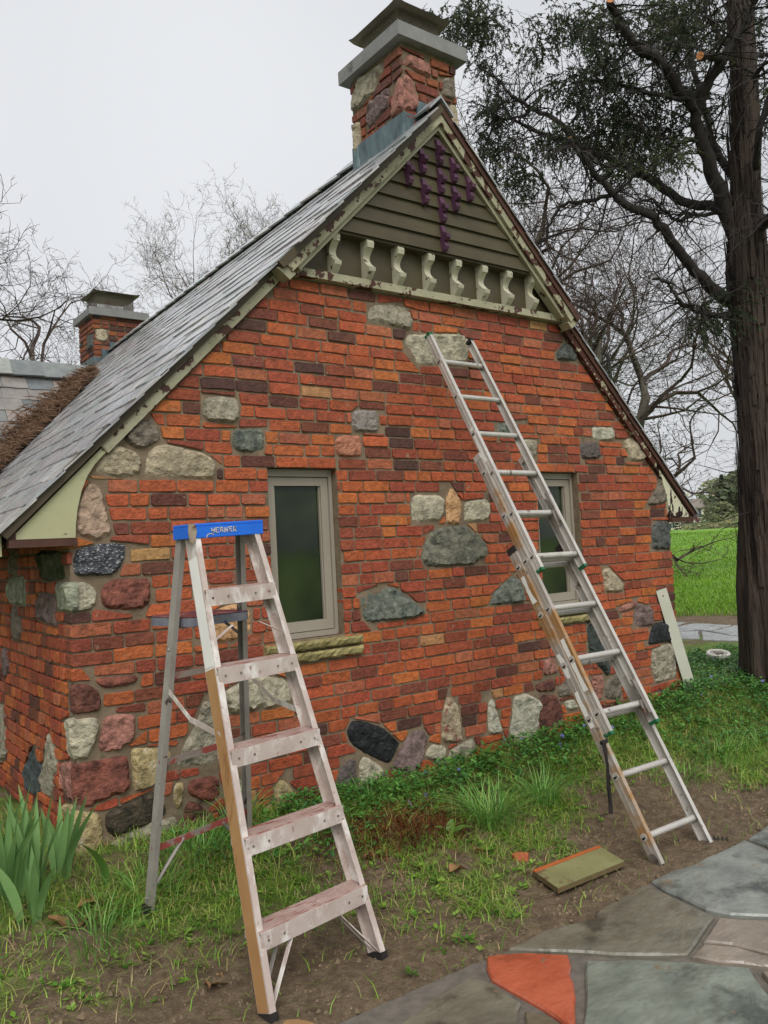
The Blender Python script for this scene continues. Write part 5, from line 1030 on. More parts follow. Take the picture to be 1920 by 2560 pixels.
PINKP = mat('red_smeared_tread', lin((158, 130, 120)), lin((192, 172, 164)), scale=12, rough=.55, metal=.15, bump=.35, bscale=70, bdist=.003, patch=(lin((140, 82, 72)), .55, .10, 15, (.4, 3, 1)), patch2=(lin((222, 214, 204)), .66, .03, 22))
BLUE = mat('blue_cap_plastic', lin((20, 92, 200)), lin((34, 112, 222)), scale=5, rough=.45, bump=.1, patch=(lin((120, 120, 150)), .66, .03, 9))
STICK = mat('white_sticker', lin((214, 212, 206)), lin((230, 228, 222)), scale=5, rough=.5, bump=.05, patch=(lin((176, 160, 136)), .63, .03, 14))
GREENC = mat('green_end_cap', lin((24, 88, 56)), lin((34, 104, 66)), scale=5, rough=.5, bump=.1)
DARK = mat('black_rubber', lin((30, 28, 28)), lin((48, 44, 42)), scale=9, rough=.7, bump=.2)
HOLE_SHADE = mat('rung_end_shadow', lin((34, 28, 26)), rough=.9, bump=0)
STEELB = mat('rusty_bracket_steel', lin((120, 112, 104)), lin((150, 142, 134)), scale=9, rough=.5, metal=.6, patch=(lin((92, 62, 50)), .58, .06, 14))

def channel(mb, p0, p1, outw, back, depth, flange, th):
    """C rail from p0 to p1: web (depth along back) with flanges pointing away from outw"""
    p0 = Vector(p0); p1 = Vector(p1); d = (p1 - p0).normalized()
    outw = Vector(outw); outw = (outw - d * outw.dot(d)).normalized(); back = Vector(back); back = (back - d * back.dot(d) - outw * back.dot(outw)).normalized()
    mb.beam(p0, p1, back, -depth / 2, depth / 2, outw, -th, 0)
    mb.beam(p0, p1, back, -depth / 2, -depth / 2 + th, outw, -flange, -th)
    mb.beam(p0, p1, back, depth / 2 - th, depth / 2, outw, -flange, -th)

# ---- stepladder
sl = empty('stepladder', (.40, -1.1, -.2), 'paint-splashed aluminium stepladder with a bright blue top cap', 'ladder')
FL, FR = Vector((.169, -1.542, -.2)), Vector((.726, -1.454, -.2)); RL, RR = Vector((.069, -.70, -.085)), Vector((.634, -.545, -.07))
TL, TR = Vector((.212, -.975, 1.48)), Vector((.515, -.955, 1.49))
TBL, TBR = TL + Vector((-.012, .085, 0)), TR + Vector((-.012, .085, 0))
ax = (FR - FL).normalized()
fbk = Vector((-ax.y, ax.x, 0))
for (a, b, s_, nm) in ((FL, TL, -1, 'front_rail'), (FR, TR, 1, 'front_rail')):
    m = MB(); dl = .075; channel(m, a, b + (b - a).normalized() * .03, ax * s_, fbk, dl, .026, .004)
    m.build(nm, ALUP, sl)
m = MB(); d_ = (TL - FL).normalized(); n_ = (-ax - d_ * (-ax).dot(d_)).normalized(); bk_ = (fbk - d_ * fbk.dot(d_)).normalized()
m.beam(FL + d_ * .02, FL + d_ * 1.22, bk_, -.030, .033, n_, .0005, .0015); m.build('tan_rail_stain', TANP, sl)
m = MB(); m.beam(FL + d_ * 1.23, FL + d_ * 1.68, bk_, -.028, .030, n_, .0006, .0016); m.build('sticker', STICK, sl)
for a in (FL, FR):
    m = MB(); m.beam(a - Vector((0, 0, .012)), a + (TL - FL).normalized() * .018, bk_, -.041, .041, n_, -.030 if a is FL else -.003, .003 if a is FL else .030); m.build('foot', DARK, sl)
for (a, b, s_) in ((RL, TBL, -1), (RR, TBR, 1)):
    m = MB(); channel(m, a, b, ax * s_, -fbk, .042, .024, .0035); m.build('rear_rail', ALUD, sl)
    m = MB(); m.tube([a + Vector((0, 0, -.01)), a + (b - a).normalized() * .04], .024, 8); m.build('foot', DARK, sl)
# treads
for i in range(5):
    t = (.305 * (i + 1) - .03) / 1.72
    a = FL.lerp(TL, t); b = FR.lerp(TR, t)
    m = MB(); u = (b - a).normalized(); f_ = Vector((-u.y, u.x, 0)).normalized()
    a2, b2 = a + u * .004, b - u * .004
    m.beam(a2, b2, f_, -.052, .040, (0, 0, 1), -.004, .001); o1 = m.build('tread', PINKP, sl)
    m = MB()
    for g in range(6): m.beam(a2 + f_ * (-.042 + g * .015), b2 + f_ * (-.042 + g * .015), f_, 0, .005, (0, 0, 1), .0012, .0042)
    m.build('tread_ribs', PINKP, o1)
    m = MB(); m.beam(a2, b2, f_, -.056, -.0525, (0, 0, 1), -.062, .002); m.build('tread_lip', ALUP, o1)
    m = MB(); m.beam(a2, b2, f_, .041, .044, (0, 0, 1), -.040, .0005); m.build('tread_back_lip', ALUP, o1)
    for uu in (.03, .10, -.03, -.10):
        p = (a2 if uu > 0 else b2) + u * uu - f_ * .056 + Vector((0, 0, -.03)); m = MB(); m.tube([p, p - f_ * .003], .0045, 8); m.build('rivet', STEELB, o1)
# diagonal braces under the lowest and top treads
def bar(p, q, r_, m_, nm, parent, n=6): mb = MB(); mb.tube([p, q], r_, n); return mb.build(nm, m_, parent)
for lvl, tt, dn in ((0, .16, .20), (4, .80, .07)):
    a, b = FL.lerp(TL, tt), FR.lerp(TR, tt); u = (b - a).normalized(); f0 = Vector((-u.y, u.x, 0))
    a_lo, b_lo = FL.lerp(TL, tt - dn * .75), FR.lerp(TR, tt - dn * .75)
    w_ = (b - a).length
    for s0, s1 in ((a + u * w_ * .33, a_lo + u * .012), (b - u * w_ * .33, b_lo - u * .012)):
        mb = MB(); mb.beam(s0 - Vector((0, 0, .03)) - f0 * .03, s1 - f0 * .02, f0, -.009, .009, u, -.002, .002); mb.build('brace', ALUP, sl)
        if lvl == 0: mb = MB(); mb.beam(s0 - Vector((0, 0, .02)) + f0 * .035, s1 + f0 * .035, f0, -.008, .008, u, -.002, .002); mb.build('brace', ALUD, sl)
# rear horizontals
for t in (.17, .40, .63):
    a, b = RL.lerp(TBL, t), RR.lerp(TBR, t); u = (b - a).normalized(); mb = MB(); mb.beam(a, b, (0, 0, 1), -.013, .013, Vector((-u.y, u.x, 0)), -.004, .004); mb.build('rear_brace', mat('red_splashed_brace', lin((140, 128, 120)), lin((160, 146, 136)), rough=.5, metal=.3, patch=(lin((158, 82, 74)), .47, .06, 9)), sl)
for s_, a0, b0 in ((1, RL.lerp(TBL, .02), RR), (1, RR.lerp(TBR, .02), RL)):
    q = RL.lerp(TBL, .17).lerp(RR.lerp(TBR, .17), .30 if a0.x < .3 else .70); bar(a0 + Vector((0, 0, .03)), q, .008, ALUD, 'brace', sl)
# spreaders
for F_, T_, R_, TB_ in ((FL, TL, RL, TBL), (FR, TR, RR, TBR)):
    a = F_.lerp(T_, .545); b = R_.lerp(TB_, .60); mid = (a + b) / 2 + Vector((0, .03, -.035))
    mb = MB(); mb.beam(a, mid, (0, 0, 1), -.011, .011, ax, -.002, .002); mb.beam(mid, b, (0, 0, 1), -.011, .011, ax, .002, .005); mb.build('spreader', ALUP, sl)
# bucket shelf between the rails
c = (RL.lerp(TBL, .80) + RR.lerp(TBR, .80)) / 2
sh = MB(); u = (RR - RL).normalized(); f_ = Vector((-u.y, u.x, 0)); poly = []
W2, D2 = .17, .16
for cx_, cy_, a0 in ((W2 - .06, D2 - .06, 0), (-W2 + .06, D2 - .06, 90), (-W2 + .06, -D2 + .06, 180), (W2 - .06, -D2 + .06, 270)):
    for k in range(5): an = R(a0 + 22.5 * k); poly.append((cx_ + .06 * math.cos(an), cy_ + .06 * math.sin(an)))
Ms = Matrix((( u.x, f_.x, 0, c.x), (u.y, f_.y, 0, c.y + .10), (0, 0, 1, c.z - .03), (0, 0, 0, 1)))
sh.prism(poly, 0, .006, 'z', Ms); shelf = sh.build('bucket_shelf', mat('blue_shelf_paint', lin((70, 52, 86)), lin((120, 70, 72)), scale=6, rough=.25, bump=.1, patch=(lin((150, 118, 112)), .58, .05, 12)), sl)
sh = MB(); n = len(poly)
sh.add([Ms @ Vector((p[0], p[1], z_)) for z_ in (-.035, .004) for p in poly] + [Ms @ Vector((p[0] * .975, p[1] * .975, z_)) for z_ in (-.035, .004) for p in poly], [(i, (i + 1) % n, n + (i + 1) % n, n + i) for i in range(n)] + [(2 * n + (i + 1) % n, 2 * n + i, 3 * n + i, 3 * n + (i + 1) % n) for i in range(n)])
sh.build('shelf_rim', mat('blue_rim_paint', lin((112, 114, 128)), lin((142, 142, 150)), scale=8, rough=.4, metal=.3, patch=(lin((60, 68, 124)), .58, .05, 9)), shelf)
for k_, q_ in ((-.13, RL), (.13, RR)): bar(Ms @ Vector((k_, .02, -.03)), q_.lerp(TBL if q_ is RL else TBR, .70), .007, ALUD, 'shelf_strut', shelf)
# top cap
u = (TR - TL).normalized(); f_ = Vector((-u.y, u.x, 0)); tp = TL - u * .022; tq = TR + u * .022; L_ = (tq - tp).length
Mc = Matrix(((u.x, f_.x, 0, tp.x), (u.y, f_.y, 0, tp.y), (u.z, f_.z, 1, tp.z), (0, 0, 0, 1)))
m = MB(); m.box(0, L_, -.045, .105, .040, .052, Mc); m.box(0, L_, -.045, -.041, -.008, .0398, Mc); m.box(0, L_, .101, .105, -.008, .0398, Mc); m.box(0, .004, -.0408, .1008, -.008, .0398, Mc); m.box(L_ - .004, L_, -.0408, .1008, -.008, .0398, Mc)
bm = bmesh.new(); cap = m.build('top_cap', BLUE, sl)
bm.from_mesh(cap.data); bmesh.ops.remove_doubles(bm, verts=bm.verts, dist=.0001); bmesh.ops.bevel(bm, geom=bm.edges, offset=.002, segments=1, affect='EDGES'); bm.to_mesh(cap.data); bm.free()
m = MB()
ov = [(.0, .050), (.014, .056), (.03, .046), (.034, .02), (.026, -.018), (.014, -.034), (.004, -.022), (-.002, .012)]
m.prism([(p[0] - .006, p[1]) for p in ov], -.053, -.0458, 'y', Mc); m.build('hinge_plate', mat('rusty_hinge', lin((132, 112, 92)), lin((176, 164, 146)), scale=14, rough=.6, patch=(lin((96, 66, 48)), .55, .05, 24)), cap)
# what is left of the lettering on the cap
WORN = mat('worn_white_lettering', lin((196, 188, 178)), lin((214, 206, 196)), scale=30, rough=.6, bump=0, patch=(lin((96, 108, 150)), .55, .04, 60))
def strokes(mb, segs, ox, oz, w_, h_, th):
    for a, b, c, d in segs:
        p = Mc @ Vector((ox + a * w_, -.0464, oz + b * h_)); q = Mc @ Vector((ox + c * w_, -.0464, oz + d * h_))
        dd = (q - p).normalized(); mb.beam(p - dd * th * .4, q + dd * th * .4, dd.cross(f_), -th / 2, th / 2, f_, -.0008, .0)
GL = {'W': [(0, 1, .22, 0), (.22, 0, .5, .7), (.5, .7, .78, 0), (.78, 0, 1, 1)], 'E': [(0, 0, 0, 1), (0, 1, .8, 1), (0, .5, .7, .5), (0, 0, .8, 0)], 'R': [(0, 0, 0, 1), (0, 1, .8, .95), (.8, .95, .8, .55), (.8, .55, 0, .5), (.3, .5, .85, 0)], 'N': [(0, 0, 0, 1), (0, 1, .8, 0), (.8, 0, .8, 1)]}
m = MB()
for i, ch_ in enumerate('WERNER'): strokes(m, GL[ch_], .098 + i * .0205, .012 + random.uniform(-.001, .001), .015, .018, .0042)
m.build('lettering', WORN, cap)
m = MB()
for k in range(9):
    a0, a1 = R(200 - k * 20), R(200 - (k + 1) * 20)
    p = Mc @ Vector((.092 + .017 * math.cos(a0), -.0464, -.004 + .012 * math.sin(a0))); q = Mc @ Vector((.092 + .017 * math.cos(a1), -.0464, -.004 + .012 * math.sin(a1)))
    if min(p.z, q.z) > (Mc @ Vector((0, 0, -.008))).z: m.beam(p, q, (q - p).cross(f_), -.0015, .0015, f_, -.0008, 0)
if m.v: m.build('scratched_ring', WORN, cap)

# ---- extension ladder (three sections)
el = empty('extension_ladder', (2.457, -1.7, -.2), 'long worn aluminium extension ladder leaning against the brick gable', 'ladder')
A0, A1 = Vector((2.24, -1.702, -.198)), Vector((2.255, -.049, 2.742)); B0 = Vector((2.673, -1.705, -.198))
dl = (A1 - A0).normalized(); wx = Vector((1, 0, 0)); wx = (wx - dl * wx.dot(dl)).normalized(); nf = wx.cross(dl).normalized()    # toward the climber
if nf.y > 0: nf = -nf
WD = .432
secs = [('base', 0.02, 1.80, 0.0, 0.0, .085), ('middle', .66, 2.42, .056, .012, .075), ('fly', 1.60, 3.36, .104, .024, .07)]
rungs = {0: [.156, .475, .78, 1.085, 1.39, 1.695], 1: [.80, 1.105, 1.41, 1.715, 2.02, 2.325], 2: [1.72, 2.0, 2.275, 2.565, 2.85, 3.13]}
rungs[0] = [.156 + .305 * k for k in range(6)]; rungs[1] = [.775 + .305 * k for k in range(6)]; rungs[2] = [1.69 + .29 * k for k in range(6)]
for si, (nm, t0, t1, off, inset, dep) in enumerate(secs):
    base = A0 + nf * (off - .05)
    for sd_, x_ in ((-1, inset), (1, WD - inset)):
        p0 = base + dl * t0 + wx * x_; p1 = base + dl * t1 + wx * x_
        m = MB(); channel(m, p0, p1, wx * sd_, nf, dep * .72, .024, .004)
        m.beam(p0, p1, nf, -.003, .003, wx * sd_, .0002, .0022)     # raised bead along the web
        rail = m.build('rail', (TANA if (sd_ < 0 and si < 2) else ALU), el); rail['label'] = f'{nm} section rail'
        # collars, and flat dark faces painted as the shade inside the rung ends
        for t in rungs[si]:
            p = base + dl * t + wx * x_
            m = MB(); m.tube([p + wx * sd_ * .0003, p + wx * sd_ * .004], .019, 14); m.build('rung_collar', ALU, rail)
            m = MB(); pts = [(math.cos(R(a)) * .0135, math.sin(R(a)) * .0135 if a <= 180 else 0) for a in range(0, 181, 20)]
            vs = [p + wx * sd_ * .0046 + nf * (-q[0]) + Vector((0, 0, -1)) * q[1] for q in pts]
            m.add(vs, [tuple(range(len(vs)))]); m.build('rung_end', HOLE_SHADE, rail)
        if si and sd_:
            m = MB(); m.beam(p0 - dl * .008, p0 + dl * .008, nf, -dep * .37, dep * .37, wx * sd_, -.026, .002); m.build('end_cap', GREENC, rail)
        if si == 2:
            m = MB(); m.beam(p1 - dl * .012, p1 + dl * .010, nf, -dep * .37, dep * .37, wx * sd_, -.026, .002); m.build('end_cap', GREENC if sd_ < 0 else DARK, rail)
        elif si == 0 or si == 1:
            m = MB(); m.beam(p1 - dl * .03, p1 + dl * .008, nf, -dep * .38, dep * .38, wx * sd_, -.025, .0025); m.build('end_cap', DARK if si == 0 else ALU, rail)
    for t in rungs[si]:
        p = base + dl * t
        m = MB(); m.tube([p + wx * (inset + .004), p + wx * (WD - inset - .004)], .0165, 12); m.build('rung', ALU, el)
# pivoting feet
for x_, sd_ in ((0.0, -1), (WD, 1)):
    p = A0 - nf * .05 + wx * x_ + dl * .05
    m = MB(); m.tube([p + wx * sd_ * .004, p + wx * sd_ * .009], .028, 14)
    m.beam(p + wx * sd_ * .006, p - dl * .07 + wx * sd_ * .006, nf, -.03, .03, wx, -.003, .003); ft = m.build('foot_bracket', STEELB, el)
    m = MB()
    if sd_ > 0:
        q = p + Vector((.03, -.04, -.03))
        m.box(-.04, .04, -.06, .06, -.012, 0, Matrix.Translation(q) @ Matrix.Rotation(R(35), 4, 'Z') @ Matrix.Rotation(R(-24), 4, 'Y'))
        for k in range(6): m.box(-.045, .045, -.058 + k * .021, -.05 + k * .021, 0.0003, .010, Matrix.Translation(q) @ Matrix.Rotation(R(35), 4, 'Z') @ Matrix.Rotation(R(-24), 4, 'Y'))
    else: m.box(-.02, .035, -.05, .05, -.03, -.016, Matrix.Translation(p - dl * .05))
    m.build('rubber_shoe', DARK, ft)
# rung locks on the right-hand rail
for t, off in ((.80, .056), (2.0, .104)):
    p = A0 + nf * (off - .03) + dl * t + wx * (WD - .05)
    m = MB(); m.beam(p - dl * .09, p + dl * .10, nf, -.004, .004, wx, -.010, .012); m.beam(p + dl * .10 - wx * .01, p + dl * .0 - wx * .03 + nf * .02, nf, -.004, .004, wx, -.006, .006); m.tube([p + dl * .10 - wx * .02, p + dl * .10 + wx * .02], .006, 8); m.tube([p - dl * .02 - wx * .04, p - dl * .02 + wx * .03], .005, 8)
    m.beam(p - dl * .02 - wx * .03, p - dl * .12 - wx * .015 - nf * .02, nf, -.003, .003, wx, -.010, .010); m.build('rung_lock', STEELB, el)
# torn labels
for si, t0, t1, sd_ in ((0, .72, .92, -1), (0, 1.0, 1.14, -1), (1, .9, 1.2, -1), (0, 1.45, 1.62, -1), (1, 2.0, 2.25, 1), (2, 2.35, 2.6, -1), (0, .95, 1.2, 1)):
    base = A0 + nf * (secs[si][3] - .05) + wx * (secs[si][4] if sd_ < 0 else WD - secs[si][4])
    pts = []; hw = secs[si][5] * .26; n = 7
    for k in range(n): pts.append((t0 + (t1 - t0) * k / (n - 1), -hw + random.uniform(0, .008) * (.3 if k % 2 else 1)))
    for k in range(n): pts.append((t1 - (t1 - t0) * k / (n - 1), hw * random.uniform(.25, .95)))
    side_ = wx * (-1) if sd_ < 0 else wx * (-1)
    off = .0028 if sd_ < 0 else .0046
    m = MB(); m.add([base + dl * a + nf * b + side_ * off for a, b in pts], [tuple(range(len(pts)))]); m.build('torn_label', STICK, el)

# strap hanging from the ladder
m = MB(); p = A0 - nf * .02 + dl * .62 - wx * .012
pts = [p, p + Vector((.0, -.006, -.04)), p + Vector((.006, -.01, -.12)), p + Vector((.004, -.008, -.22)), p + Vector((.008, -.01, -.30)), p + Vector((.006, -.012, -.345))]
for i in range(len(pts) - 1): m.beam(pts[i], pts[i + 1], (1, 0, 0), -.012 + .004 * (i % 2) - .003 * (i > 3), .012 - .004 * (i % 2) + .0, (0, 1, 0), -.003 - .003 * (i == 3), .003 + .003 * (i == 3))
m.tube([p + Vector((-.022, 0, .012)), p + Vector((.022, 0, .016))], .011, 8)
tag(m.build('strap', DARK), 'short black webbing strap hanging from the extension ladder rail', 'strap')

# ------------------------------------------------------------------ loose things
WHITEB = mat('white_board_paint', lin((190, 190, 174)), lin((204, 204, 188)), scale=4, rough=.55, bump=.15, patch=(lin((150, 146, 130)), .62, .06, 7))
WEDGE = mat('weathered_board_edge', lin((94, 88, 76)), lin((140, 134, 118)), scale=8, rough=.8, bump=.4, patch=(lin((50, 44, 38)), .5, .06, 12))
wb = empty('leaning_board', (5.0, -.03, .06), 'long white painted board propped against the cottage right corner', 'board')
p0, p1 = Vector((5.0, -.06, .045)), Vector((4.70, -.035, .93)); d_ = (p1 - p0).normalized(); sd2 = Vector((.80, -.45, 0)); sd2 = (sd2 - d_ * sd2.dot(d_)).normalized(); n2 = sd2.cross(d_).normalized()
if n2.y > 0: n2 = -n2
m = MB(); m.beam(p0, p1, sd2, -.046, .046, n2, 0.0005, .004); m.build('painted_face', WHITEB, wb)
m = MB(); m.beam(p0, p1, sd2, -.047, .047, n2, -.024, 0); m.build('board_body', WEDGE, wb)
m = MB(); q = p0.lerp(p1, .94) + n2 * .0042; m.tube([q, q + n2 * .0012], .006, 8); m.build('nail_hole_shade', HOLE_SHADE, wb)  # flat dark disc, painted as the shade in a nail hole

dc = empty('drain_cap', (6.40, .55, .09), 'round white slotted plastic cap lying in the ground cover', 'drain cap')
WP = mat('white_plastic', lin((206, 202, 192)), lin((218, 214, 204)), scale=4, rough=.4, bump=.05, patch=(lin((170, 160, 146)), .64, .06, 8))
Md = Matrix.Translation((6.40, .55, .165)) @ Matrix.Rotation(R(8), 4, 'X') @ Matrix.Rotation(R(-6), 4, 'Y')
m = MB(); n = 32; prof = [(.112, -.03), (.114, .004), (.106, .012), (.088, .012), (.082, .004), (.082, -.02)]
m.add([Md @ Vector((r_ * math.cos(2 * math.pi * k / n), r_ * math.sin(2 * math.pi * k / n), z_)) for r_, z_ in prof for k in range(n)], [(i * n + k, i * n + (k + 1) % n, (i + 1) * n + (k + 1) % n, (i + 1) * n + k) for i in range(len(prof) - 1) for k in range(n)]); m.build('rim', WP, dc, smooth=True)
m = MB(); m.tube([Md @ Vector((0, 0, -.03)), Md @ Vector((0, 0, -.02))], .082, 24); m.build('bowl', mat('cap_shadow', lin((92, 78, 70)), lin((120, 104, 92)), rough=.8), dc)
for k in range(14):
    a = 2 * math.pi * k / 14; m = MB(); Mk = Md @ Matrix.Rotation(a, 4, 'Z'); m.box(.055, .082, -.004, .004, -.019, .011, Mk); m.build('slot_bar', WP, dc)
pb = empty('siding_offcut', (1.88, -1.48, -.195), 'short olive green siding board lying face up on the mud', 'board')
Q = [Vector((1.682, -1.366, 0)), Vector((2.144, -1.38, 0)), Vector((2.076, -1.586, 0)), Vector((1.619, -1.576, 0))]
ctr = sum(Q, Vector()) / 4; zt_ = -.158
OFFG = mat('muddy_olive_board', lin((118, 118, 78)), lin((140, 138, 96)), scale=5, rough=.6, bump=.25, patch=(lin((100, 84, 62)), .58, .08, 9), patch2=(lin((84, 66, 46)), .66, .05, 16))
ORW = mat('raw_orange_wood', lin((150, 78, 36)), lin((186, 104, 54)), scale=8, rough=.7, bump=.4, stretch=(1, 6, 1))
def slab(nm, P, z0, z1, m_, par): mb = MB(); mb.prism(P, z0, z1, 'z'); return mb.build(nm, m_, par)
e_ = lambda a, b, t: a.lerp(b, t)
slab('painted_face', [(p.x, p.y) for p in (e_(Q[0], Q[3], .12), e_(Q[1], Q[2], .10), Q[2], Q[3])][::-1], zt_, zt_ + .003, OFFG, pb)
slab('board_body', [(p.x, p.y) for p in (e_(Q[0], Q[3], .004), Q[1], e_(Q[1], Q[2], .997), e_(Q[0], Q[3], .997))][::-1], zt_ - .022, zt_ - .0003, mat('dirty_board_edge', lin((84, 72, 48)), lin((112, 98, 66)), scale=9, rough=.8, bump=.4, patch=(lin((150, 80, 40)), .6, .05, 14)), pb)
slab('raw_wood_strip', [(p.x, p.y) for p in (e_(Q[0], Q[3], -.01), e_(Q[1], Q[2], -.01), e_(Q[1], Q[2], .09), e_(Q[0], Q[3], .11))][::-1], zt_ - .0002, zt_ + .006, ORW, pb)
BCH = mat('brick_chip', lin((168, 84, 54)), lin((186, 104, 74)), scale=12, rough=.8, bump=.4)
m = MB(); P = [(1.767, -1.138), (1.813, -1.150), (1.837, -1.192), (1.808, -1.213), (1.752, -1.177)]; m.prism(P[::-1], -.19, -.158, 'z'); tag(m.build('brick_fragment', BCH), 'flat orange brick chip on the mud near the siding offcut', 'brick chip')

# ------------------------------------------------------------------ vegetation
random.seed(21)
GRASS = leafmat('grass_blade', (1, 1, 1, 1), None, attr=True, rough=.5, tl=.3)
VINCA = leafmat('periwinkle_leaf', (1, 1, 1, 1), None, attr=True, rough=.28, tl=.15, spec=.5)
IRISM = leafmat('iris_leaf', lin((102, 144, 80)), lin((144, 180, 116)), rough=.45, tl=.25)
BROAD = leafmat('broad_leaf', lin((76, 118, 52)), lin((116, 152, 72)), rough=.4, tl=.3)
DRYL = leafmat('dry_leaf', lin((130, 96, 60)), lin((172, 136, 94)), rough=.8, tl=.2)
def gcol(base, k=.25):
    c = lin(base); v = random.uniform(1 - k, 1 + k); return (c[0] * v * random.uniform(.9, 1.12), c[1] * v, c[2] * v * random.uniform(.85, 1.15), 1)
def blade(mb, p, h, w_, lean, az, seg=3, droop=.6):
    dx, dy = math.cos(az), math.sin(az); sx, sy = -dy * w_ / 2, dx * w_ / 2; vs = []; fs = []
    for i in range(seg):
        t = i / seg; r_ = lean * h * t * t; z = h * (t - droop * lean * t * t * .5); k = 1 - .55 * t
        vs += [(p[0] + dx * r_ - sx * k, p[1] + dy * r_ - sy * k, p[2] + z), (p[0] + dx * r_ + sx * k, p[1] + dy * r_ + sy * k, p[2] + z)]
    vs.append((p[0] + dx * lean * h, p[1] + dy * lean * h, p[2] + h * (1 - droop * lean * .5)))
    for i in range(seg - 1): fs.append((2 * i, 2 * i + 1, 2 * i + 3, 2 * i + 2))
    fs.append((2 * seg - 2, 2 * seg - 1, 2 * seg)); mb.add(vs, fs)
def inpatio(x, y): return inpoly(x, y, PATIO_EDGE)
GCOLS = [(134, 172, 62), (118, 160, 56), (152, 186, 80), (100, 140, 52), (170, 180, 102), (178, 164, 114)]
# garden grass
mb = MB(); n = 0
while n < 60000:
    x = random.uniform(-1.6, 7.6); y = random.uniform(-2.0, 1.2)
    if 0 < x < XR and y > -.02: continue
    if x <= 0 and y > .9: continue
    if -.5 < path_s(x, y) < 1.3 or inpatio(x, y): continue
    c = cover(x, y)
    if random.random() > (max(0, c - .2) / .8) ** 1.0 + .03: continue
    cl = .5 + .5 * noise.noise(Vector((x * 5, y * 5, 4)))
    if random.random() > .25 + cl: continue
    h = random.uniform(.022, .062) * (1.0 + .9 * cl) * (1.35 if y > -.7 else 1); mb.cc = gcol(random.choice(GCOLS))
    blade(mb, (x, y, ground_h(x, y) - .004), h, random.uniform(.003, .006), random.uniform(.5, 1.6), random.uniform(0, 6.28), 2); n += 1
tag(mb.build('lawn_grass', GRASS, None, colors=True, recenter=False), 'short patchy green grass growing in the garden soil', 'grass', None, 'stuff')
# field grass beyond the path
mb = MB(); n = 0
while n < 42000:
    s = 1.8 + 62 * random.random() ** 2.4; a = random.uniform(-.16, .30) * (s + 8)
    x = PCX + PNRM.x * s + PDIR.x * a; y = PCY + PNRM.y * s + PDIR.y * a
    if random.random() > cover(x, y): continue
    mb.cc = gcol(random.choice([(110, 156, 40), (126, 170, 48), (96, 140, 36), (140, 172, 70)]), .2)
    h = random.uniform(.05, .12); blade(mb, (x, y, ground_h(x, y) - .01), h, .010 + .0011 * s, random.uniform(.2, .9), random.uniform(0, 6.28), 2); n += 1
tag(mb.build('field_grass', GRASS, None, colors=True, recenter=False), 'bright green meadow grass beyond the path', 'grass', None, 'stuff')
# small weeds
mb = MB()
for i in range(1500):
    x = random.uniform(-.9, 4.6); y = random.uniform(-1.75, -.5)
    if inpatio(x, y) or cover(x, y) < random.uniform(.15, .6): continue
    k = random.randint(3, 7); z = ground_h(x, y); base = random.choice([(112, 152, 56), (92, 136, 50), (136, 168, 76)])
    for j in range(k):
        az = random.uniform(0, 6.28); l = random.uniform(.012, .034); mb.cc = gcol(base, .2); d = Vector((math.cos(az), math.sin(az), random.uniform(.1, .5))); p = Vector((x, y, z + random.uniform(.002, .02))) + d * .006; s_ = Vector((-d.y, d.x, 0)) * l * .33
        mb.add([p, p + d * l * .5 + s_, p + d * l, p + d * l * .5 - s_], [(0, 1, 2, 3)])
tag(mb.build('low_weeds', GRASS, None, colors=True, recenter=False), 'small broad-leaved weeds scattered through the thin grass', 'weeds', None, 'stuff')
# periwinkle ground cover
def vinca_d(x, y):
    v = 0
    if 1.0 < x < 5.3 and -1.0 < y < -.01: v = 1.25 - 1.25 * abs(y + .24) / (.50 + .25 * noise.noise(Vector((x * 1.7, 2, 0))))
    if x > 3.7 and y > -1.0: v = max(v, .75 - .5 * abs(y + .1))
    if x > 4.9 and y > -.9: v = max(v, .9)
    if .4 < x < 1.3: v = max(v, .5 - abs(y + .35))
    return v * (.75 + .6 * noise.noise(Vector((x * 3, y * 3, 8))))
mb = MB(); n = 0
while n < 11500:
    x = random.uniform(.4, 7.3); y = random.uniform(-1.1, 1.0)
    if 0 < x < XR and y > -.03: continue
    if path_s(x, y) > -.5 or random.random() > vinca_d(x, y): continue
    z = ground_h(x, y) + random.random() ** .7 * .11 * min(1, vinca_d(x, y) + .3)
    az = random.uniform(0, 6.28); base = random.choice([(66, 116, 48), (80, 134, 56), (54, 100, 44), (100, 152, 68), (70, 124, 60)])
    mb.cc = gcol(base, .2)
    for sgn in (0, math.pi):
        d = Vector((math.cos(az + sgn), math.sin(az + sgn), random.uniform(-.1, .7))).normalized(); l = random.uniform(.022, .042); s_ = d.cross(Vector((0, 0, 1))).normalized() * l * .27; up = s_.cross(d).normalized() * l * .08; p = Vector((x, y, z))
        mb.add([p, p + d * l * .35 + s_ + up, p + d * l * .75 + s_ * .75 + up, p + d * l, p + d * l * .75 - s_ * .75 + up, p + d * l * .35 - s_ + up], [(0, 1, 2, 3), (0, 3, 4, 5)])
    n += 1
tag(mb.build('periwinkle_cover', VINCA, None, colors=True, recenter=False), 'dark glossy periwinkle leaves covering the bed along the wall', 'ground cover', None, 'stuff')
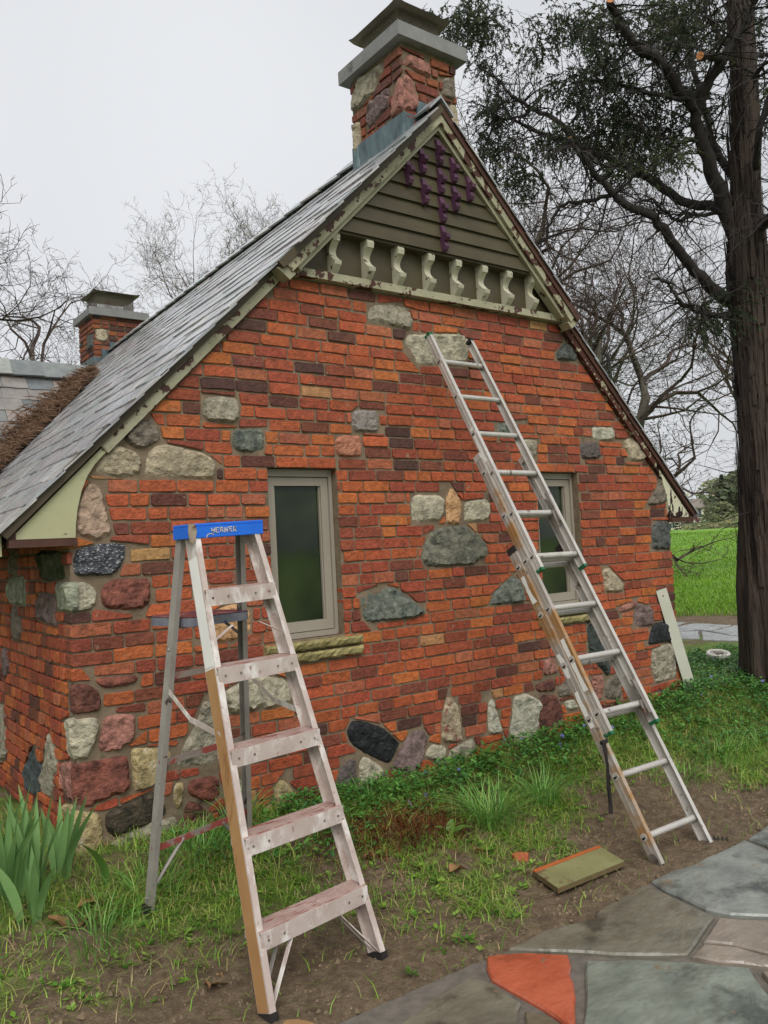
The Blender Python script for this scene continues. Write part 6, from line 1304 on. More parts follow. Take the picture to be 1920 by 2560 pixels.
# periwinkle flowers
FLOW = leafmat('periwinkle_petal', lin((120, 124, 196)), lin((150, 150, 214)), rough=.6, tl=.3)
m = MB()
for k in range(5):
    a = k * 1.2566; b = Vector((math.cos(a), math.sin(a), .12)); s_ = Vector((-b.y, b.x, 0)); m.add([b * .002, b * .010 + s_ * .006, b * .016 + s_ * .002, b * .010 - s_ * .005], [(0, 1, 2, 3)])
m.tube([(0, 0, -.03), (0, 0, 0)], .0012, 3)
fproto = None; n = 0
while n < 34:
    x = random.uniform(.9, 6.6); y = random.uniform(-.95, .5)
    if (0 < x < XR and y > -.08) or path_s(x, y) > -.7 or vinca_d(x, y) < .25: continue
    z = ground_h(x, y) + random.uniform(.09, .13)
    if fproto is None: fproto = o = m.build('periwinkle_flower', FLOW, None, recenter=False)
    else: o = bpy.data.objects.new('periwinkle_flower', fproto.data); COL.objects.link(o)
    o.location = (x, y, z); o.rotation_euler = (random.uniform(.2, 1.0), random.uniform(-.4, .4), random.uniform(0, 6)); s0 = random.uniform(.8, 1.2); o.scale = (s0, s0, s0)
    tag(o, 'tiny violet blue periwinkle flower in the dark ground cover', 'flower', 'periwinkle flowers'); n += 1
# tall grass tufts
def tuft(loc, nb, h, r_, label, cols):
    mb = MB()
    for i in range(nb):
        az = random.uniform(0, 6.28); q = random.random() ** .6 * r_; mb.cc = gcol(random.choice(cols), .2)
        p = (loc[0] + math.cos(az) * q, loc[1] + math.sin(az) * q, loc[2] - .01)
        blade(mb, p, h * random.uniform(.55, 1.1), random.uniform(.004, .007), random.uniform(.25, 1.25), az + random.uniform(-.7, .7), 4, .9)
    tag(mb.build('grass_tuft', GRASS, None, colors=True), label, 'grass tuft', 'tall grass tufts')
LG = [(110, 164, 72), (132, 182, 92), (94, 146, 64), (148, 192, 106)]
tuft((2.39, -.78, -.13), 190, .27, .10, 'tall fine grass tuft nearest the foot of the extension ladder', LG)
tuft((1.95, -.80, -.13), 230, .27, .13, 'tall dense grass tuft just behind the siding offcut', LG)
tuft((1.53, -.26, -.06), 90, .22, .08, 'tall grass tuft against the black boulder stone', LG)
tuft((.42, -.42, -.03), 130, .24, .16, 'tall grass tuft behind the stepladder rear leg', LG)
tuft((.10, -.62, -.06), 90, .2, .14, 'low grass tuft at the left rear foot of the stepladder', LG)
tuft((-.16, -.78, -.09), 90, .17, .16, 'low sprawling grass tuft in front of the iris leaves', LG)
tuft((.75, -.16, -.02), 90, .30, .08, 'tall grass tuft at the wall behind the stepladder treads', LG)
tuft((3.9, -.95, -.13), 170, .2, .26, 'wide grass tuft to the right of the extension ladder', LG)
tuft((4.35, -1.0, -.13), 150, .2, .25, 'wide grass tuft at the right edge below the cedar', LG)
tuft((3.35, -1.02, -.15), 80, .15, .15, 'low grass tuft between the extension ladder rails', LG)
tuft((5.6, .55, .05), 120, .16, .4, 'grass tuft by the path beyond the drain cap', LG)
# brown dead patch
mb = MB()
for i in range(1700):
    x = random.gauss(1.5, .24); y = random.gauss(-.64, .13); mb.cc = gcol(random.choice([(124, 66, 40), (98, 54, 36), (146, 92, 58), (84, 50, 36)]), .2)
    blade(mb, (x, y, ground_h(x, y)), random.uniform(.04, .12), .004, random.uniform(.5, 1.6), random.uniform(0, 6.28), 2)
tag(mb.build('dead_stems', GRASS, None, colors=True), 'rust brown patch of dead stems between the ladders', 'dead plant', None, 'stuff')
# iris
def sword(p, h, w_, lean, az, tw):
    mb = MB(); vs = []; fs = []; n = 7; dx, dy = math.cos(az), math.sin(az); sx, sy = math.cos(tw), math.sin(tw)
    for i in range(n + 1):
        t = i / n; k = (.55 + .45 * math.sin(min(1, t * 1.6) * math.pi / 2)) * (1 if t < .55 else max(0.02, 1 - ((t - .55) / .45) ** 1.6)); c = Vector((p[0] + dx * lean * h * t ** 1.7, p[1] + dy * lean * h * t ** 1.7, p[2] + h * t))
        s_ = Vector((sx, sy, 0)) * w_ / 2 * k; f_ = Vector((-sy, sx, 0)) * w_ * .12 * k
        vs += [c - s_, c + f_, c + s_]
    for i in range(n): fs += [(3 * i, 3 * i + 1, 3 * i + 4, 3 * i + 3), (3 * i + 1, 3 * i + 2, 3 * i + 5, 3 * i + 4)]
    mb.add(vs, fs); return mb
ir = empty('iris_plant', (-.34, -.36, -.02), 'clump of broad sword-shaped iris leaves at the left wall corner', 'plant')
for cx, cy, nn, hh in ((-.40, -.36, 13, .46), (-.28, -.34, 13, .44), (-.16, -.26, 9, .38), (-.48, -.26, 10, .42), (-.33, -.52, 6, .34)):
    for i in range(nn):
        az = random.uniform(0, 6.28); q = random.random() * .06
        mb = sword((cx + math.cos(az) * q, cy + math.sin(az) * q, ground_h(cx, cy) - .01), hh * random.uniform(.6, 1.08), random.uniform(.034, .052), random.uniform(.05, .45), az, random.uniform(-.5, .5) + .6)
        mb.build('leaf', IRISM, ir, smooth=True)
# broad-leaved shoots
def broad(mbp, base, tip, w_, cup=.2):
    mb = MB(); base = Vector(base); tip = Vector(tip); n = 8; d = tip - base; sd = d.cross(Vector((0, 0, 1))); sd = (sd if sd.length > 1e-4 else Vector((1, 0, 0))).normalized(); up = sd.cross(d).normalized(); vs = []; fs = []
    if up.z < 0: up = -up
    for i in range(n + 1):
        t = i / n; k = max(.03, math.sin(math.pi * min(1, t * .92 + .06)) ** .8); c = base + d * t + up * (math.sin(t * math.pi) * d.length * .10); s_ = sd * w_ / 2 * k
        vs += [c - s_ + up * w_ * cup * k, c, c + s_ + up * w_ * cup * k]
    for i in range(n): fs += [(3 * i, 3 * i + 1, 3 * i + 4, 3 * i + 3), (3 * i + 1, 3 * i + 2, 3 * i + 5, 3 * i + 4)]
    mb.add(vs, fs); return mb.build('leaf', BROAD, mbp, smooth=True)
def shoot(loc, label, leaves):
    e = empty('broad_leaf_plant', loc, label, 'plant', 'broad leaf shoots')
    for (dx, dy, dz, w_) in leaves: broad(e, loc, (loc[0] + dx, loc[1] + dy, loc[2] + dz), w_)
shoot((2.44, -.24, -.04), 'broad pale green leaves growing by the pointed stones', [(-.10, -.05, .11, .07), (.08, -.03, .16, .06), (.16, -.05, .08, .07), (-.02, -.12, .07, .08), (-.14, .0, .06, .05)])
shoot((1.66, -.80, -.13), 'twisted pale green leaf pair in front of the dead stems', [(-.08, .02, .06, .05), (.12, -.06, .03, .06), (.05, .03, .07, .045)])
shoot((1.74, -.30, -.06), 'single rounded green leaf under the black boulder stone', [(-.06, -.02, .07, .05)])
shoot((-.02, -.44, -.03), 'single upright broad green leaf beside the yellow cornerstone', [(-.10, -.02, .22, .085)])
shoot((3.02, -.35, -.03), 'broad green leaf standing behind the black strap', [(.03, -.02, .16, .06), (-.05, -.02, .10, .05)])
shoot((5.35, -.45, .04), 'broad pale leaves at the foot of the cedar trunk', [(.10, -.08, .06, .08), (-.10, -.05, .08, .07), (.02, .08, .10, .06)])
# fallen dry leaves
def dryleaf(x, y, l, az, label):
    mb = MB(); d = Vector((math.cos(az), math.sin(az), 0)); s_ = Vector((-d.y, d.x, 0)); z = ground_h(x, y) + .012; vs = []; fs = []
    for i in range(6):
        t = i / 5; k = math.sin(math.pi * (t * .9 + .05)) * random.uniform(.7, 1.2); c = Vector((x, y, z)) + d * l * (t - .5) + Vector((0, 0, .02 * math.sin(t * 5 + az)))
        vs += [c - s_ * l * .28 * k + Vector((0, 0, random.uniform(0, .02))), c, c + s_ * l * .28 * k + Vector((0, 0, random.uniform(0, .02)))]
    for i in range(5): fs += [(3 * i, 3 * i + 1, 3 * i + 4, 3 * i + 3), (3 * i + 1, 3 * i + 2, 3 * i + 5, 3 * i + 4)]
    mb.add(vs, fs); tag(mb.build('dry_leaf', DRYL), label, 'dry leaf', 'dry leaves on the ground')
dryleaf(1.14, -.80, .07, .4, 'curled tan dead leaf right of the stepladder'); dryleaf(1.19, -.79, .07, 2.2, 'small tan dead leaf overlapping the curled one right of the stepladder')
dryleaf(1.66, -1.02, .10, 1.2, 'long grey-brown dead leaf standing near the brick chip'); dryleaf(.12, -1.25, .15, .9, 'twisted dark dead leaf on bare soil left of the stepladder')
dryleaf(.36, -.55, .08, .5, 'small brown dead leaf behind the stepladder front rail'); dryleaf(1.45, -1.1, .13, .2, 'long pale straw leaf in front of the dead stems')
dryleaf(-.1, -.55, .14, .1, 'flat tan dead leaf below the iris'); dryleaf(.2, -1.72, .2, -.1, 'ragged pale bark strip at the bottom edge of the soil'); dryleaf(-.22, -.62, .16, 2.8, 'pale folded dead leaf in front of the iris')
# pale chips and seeds strewn on the soil
mb = MB()
for i in range(520):
    x = random.uniform(-.9, 4.2); y = random.uniform(-1.74, -.6); z = ground_h(x, y) + .008; l = random.uniform(.002, .005); a = random.uniform(0, 6.28); c, s_ = math.cos(a) * l, math.sin(a) * l
    mb.cc = gcol(random.choice([(200, 190, 150), (190, 180, 120), (150, 130, 100)]), .15); mb.add([(x - c, y - s_, z), (x + s_ * .6, y - c * .6, z + .003), (x + c, y + s_, z + .001), (x - s_ * .6, y + c * .6, z + .002)], [(0, 1, 2, 3)])
tag(mb.build('paint_chips', GRASS, None, colors=True, recenter=False), 'tiny pale paint chips and seeds strewn over the soil', 'debris', None, 'stuff')
# soil clods
mb = MB()
for i in range(5200):
    x = random.uniform(-1.2, 5); y = random.uniform(-1.76, -.4)
    if cover(x, y) > .6 or inpatio(x, y): continue
    z = ground_h(x, y); r_ = random.uniform(.004, .014) * (1.5 if random.random() < .1 else 1)
    vs = [Vector((x, y, z)) + Vector((a, b, c)).normalized() * r_ * random.uniform(.6, 1.2) for a, b, c in ((1, 0, 0), (-1, 0, 0), (0, 1, 0), (0, -1, 0), (0, 0, .8), (0, 0, -1))]
    mb.add(vs, [(0, 2, 4), (2, 1, 4), (1, 3, 4), (3, 0, 4)])
tag(mb.build('soil_clods', SOILM, None, recenter=False), 'small clods of wet brown earth on the bare ground', 'soil', None, 'stuff')

# ------------------------------------------------------------------ the red cedar at the right
BARK = mat('cedar_bark', lin((46, 39, 35)), lin((82, 70, 62)), scale=9, detail=5, rough=.85, bump=1, bscale=16, bdist=.05, spec=.25, stretch=(1, 1, .12), world=True, patch=(lin((34, 27, 24)), .53, .1, 13, (1, 1, .12)))
BARKD = mat('dark_limb_bark', lin((32, 29, 28)), lin((56, 50, 46)), scale=14, detail=4, rough=.85, bump=.6, bscale=40, bdist=.01, world=True)
CUT = mat('fresh_cut_wood', lin((176, 110, 62)), lin((200, 140, 92)), scale=20, rough=.8, bump=.2)
cedar = empty('cedar_tree', tuple(CEDAR_LIMBS[0][0][1]), 'big red cedar with shaggy brown trunk and dark limbs at right', 'tree')
def smooth_line(P, Rr, k=4):
    P = [Vector(p) for p in P]; o = []; ro = []
    for i in range(len(P) - 1):
        p0, p1, p2, p3 = P[max(i - 1, 0)], P[i], P[i + 1], P[min(i + 2, len(P) - 1)]
        for j in range(k):
            t = j / k; t2, t3 = t * t, t * t * t
            o.append(.5 * ((2 * p1) + (p2 - p0) * t + (2 * p0 - 5 * p1 + 4 * p2 - p3) * t2 + (3 * p1 - p0 - 3 * p2 + p3) * t3)); ro.append(Rr[i] + (Rr[i + 1] - Rr[i]) * t)
    o.append(P[-1]); ro.append(Rr[-1]); return o, ro
CL = CEDAR_LIMBS
P, Rr = smooth_line(CL[0][0][0:], CL[0][1], 14)
P[0].z = min(P[0].z, -.1)
# fluted trunk
mb = MB(); n = 72; vs = []; fs = []
for i, (p, r_) in enumerate(zip(P, Rr)):
    fl = 1 + max(0, .55 - (p.z)) * .35
    for k in range(n):
        a = 2 * math.pi * k / n; q = noise.fractal(Vector((math.cos(a) * 1.6, math.sin(a) * 1.6, p.z * .55)), 1, 2, 4) * .18 + noise.noise(Vector((math.cos(a) * 5, math.sin(a) * 5, p.z * .9 + 3))) * .09 + noise.noise(Vector((math.cos(a) * 13, math.sin(a) * 13, p.z * 1.6 + 8))) * .06
        vs.append(p + Vector((math.cos(a), math.sin(a), 0)) * r_ * fl * (1 + q))
for i in range(len(P) - 1):
    for k in range(n): fs.append((i * n + k, i * n + (k + 1) % n, (i + 1) * n + (k + 1) % n, (i + 1) * n + k))
mb.add(vs, fs); mb.build('trunk', BARK, cedar, smooth=True)
# shaggy bark strips
mb = MB()
for i in range(900):
    j = random.randint(2, len(P) - 20); p = P[j]; r_ = Rr[j] * 1.05; a = random.uniform(0, 6.28); o_ = Vector((math.cos(a), math.sin(a), 0)); s_ = Vector((-o_.y, o_.x, 0)); L_ = random.uniform(.15, .5); w_ = random.uniform(.006, .02)
    b0 = p + o_ * r_ * 1.02; b1 = p + o_ * (r_ * 1.04 + .012) + Vector((0, 0, L_))
    mb.add([b0 - s_ * w_, b0 + s_ * w_, b1 + s_ * w_ * .5 - o_ * .006, b1 - s_ * w_ * .5 - o_ * .006], [(0, 1, 2, 3)])
mb.build('bark_strips', BARK, cedar)
twigs = MB()
def wiggle(p, d, l, r_, seg, drop, mbt, n=3):
    pts = [p]; q = p.copy(); dd = d.normalized()
    for i in range(seg):
        dd = (dd + Vector((random.gauss(0, .22), random.gauss(0, .22), random.gauss(0, .18) - drop))).normalized(); q = q + dd * (l / seg); pts.append(q.copy())
    mbt.tube(pts, [max(.0012, r_ * (1 - i / (seg + .3))) for i in range(seg + 1)], n, False); return pts
for li, (pts, rad) in enumerate(CL[1:]):
    Q_, R_ = smooth_line(pts, rad, 4); Q_ = [q + Vector((random.gauss(0, .008), random.gauss(0, .008), random.gauss(0, .008))) for q in Q_]
    mb = MB(); mb.tube(Q_, R_, 9); mb.build('limb', BARKD if li not in (0, 4) else BARKD, cedar, smooth=True)
    if li in (1, 2, 3) or li in (10,):
        e = Q_[-1]; d = (Q_[-1] - Q_[-2]).normalized(); m = MB(); m.tube([e, e + d * .006], R_[-1] * .93, 12); m.build('cut_end', CUT, cedar)
    for k in range(int(5 + len(Q_) * .9)):
        j = random.randint(len(Q_) // 5, len(Q_) - 1); d = Vector((random.gauss(0, 1), random.gauss(0, 1), random.gauss(0, .8)))
        tp_ = wiggle(Q_[j], d, random.uniform(.3, 1.0), min(.010, R_[j] * .5), 6, .05, twigs)
        for _ in range(3): wiggle(random.choice(tp_[1:]), Vector((random.gauss(0, 1), random.gauss(0, 1), random.gauss(0, 1))), random.uniform(.15, .45), .004, 4, .06, twigs)
for k in range(70):
    j = random.randint(6, len(P) - 1); a = random.uniform(0, 6.28); wiggle(P[j], Vector((math.cos(a), math.sin(a), random.uniform(-.2, .4))), random.uniform(.2, .9), .008, 5, .03, twigs)
tag(twigs.build('twigs', BARKD, cedar), kind='stuff')
CEDF = leafmat('cedar_foliage', (1, 1, 1, 1), None, attr=True, rough=.7, tl=.2)
fol = MB(); tw2 = MB()
for ci, c in enumerate(CEDAR_CLUMPS[0]):
    if noise.noise(Vector(c) * 1.6 + Vector((3, 1, 7))) < .07 or ci % 4 == 1: continue
    c = Vector(c); base = random.choice([(52, 66, 40), (64, 76, 46), (44, 58, 38), (74, 82, 50), (58, 70, 48)])
    for k in range(9):
        p = c + Vector((random.gauss(0, 1), random.gauss(0, 1), random.gauss(0, .7))) * .09
        d = Vector((random.gauss(0, .8), random.gauss(0, .8), random.uniform(-.9, .3))).normalized(); L_ = random.uniform(.14, .30); pts = [p]; q = p.copy()
        for i in range(4):
            d = (d + Vector((random.gauss(0, .12), random.gauss(0, .12), -.22))).normalized(); q = q + d * L_ / 4; pts.append(q.copy())
        tw2.tube(pts, [.003, .0025, .002, .0015, .001], 3, False)
        fol.cc = gcol(base, .28)
        for j in range(24):
            t = random.uniform(.1, 1) * 3.999; i = int(t); b = pts[i].lerp(pts[i + 1], t - i); ax_ = (pts[i + 1] - pts[i]).normalized()
            e = (ax_ * .8 + Vector((random.gauss(0, .55), random.gauss(0, .55), random.gauss(-.15, .4)))).normalized(); l = random.uniform(.016, .046); s_ = e.cross(Vector((random.random(), random.random(), .3))).normalized() * l * .12
            fol.add([b - s_, b + e * l * .5 + s_ * 1.3, b + e * l, b + e * l * .5 - s_ * 1.3], [(0, 1, 2, 3)])
    if random.random() < .5:
        wiggle(c, Vector((random.gauss(0, 1), random.gauss(0, 1), random.gauss(0, .5))), .35, .006, 4, .02, tw2)
tag(fol.build('foliage', CEDF, cedar, colors=True), kind='stuff'); tag(tw2.build('sprig_stems', BARKD, cedar), kind='stuff')

# ------------------------------------------------------------------ bare trees
GREYB = mat('bare_tree_bark', lin((82, 75, 67)), lin((112, 103, 93)), scale=5, rough=.9, bump=.4, bscale=20, bdist=.02, world=True)
BROWNB = mat('brown_twig_bark', lin((62, 50, 46)), lin((88, 74, 68)), scale=5, rough=.9, bump=0, world=True)
BUDS = leafmat('spring_buds', lin((150, 148, 96)), lin((182, 178, 122)), rough=.7, tl=.4)
def bare_tree(seed, H, r0, lean=(0, 0), spread=.8, fork=.25, buds=0, up=.12, nl=(4, 4, 4, 4), twig=.004, crook=1.0):
    rnd = random.Random(seed); big = MB(); fine = MB(); bud = MB(); last = len(nl)
    def grow(p, d, l, r_, lv):
        seg = 6 if lv < 2 else (5 if lv < 3 else 3); pts = [p.copy()]; rr = [r_]; dd = d.normalized(); q = p.copy()
        for i in range(seg):
            w_ = (.10 + .07 * lv) * crook
            dd = (dd + Vector((rnd.gauss(0, w_), rnd.gauss(0, w_), rnd.gauss(0, w_ * .8) + up * (1 if lv else .3)))).normalized(); q = q + dd * l / seg; pts.append(q.copy()); rr.append(max(twig, r_ * (1 - .6 * (i + 1) / seg)))
        (big if lv < 2 else fine).tube(pts, rr, 8 if lv == 0 else (6 if lv < 2 else 3), False)
        if lv >= last:
            for _ in range(4):
                j = rnd.randint(1, seg); e = pts[j] + (dd + Vector((rnd.gauss(0, .7), rnd.gauss(0, .7), rnd.gauss(.1, .5)))).normalized() * l * rnd.uniform(.2, .42); fine.tube([pts[j], e], [twig, twig * .6], 3, False)
            for _ in range(buds):
                b = rnd.choice(pts[1:]) + Vector((rnd.gauss(0, .1), rnd.gauss(0, .1), rnd.gauss(0, .1))); s_ = rnd.uniform(.02, .045); a = Vector((rnd.gauss(0, 1), rnd.gauss(0, 1), rnd.gauss(0, 1))).normalized() * s_; c = a.orthogonal().normalized() * s_ * .5; bud.add([b - a, b + c, b + a, b - c], [(0, 1, 2, 3)])
            return
        k = nl[lv]; f0 = fork if lv == 0 else .25
        for i in range(k):
            t = f0 + (1 - f0) * (i + rnd.random() * .9) / k; t = min(t, .999); j = int(t * seg); c = pts[j].lerp(pts[j + 1], t * seg - j); rc = rr[j] * (rnd.uniform(.52, .78) if lv < 2 else rnd.uniform(.42, .62))
            a = rnd.uniform(0, 6.28); o_ = dd.orthogonal(); o_.rotate(Matrix.Rotation(a, 3, dd)); d2 = (dd * rnd.uniform(.4, .95) + o_ * spread * rnd.uniform(.6, 1.15))
            grow(c, d2, l * rnd.uniform(.48, .72), max(twig, rc), lv + 1)
        grow(pts[-1], dd, l * .62, rr[-1], lv + 1)
    grow(Vector((0, 0, 0)), Vector((lean[0], lean[1], 1)), H * .40, r0, 0)
    return big, fine, bud
TREES = {}; TOPZ = {}
def place_tree(key, args, loc, rz, sc_, label, name='bare_tree', budm=None):
    if key not in TREES: TREES[key] = [x for x in bare_tree(*args[0], **args[1])]
    if key not in TOPZ: TOPZ[key] = max(p[2] for mbx in TREES[key] for p in mbx.v)
    sc_ = sc_ / TOPZ[key]
    e = empty(name, loc, label, 'tree', 'bare trees behind the cottage'); e.rotation_euler = (0, 0, rz); e.scale = (sc_,) * 3
    for nm, mbx, m_ in zip(('trunk', 'crown', 'buds'), TREES[key], (GREYB, BROWNB, BUDS)):
        if isinstance(mbx, MB):
            if not mbx.v: continue
            me_o = mbx.build(nm, m_, None, recenter=False, smooth=nm == 'trunk'); TREES[key][('trunk', 'crown', 'buds').index(nm)] = me_o.data
        else: me_o = bpy.data.objects.new(nm, mbx); COL.objects.link(me_o)
        me_o.parent = e; me_o.location = (0, 0, 0)
        if nm != 'trunk': tag(me_o, kind='stuff')
def dirp(dx, dy, dist): v = Vector((dx, dy)).normalized() * dist; x, y = CAM.x + v.x, CAM.y + v.y; return (x, y, ground_h(x, y) - .1)
OAK = ((3, 14, .40), dict(spread=.95, fork=.2, nl=(5, 4, 4, 3, 3), up=.04, twig=.0042, crook=1.3))
OAK2 = ((8, 14, .34), dict(spread=.85, fork=.25, nl=(5, 4, 4, 3, 3), up=.08, twig=.0042, crook=1.2))
ASH = ((15, 14, .18), dict(spread=.6, fork=.35, nl=(4, 4, 3, 3, 2), up=.12, twig=.0042))
WIL = ((23, 20, .30), dict(spread=.52, fork=.12, nl=(5, 5, 4, 3, 3), up=.12, buds=2, twig=.0045))
place_tree('oak', OAK, dirp(.785, .62, 20), 1.5, 11, 'gnarled bare oak low behind the right roof edge')
place_tree('oak2', OAK2, dirp(.775, .632, 22), 2.2, 12.5, 'bare tree with forked grey trunk right of the gable slope')
place_tree('ash', ASH, dirp(.76, .65, 27), 1.0, 14.5, 'tall slim bare tree nearest the gable slope')
place_tree('ash', ASH, dirp(.895, .446, 24), 5.3, 12, 'spreading bare tree hidden partly by the cedar trunk')
place_tree('oak', OAK, dirp(.225, .974, 24), 1.9, 12.8, 'spreading bare tree behind the wing roof at left')
place_tree('oak2', OAK2, dirp(.155, .99, 22), 0.9, 17.0, 'tall bare tree at the left picture edge')
place_tree('ash', ASH, dirp(.285, .958, 32), 3.0, 11.0, 'small far bare tree beside the far chimney')
place_tree('willow', WIL, dirp(.425, .905, 40), .8, 21.5, 'pale budding tree above the slate roof ridge', 'budding_tree')
place_tree('willow', WIL, dirp(.485, .875, 43), 2.4, 21.0, 'smaller pale budding tree right of the other budding tree', 'budding_tree')

# small dark juniper behind the gable slope
jn = empty('juniper_tree', dirp(.795, .607, 15), 'dark green juniper between the gable slope and bare trunks', 'tree')
jl = WLOC[jn]; m = MB(); m.tube([jl, jl + Vector((.1, 0, 2.6)), jl + Vector((0, .1, 4.6))], [.10, .07, .03], 7); m.build('trunk', BARKD, jn)
fol = MB(); 
for k in range(150):
    z = random.uniform(2.6, 4.9); a = random.uniform(0, 6.28); q = random.uniform(.1, 1.0) * (1.5 - abs(z - 3.7) * .6)
    c = jl + Vector((math.cos(a) * q * 1.25, math.sin(a) * q * 1.25, z)); base = random.choice([(48, 64, 36), (40, 56, 34), (58, 72, 42)])
    for j in range(26):
        p = c + Vector((random.gauss(0, .13), random.gauss(0, .13), random.gauss(0, .10))); fol.cc = gcol(base, .25); e = Vector((random.gauss(0, 1), random.gauss(0, 1), random.gauss(0, .6))).normalized(); l = random.uniform(.03, .08); s_ = e.orthogonal().normalized() * l * .2; fol.add([p - s_, p + s_, p + e * l], [(0, 1, 2)])
tag(fol.build('crown', CEDF, jn, colors=True), kind='stuff')

# ------------------------------------------------------------------ far edge of the field
def far(dx, dy, dist, dz=0): v = Vector((dx, dy)).normalized() * dist; x, y = CAM.x + v.x, CAM.y + v.y; return Vector((x, y, ground_h(x, y) + dz))
FARW = mat('far_house_wall', lin((206, 200, 180)), lin((214, 208, 190)), scale=.3, rough=.8, bump=0, world=True)
FARB = mat('far_house_stone', lin((168, 150, 130)), lin((182, 164, 144)), scale=.3, rough=.8, bump=0, world=True)
FARR = mat('far_house_roof', lin((120, 112, 104)), lin((136, 126, 118)), scale=.3, rough=.8, bump=0, world=True)
FARG = mat('far_window', lin((70, 80, 92)), lin((90, 100, 112)), scale=.3, rough=.2, bump=0, world=True)
def house(dx, dy, dist, W_, D_, H_, wm, label, wins, gables):
    o = far(dx, dy, dist); rz = math.atan2(dx, dy); e = empty('far_house', tuple(o), label, 'house', 'houses beyond the field')
    Mh = Matrix.Translation(o) @ Matrix.Rotation(-rz, 4, 'Z')
    m = MB(); m.box(-W_ / 2, W_ / 2, 0, D_, -1, H_, Mh); m.build('wall', wm, e)
    m = MB(); m.prism([(-.6, H_ - .1), (D_ / 2, H_ + D_ * .32), (D_ + .6, H_ - .1)], -W_ / 2 - .5, W_ / 2 + .5, 'x', Mh); rf = m.build('roof', FARR, e)
    for gx, gw, gh in gables:
        m = MB(); m.prism([(gx - gw / 2, -1), (gx + gw / 2, -1), (gx + gw / 2, gh), (gx, gh + gw * .55), (gx - gw / 2, gh)], -1.2, 2, 'y', Mh); m.build('gable', wm, e)
        m = MB(); m.box(gx - gw * .2, gx + gw * .2, -1.32, -1.2, gh * .45, gh * .85, Mh); m.build('window', FARG, e)
    m = MB(); m.box(W_ * .2, W_ * .2 + 1.4, D_ * .4, D_ * .4 + 1.2, H_, H_ + D_ * .42 + 1.2, Mh); m.build('chimney', wm, e)
    for (x0, x1, z0, z1) in wins:
        m = MB(); m.box(x0, x1, -.12, -.02, z0, z1, Mh); w_ = m.build('window', FARG, e)
        m = MB(); k = 3
        for q in range(1, k): m.box(x0 + (x1 - x0) * q / k - .06, x0 + (x1 - x0) * q / k + .06, -.2, -.121, z0, z1, Mh)
        m.build('mullion', FARW, w_)
house(.828, .561, 270, 18, 9, 6.4, FARW, 'cream two-storey house with rows of windows beyond the field', [(-7.5, -4.6, 3.6, 5.6), (-3.0, .2, 3.6, 5.8), (.8, 4.0, 3.6, 5.8), (5.0, 8, 3.6, 5.8), (-7.0, -5, .6, 2), (-2, 0, .6, 2), (3, 5, .6, 2)], [])
house(.8445, .5355, 285, 15, 10, 6, FARB, 'tan stone house with steep gables beyond the field', [(-2, 0, 1, 2.8), (3.5, 5.5, 1, 2.8)], [(-4.5, 4.6, 6.2), (1.6, 3.4, 4.0)])
FARL = leafmat('far_foliage', (1, 1, 1, 1), None, attr=True, rough=.8, tl=.2)
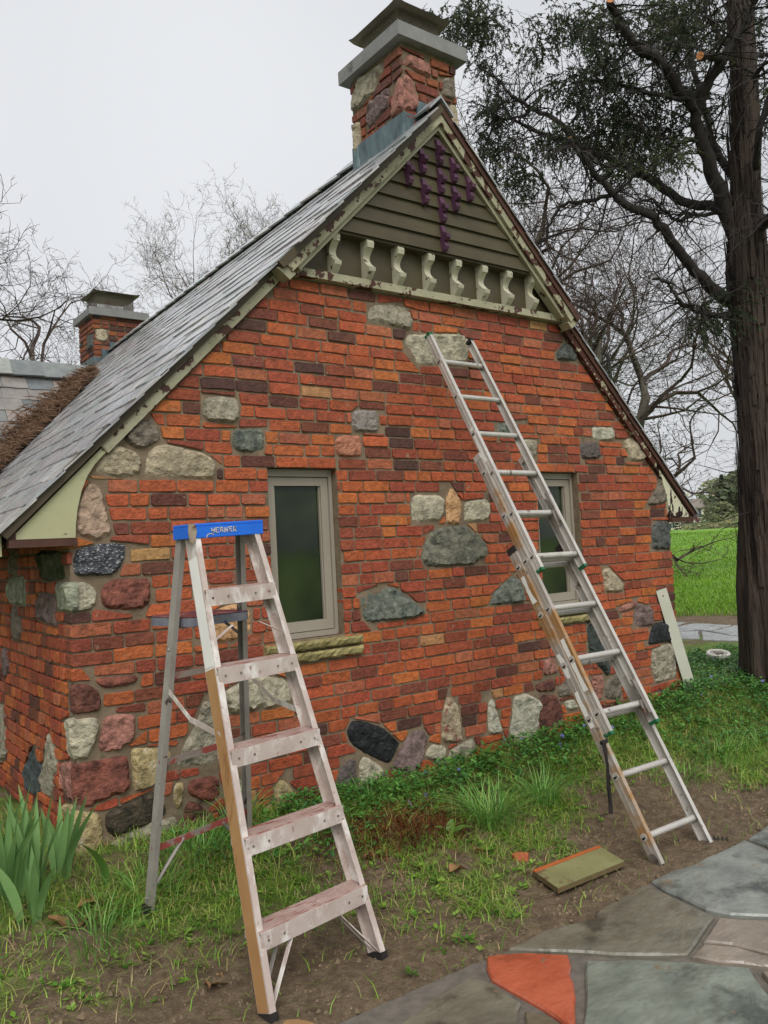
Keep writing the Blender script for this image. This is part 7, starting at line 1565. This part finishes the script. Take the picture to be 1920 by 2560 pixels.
def far_bush(dx, dy, dist, w_, h_, base, label, name='far_bush', cat='bush', cone=False, n=420):
    o = far(dx, dy, dist); e = empty(name, tuple(o), label, cat, 'bushes and trees beyond the field'); m = MB(); m.tube([o + Vector((0, 0, -.5)), o + Vector((0, 0, h_ * .6))], [w_ * .05, w_ * .015], 6); m.build('trunk', BROWNB, e)
    f = MB(); lf = max(.18, w_ * .07)
    for i in range(n):
        t = random.random(); a = random.uniform(0, 6.28); rr = (w_ / 2) * ((1 - t) if cone else math.sqrt(max(0, 1 - (2 * t - .9) ** 2 / 1.3))) * random.uniform(.55, 1.08) * (1 + .25 * noise.noise(Vector((math.cos(a) * 2, math.sin(a) * 2, t * 4 + dist))))
        p = o + Vector((math.cos(a) * rr, math.sin(a) * rr, h_ * t)); f.cc = gcol(base, .25); q = Vector((random.gauss(0, 1), random.gauss(0, 1), random.gauss(0, 1))).normalized() * lf; s_ = q.orthogonal().normalized() * lf * .6; f.add([p - q, p + s_, p + q, p - s_], [(0, 1, 2, 3)])
    tag(f.build('crown', FARL, e, colors=True), kind='stuff')
far_bush(.8325, .554, 205, 5, 3.6, (76, 84, 68), 'round grey-green bush in front of the cream house')
far_bush(.8485, .529, 215, 5, 3.6, (104, 116, 76), 'yellow-green bush between the two far houses')
far_bush(.8385, .545, 230, 5, 3.4, (110, 72, 78), 'purple-red bush in front of the tan house')
far_bush(.8545, .519, 225, 8, 6.5, (120, 128, 92), 'pale leafing tree right of the tan house', 'far_tree', 'tree')
far_bush(.8565, .516, 240, 10, 14, (72, 84, 66), 'dark far conifer rising left of the cedar trunk', 'far_tree', 'tree', True)
far_bush(.862, .507, 250, 16, 14, (104, 110, 82), 'broad grey-green far tree beside the conifer', 'far_tree', 'tree', False, 700)
far_bush(.870, .493, 240, 18, 15, (96, 104, 76), 'broad far tree at the cedar trunk edge', 'far_tree', 'tree', False, 700)
far_bush(.853, .522, 300, 14, 16, (150, 158, 116), 'pale spring-green tree far behind the tan house', 'far_tree', 'tree', False, 600)
far_bush(.88, .475, 230, 18, 15, (92, 100, 72), 'far tree hidden mostly by the cedar trunk', 'far_tree', 'tree', False, 600)
# low brush along the field edge
f = MB()
for i in range(3000):
    a = random.uniform(.553, .46); d2 = math.sqrt(1 - a * a); o = far(d2, a, random.uniform(150, 230)); h = random.random() ** 1.5 * (1.0 + 5.5 * max(0, (.522 - a) / .06)); f.cc = gcol(random.choice([(118, 126, 84), (132, 132, 96), (96, 108, 72), (140, 136, 108)]), .2)
    q = Vector((random.gauss(0, 1), random.gauss(0, 1), random.gauss(0, 1))).normalized() * .5; s_ = q.orthogonal().normalized() * .3; p = o + Vector((0, 0, h)); f.add([p - q, p + s_, p + q, p - s_], [(0, 1, 2, 3)])
tag(f.build('field_edge_brush', FARL, None, colors=True, recenter=False), 'low grey-green brush along the far edge of the field', 'brush', None, 'stuff')
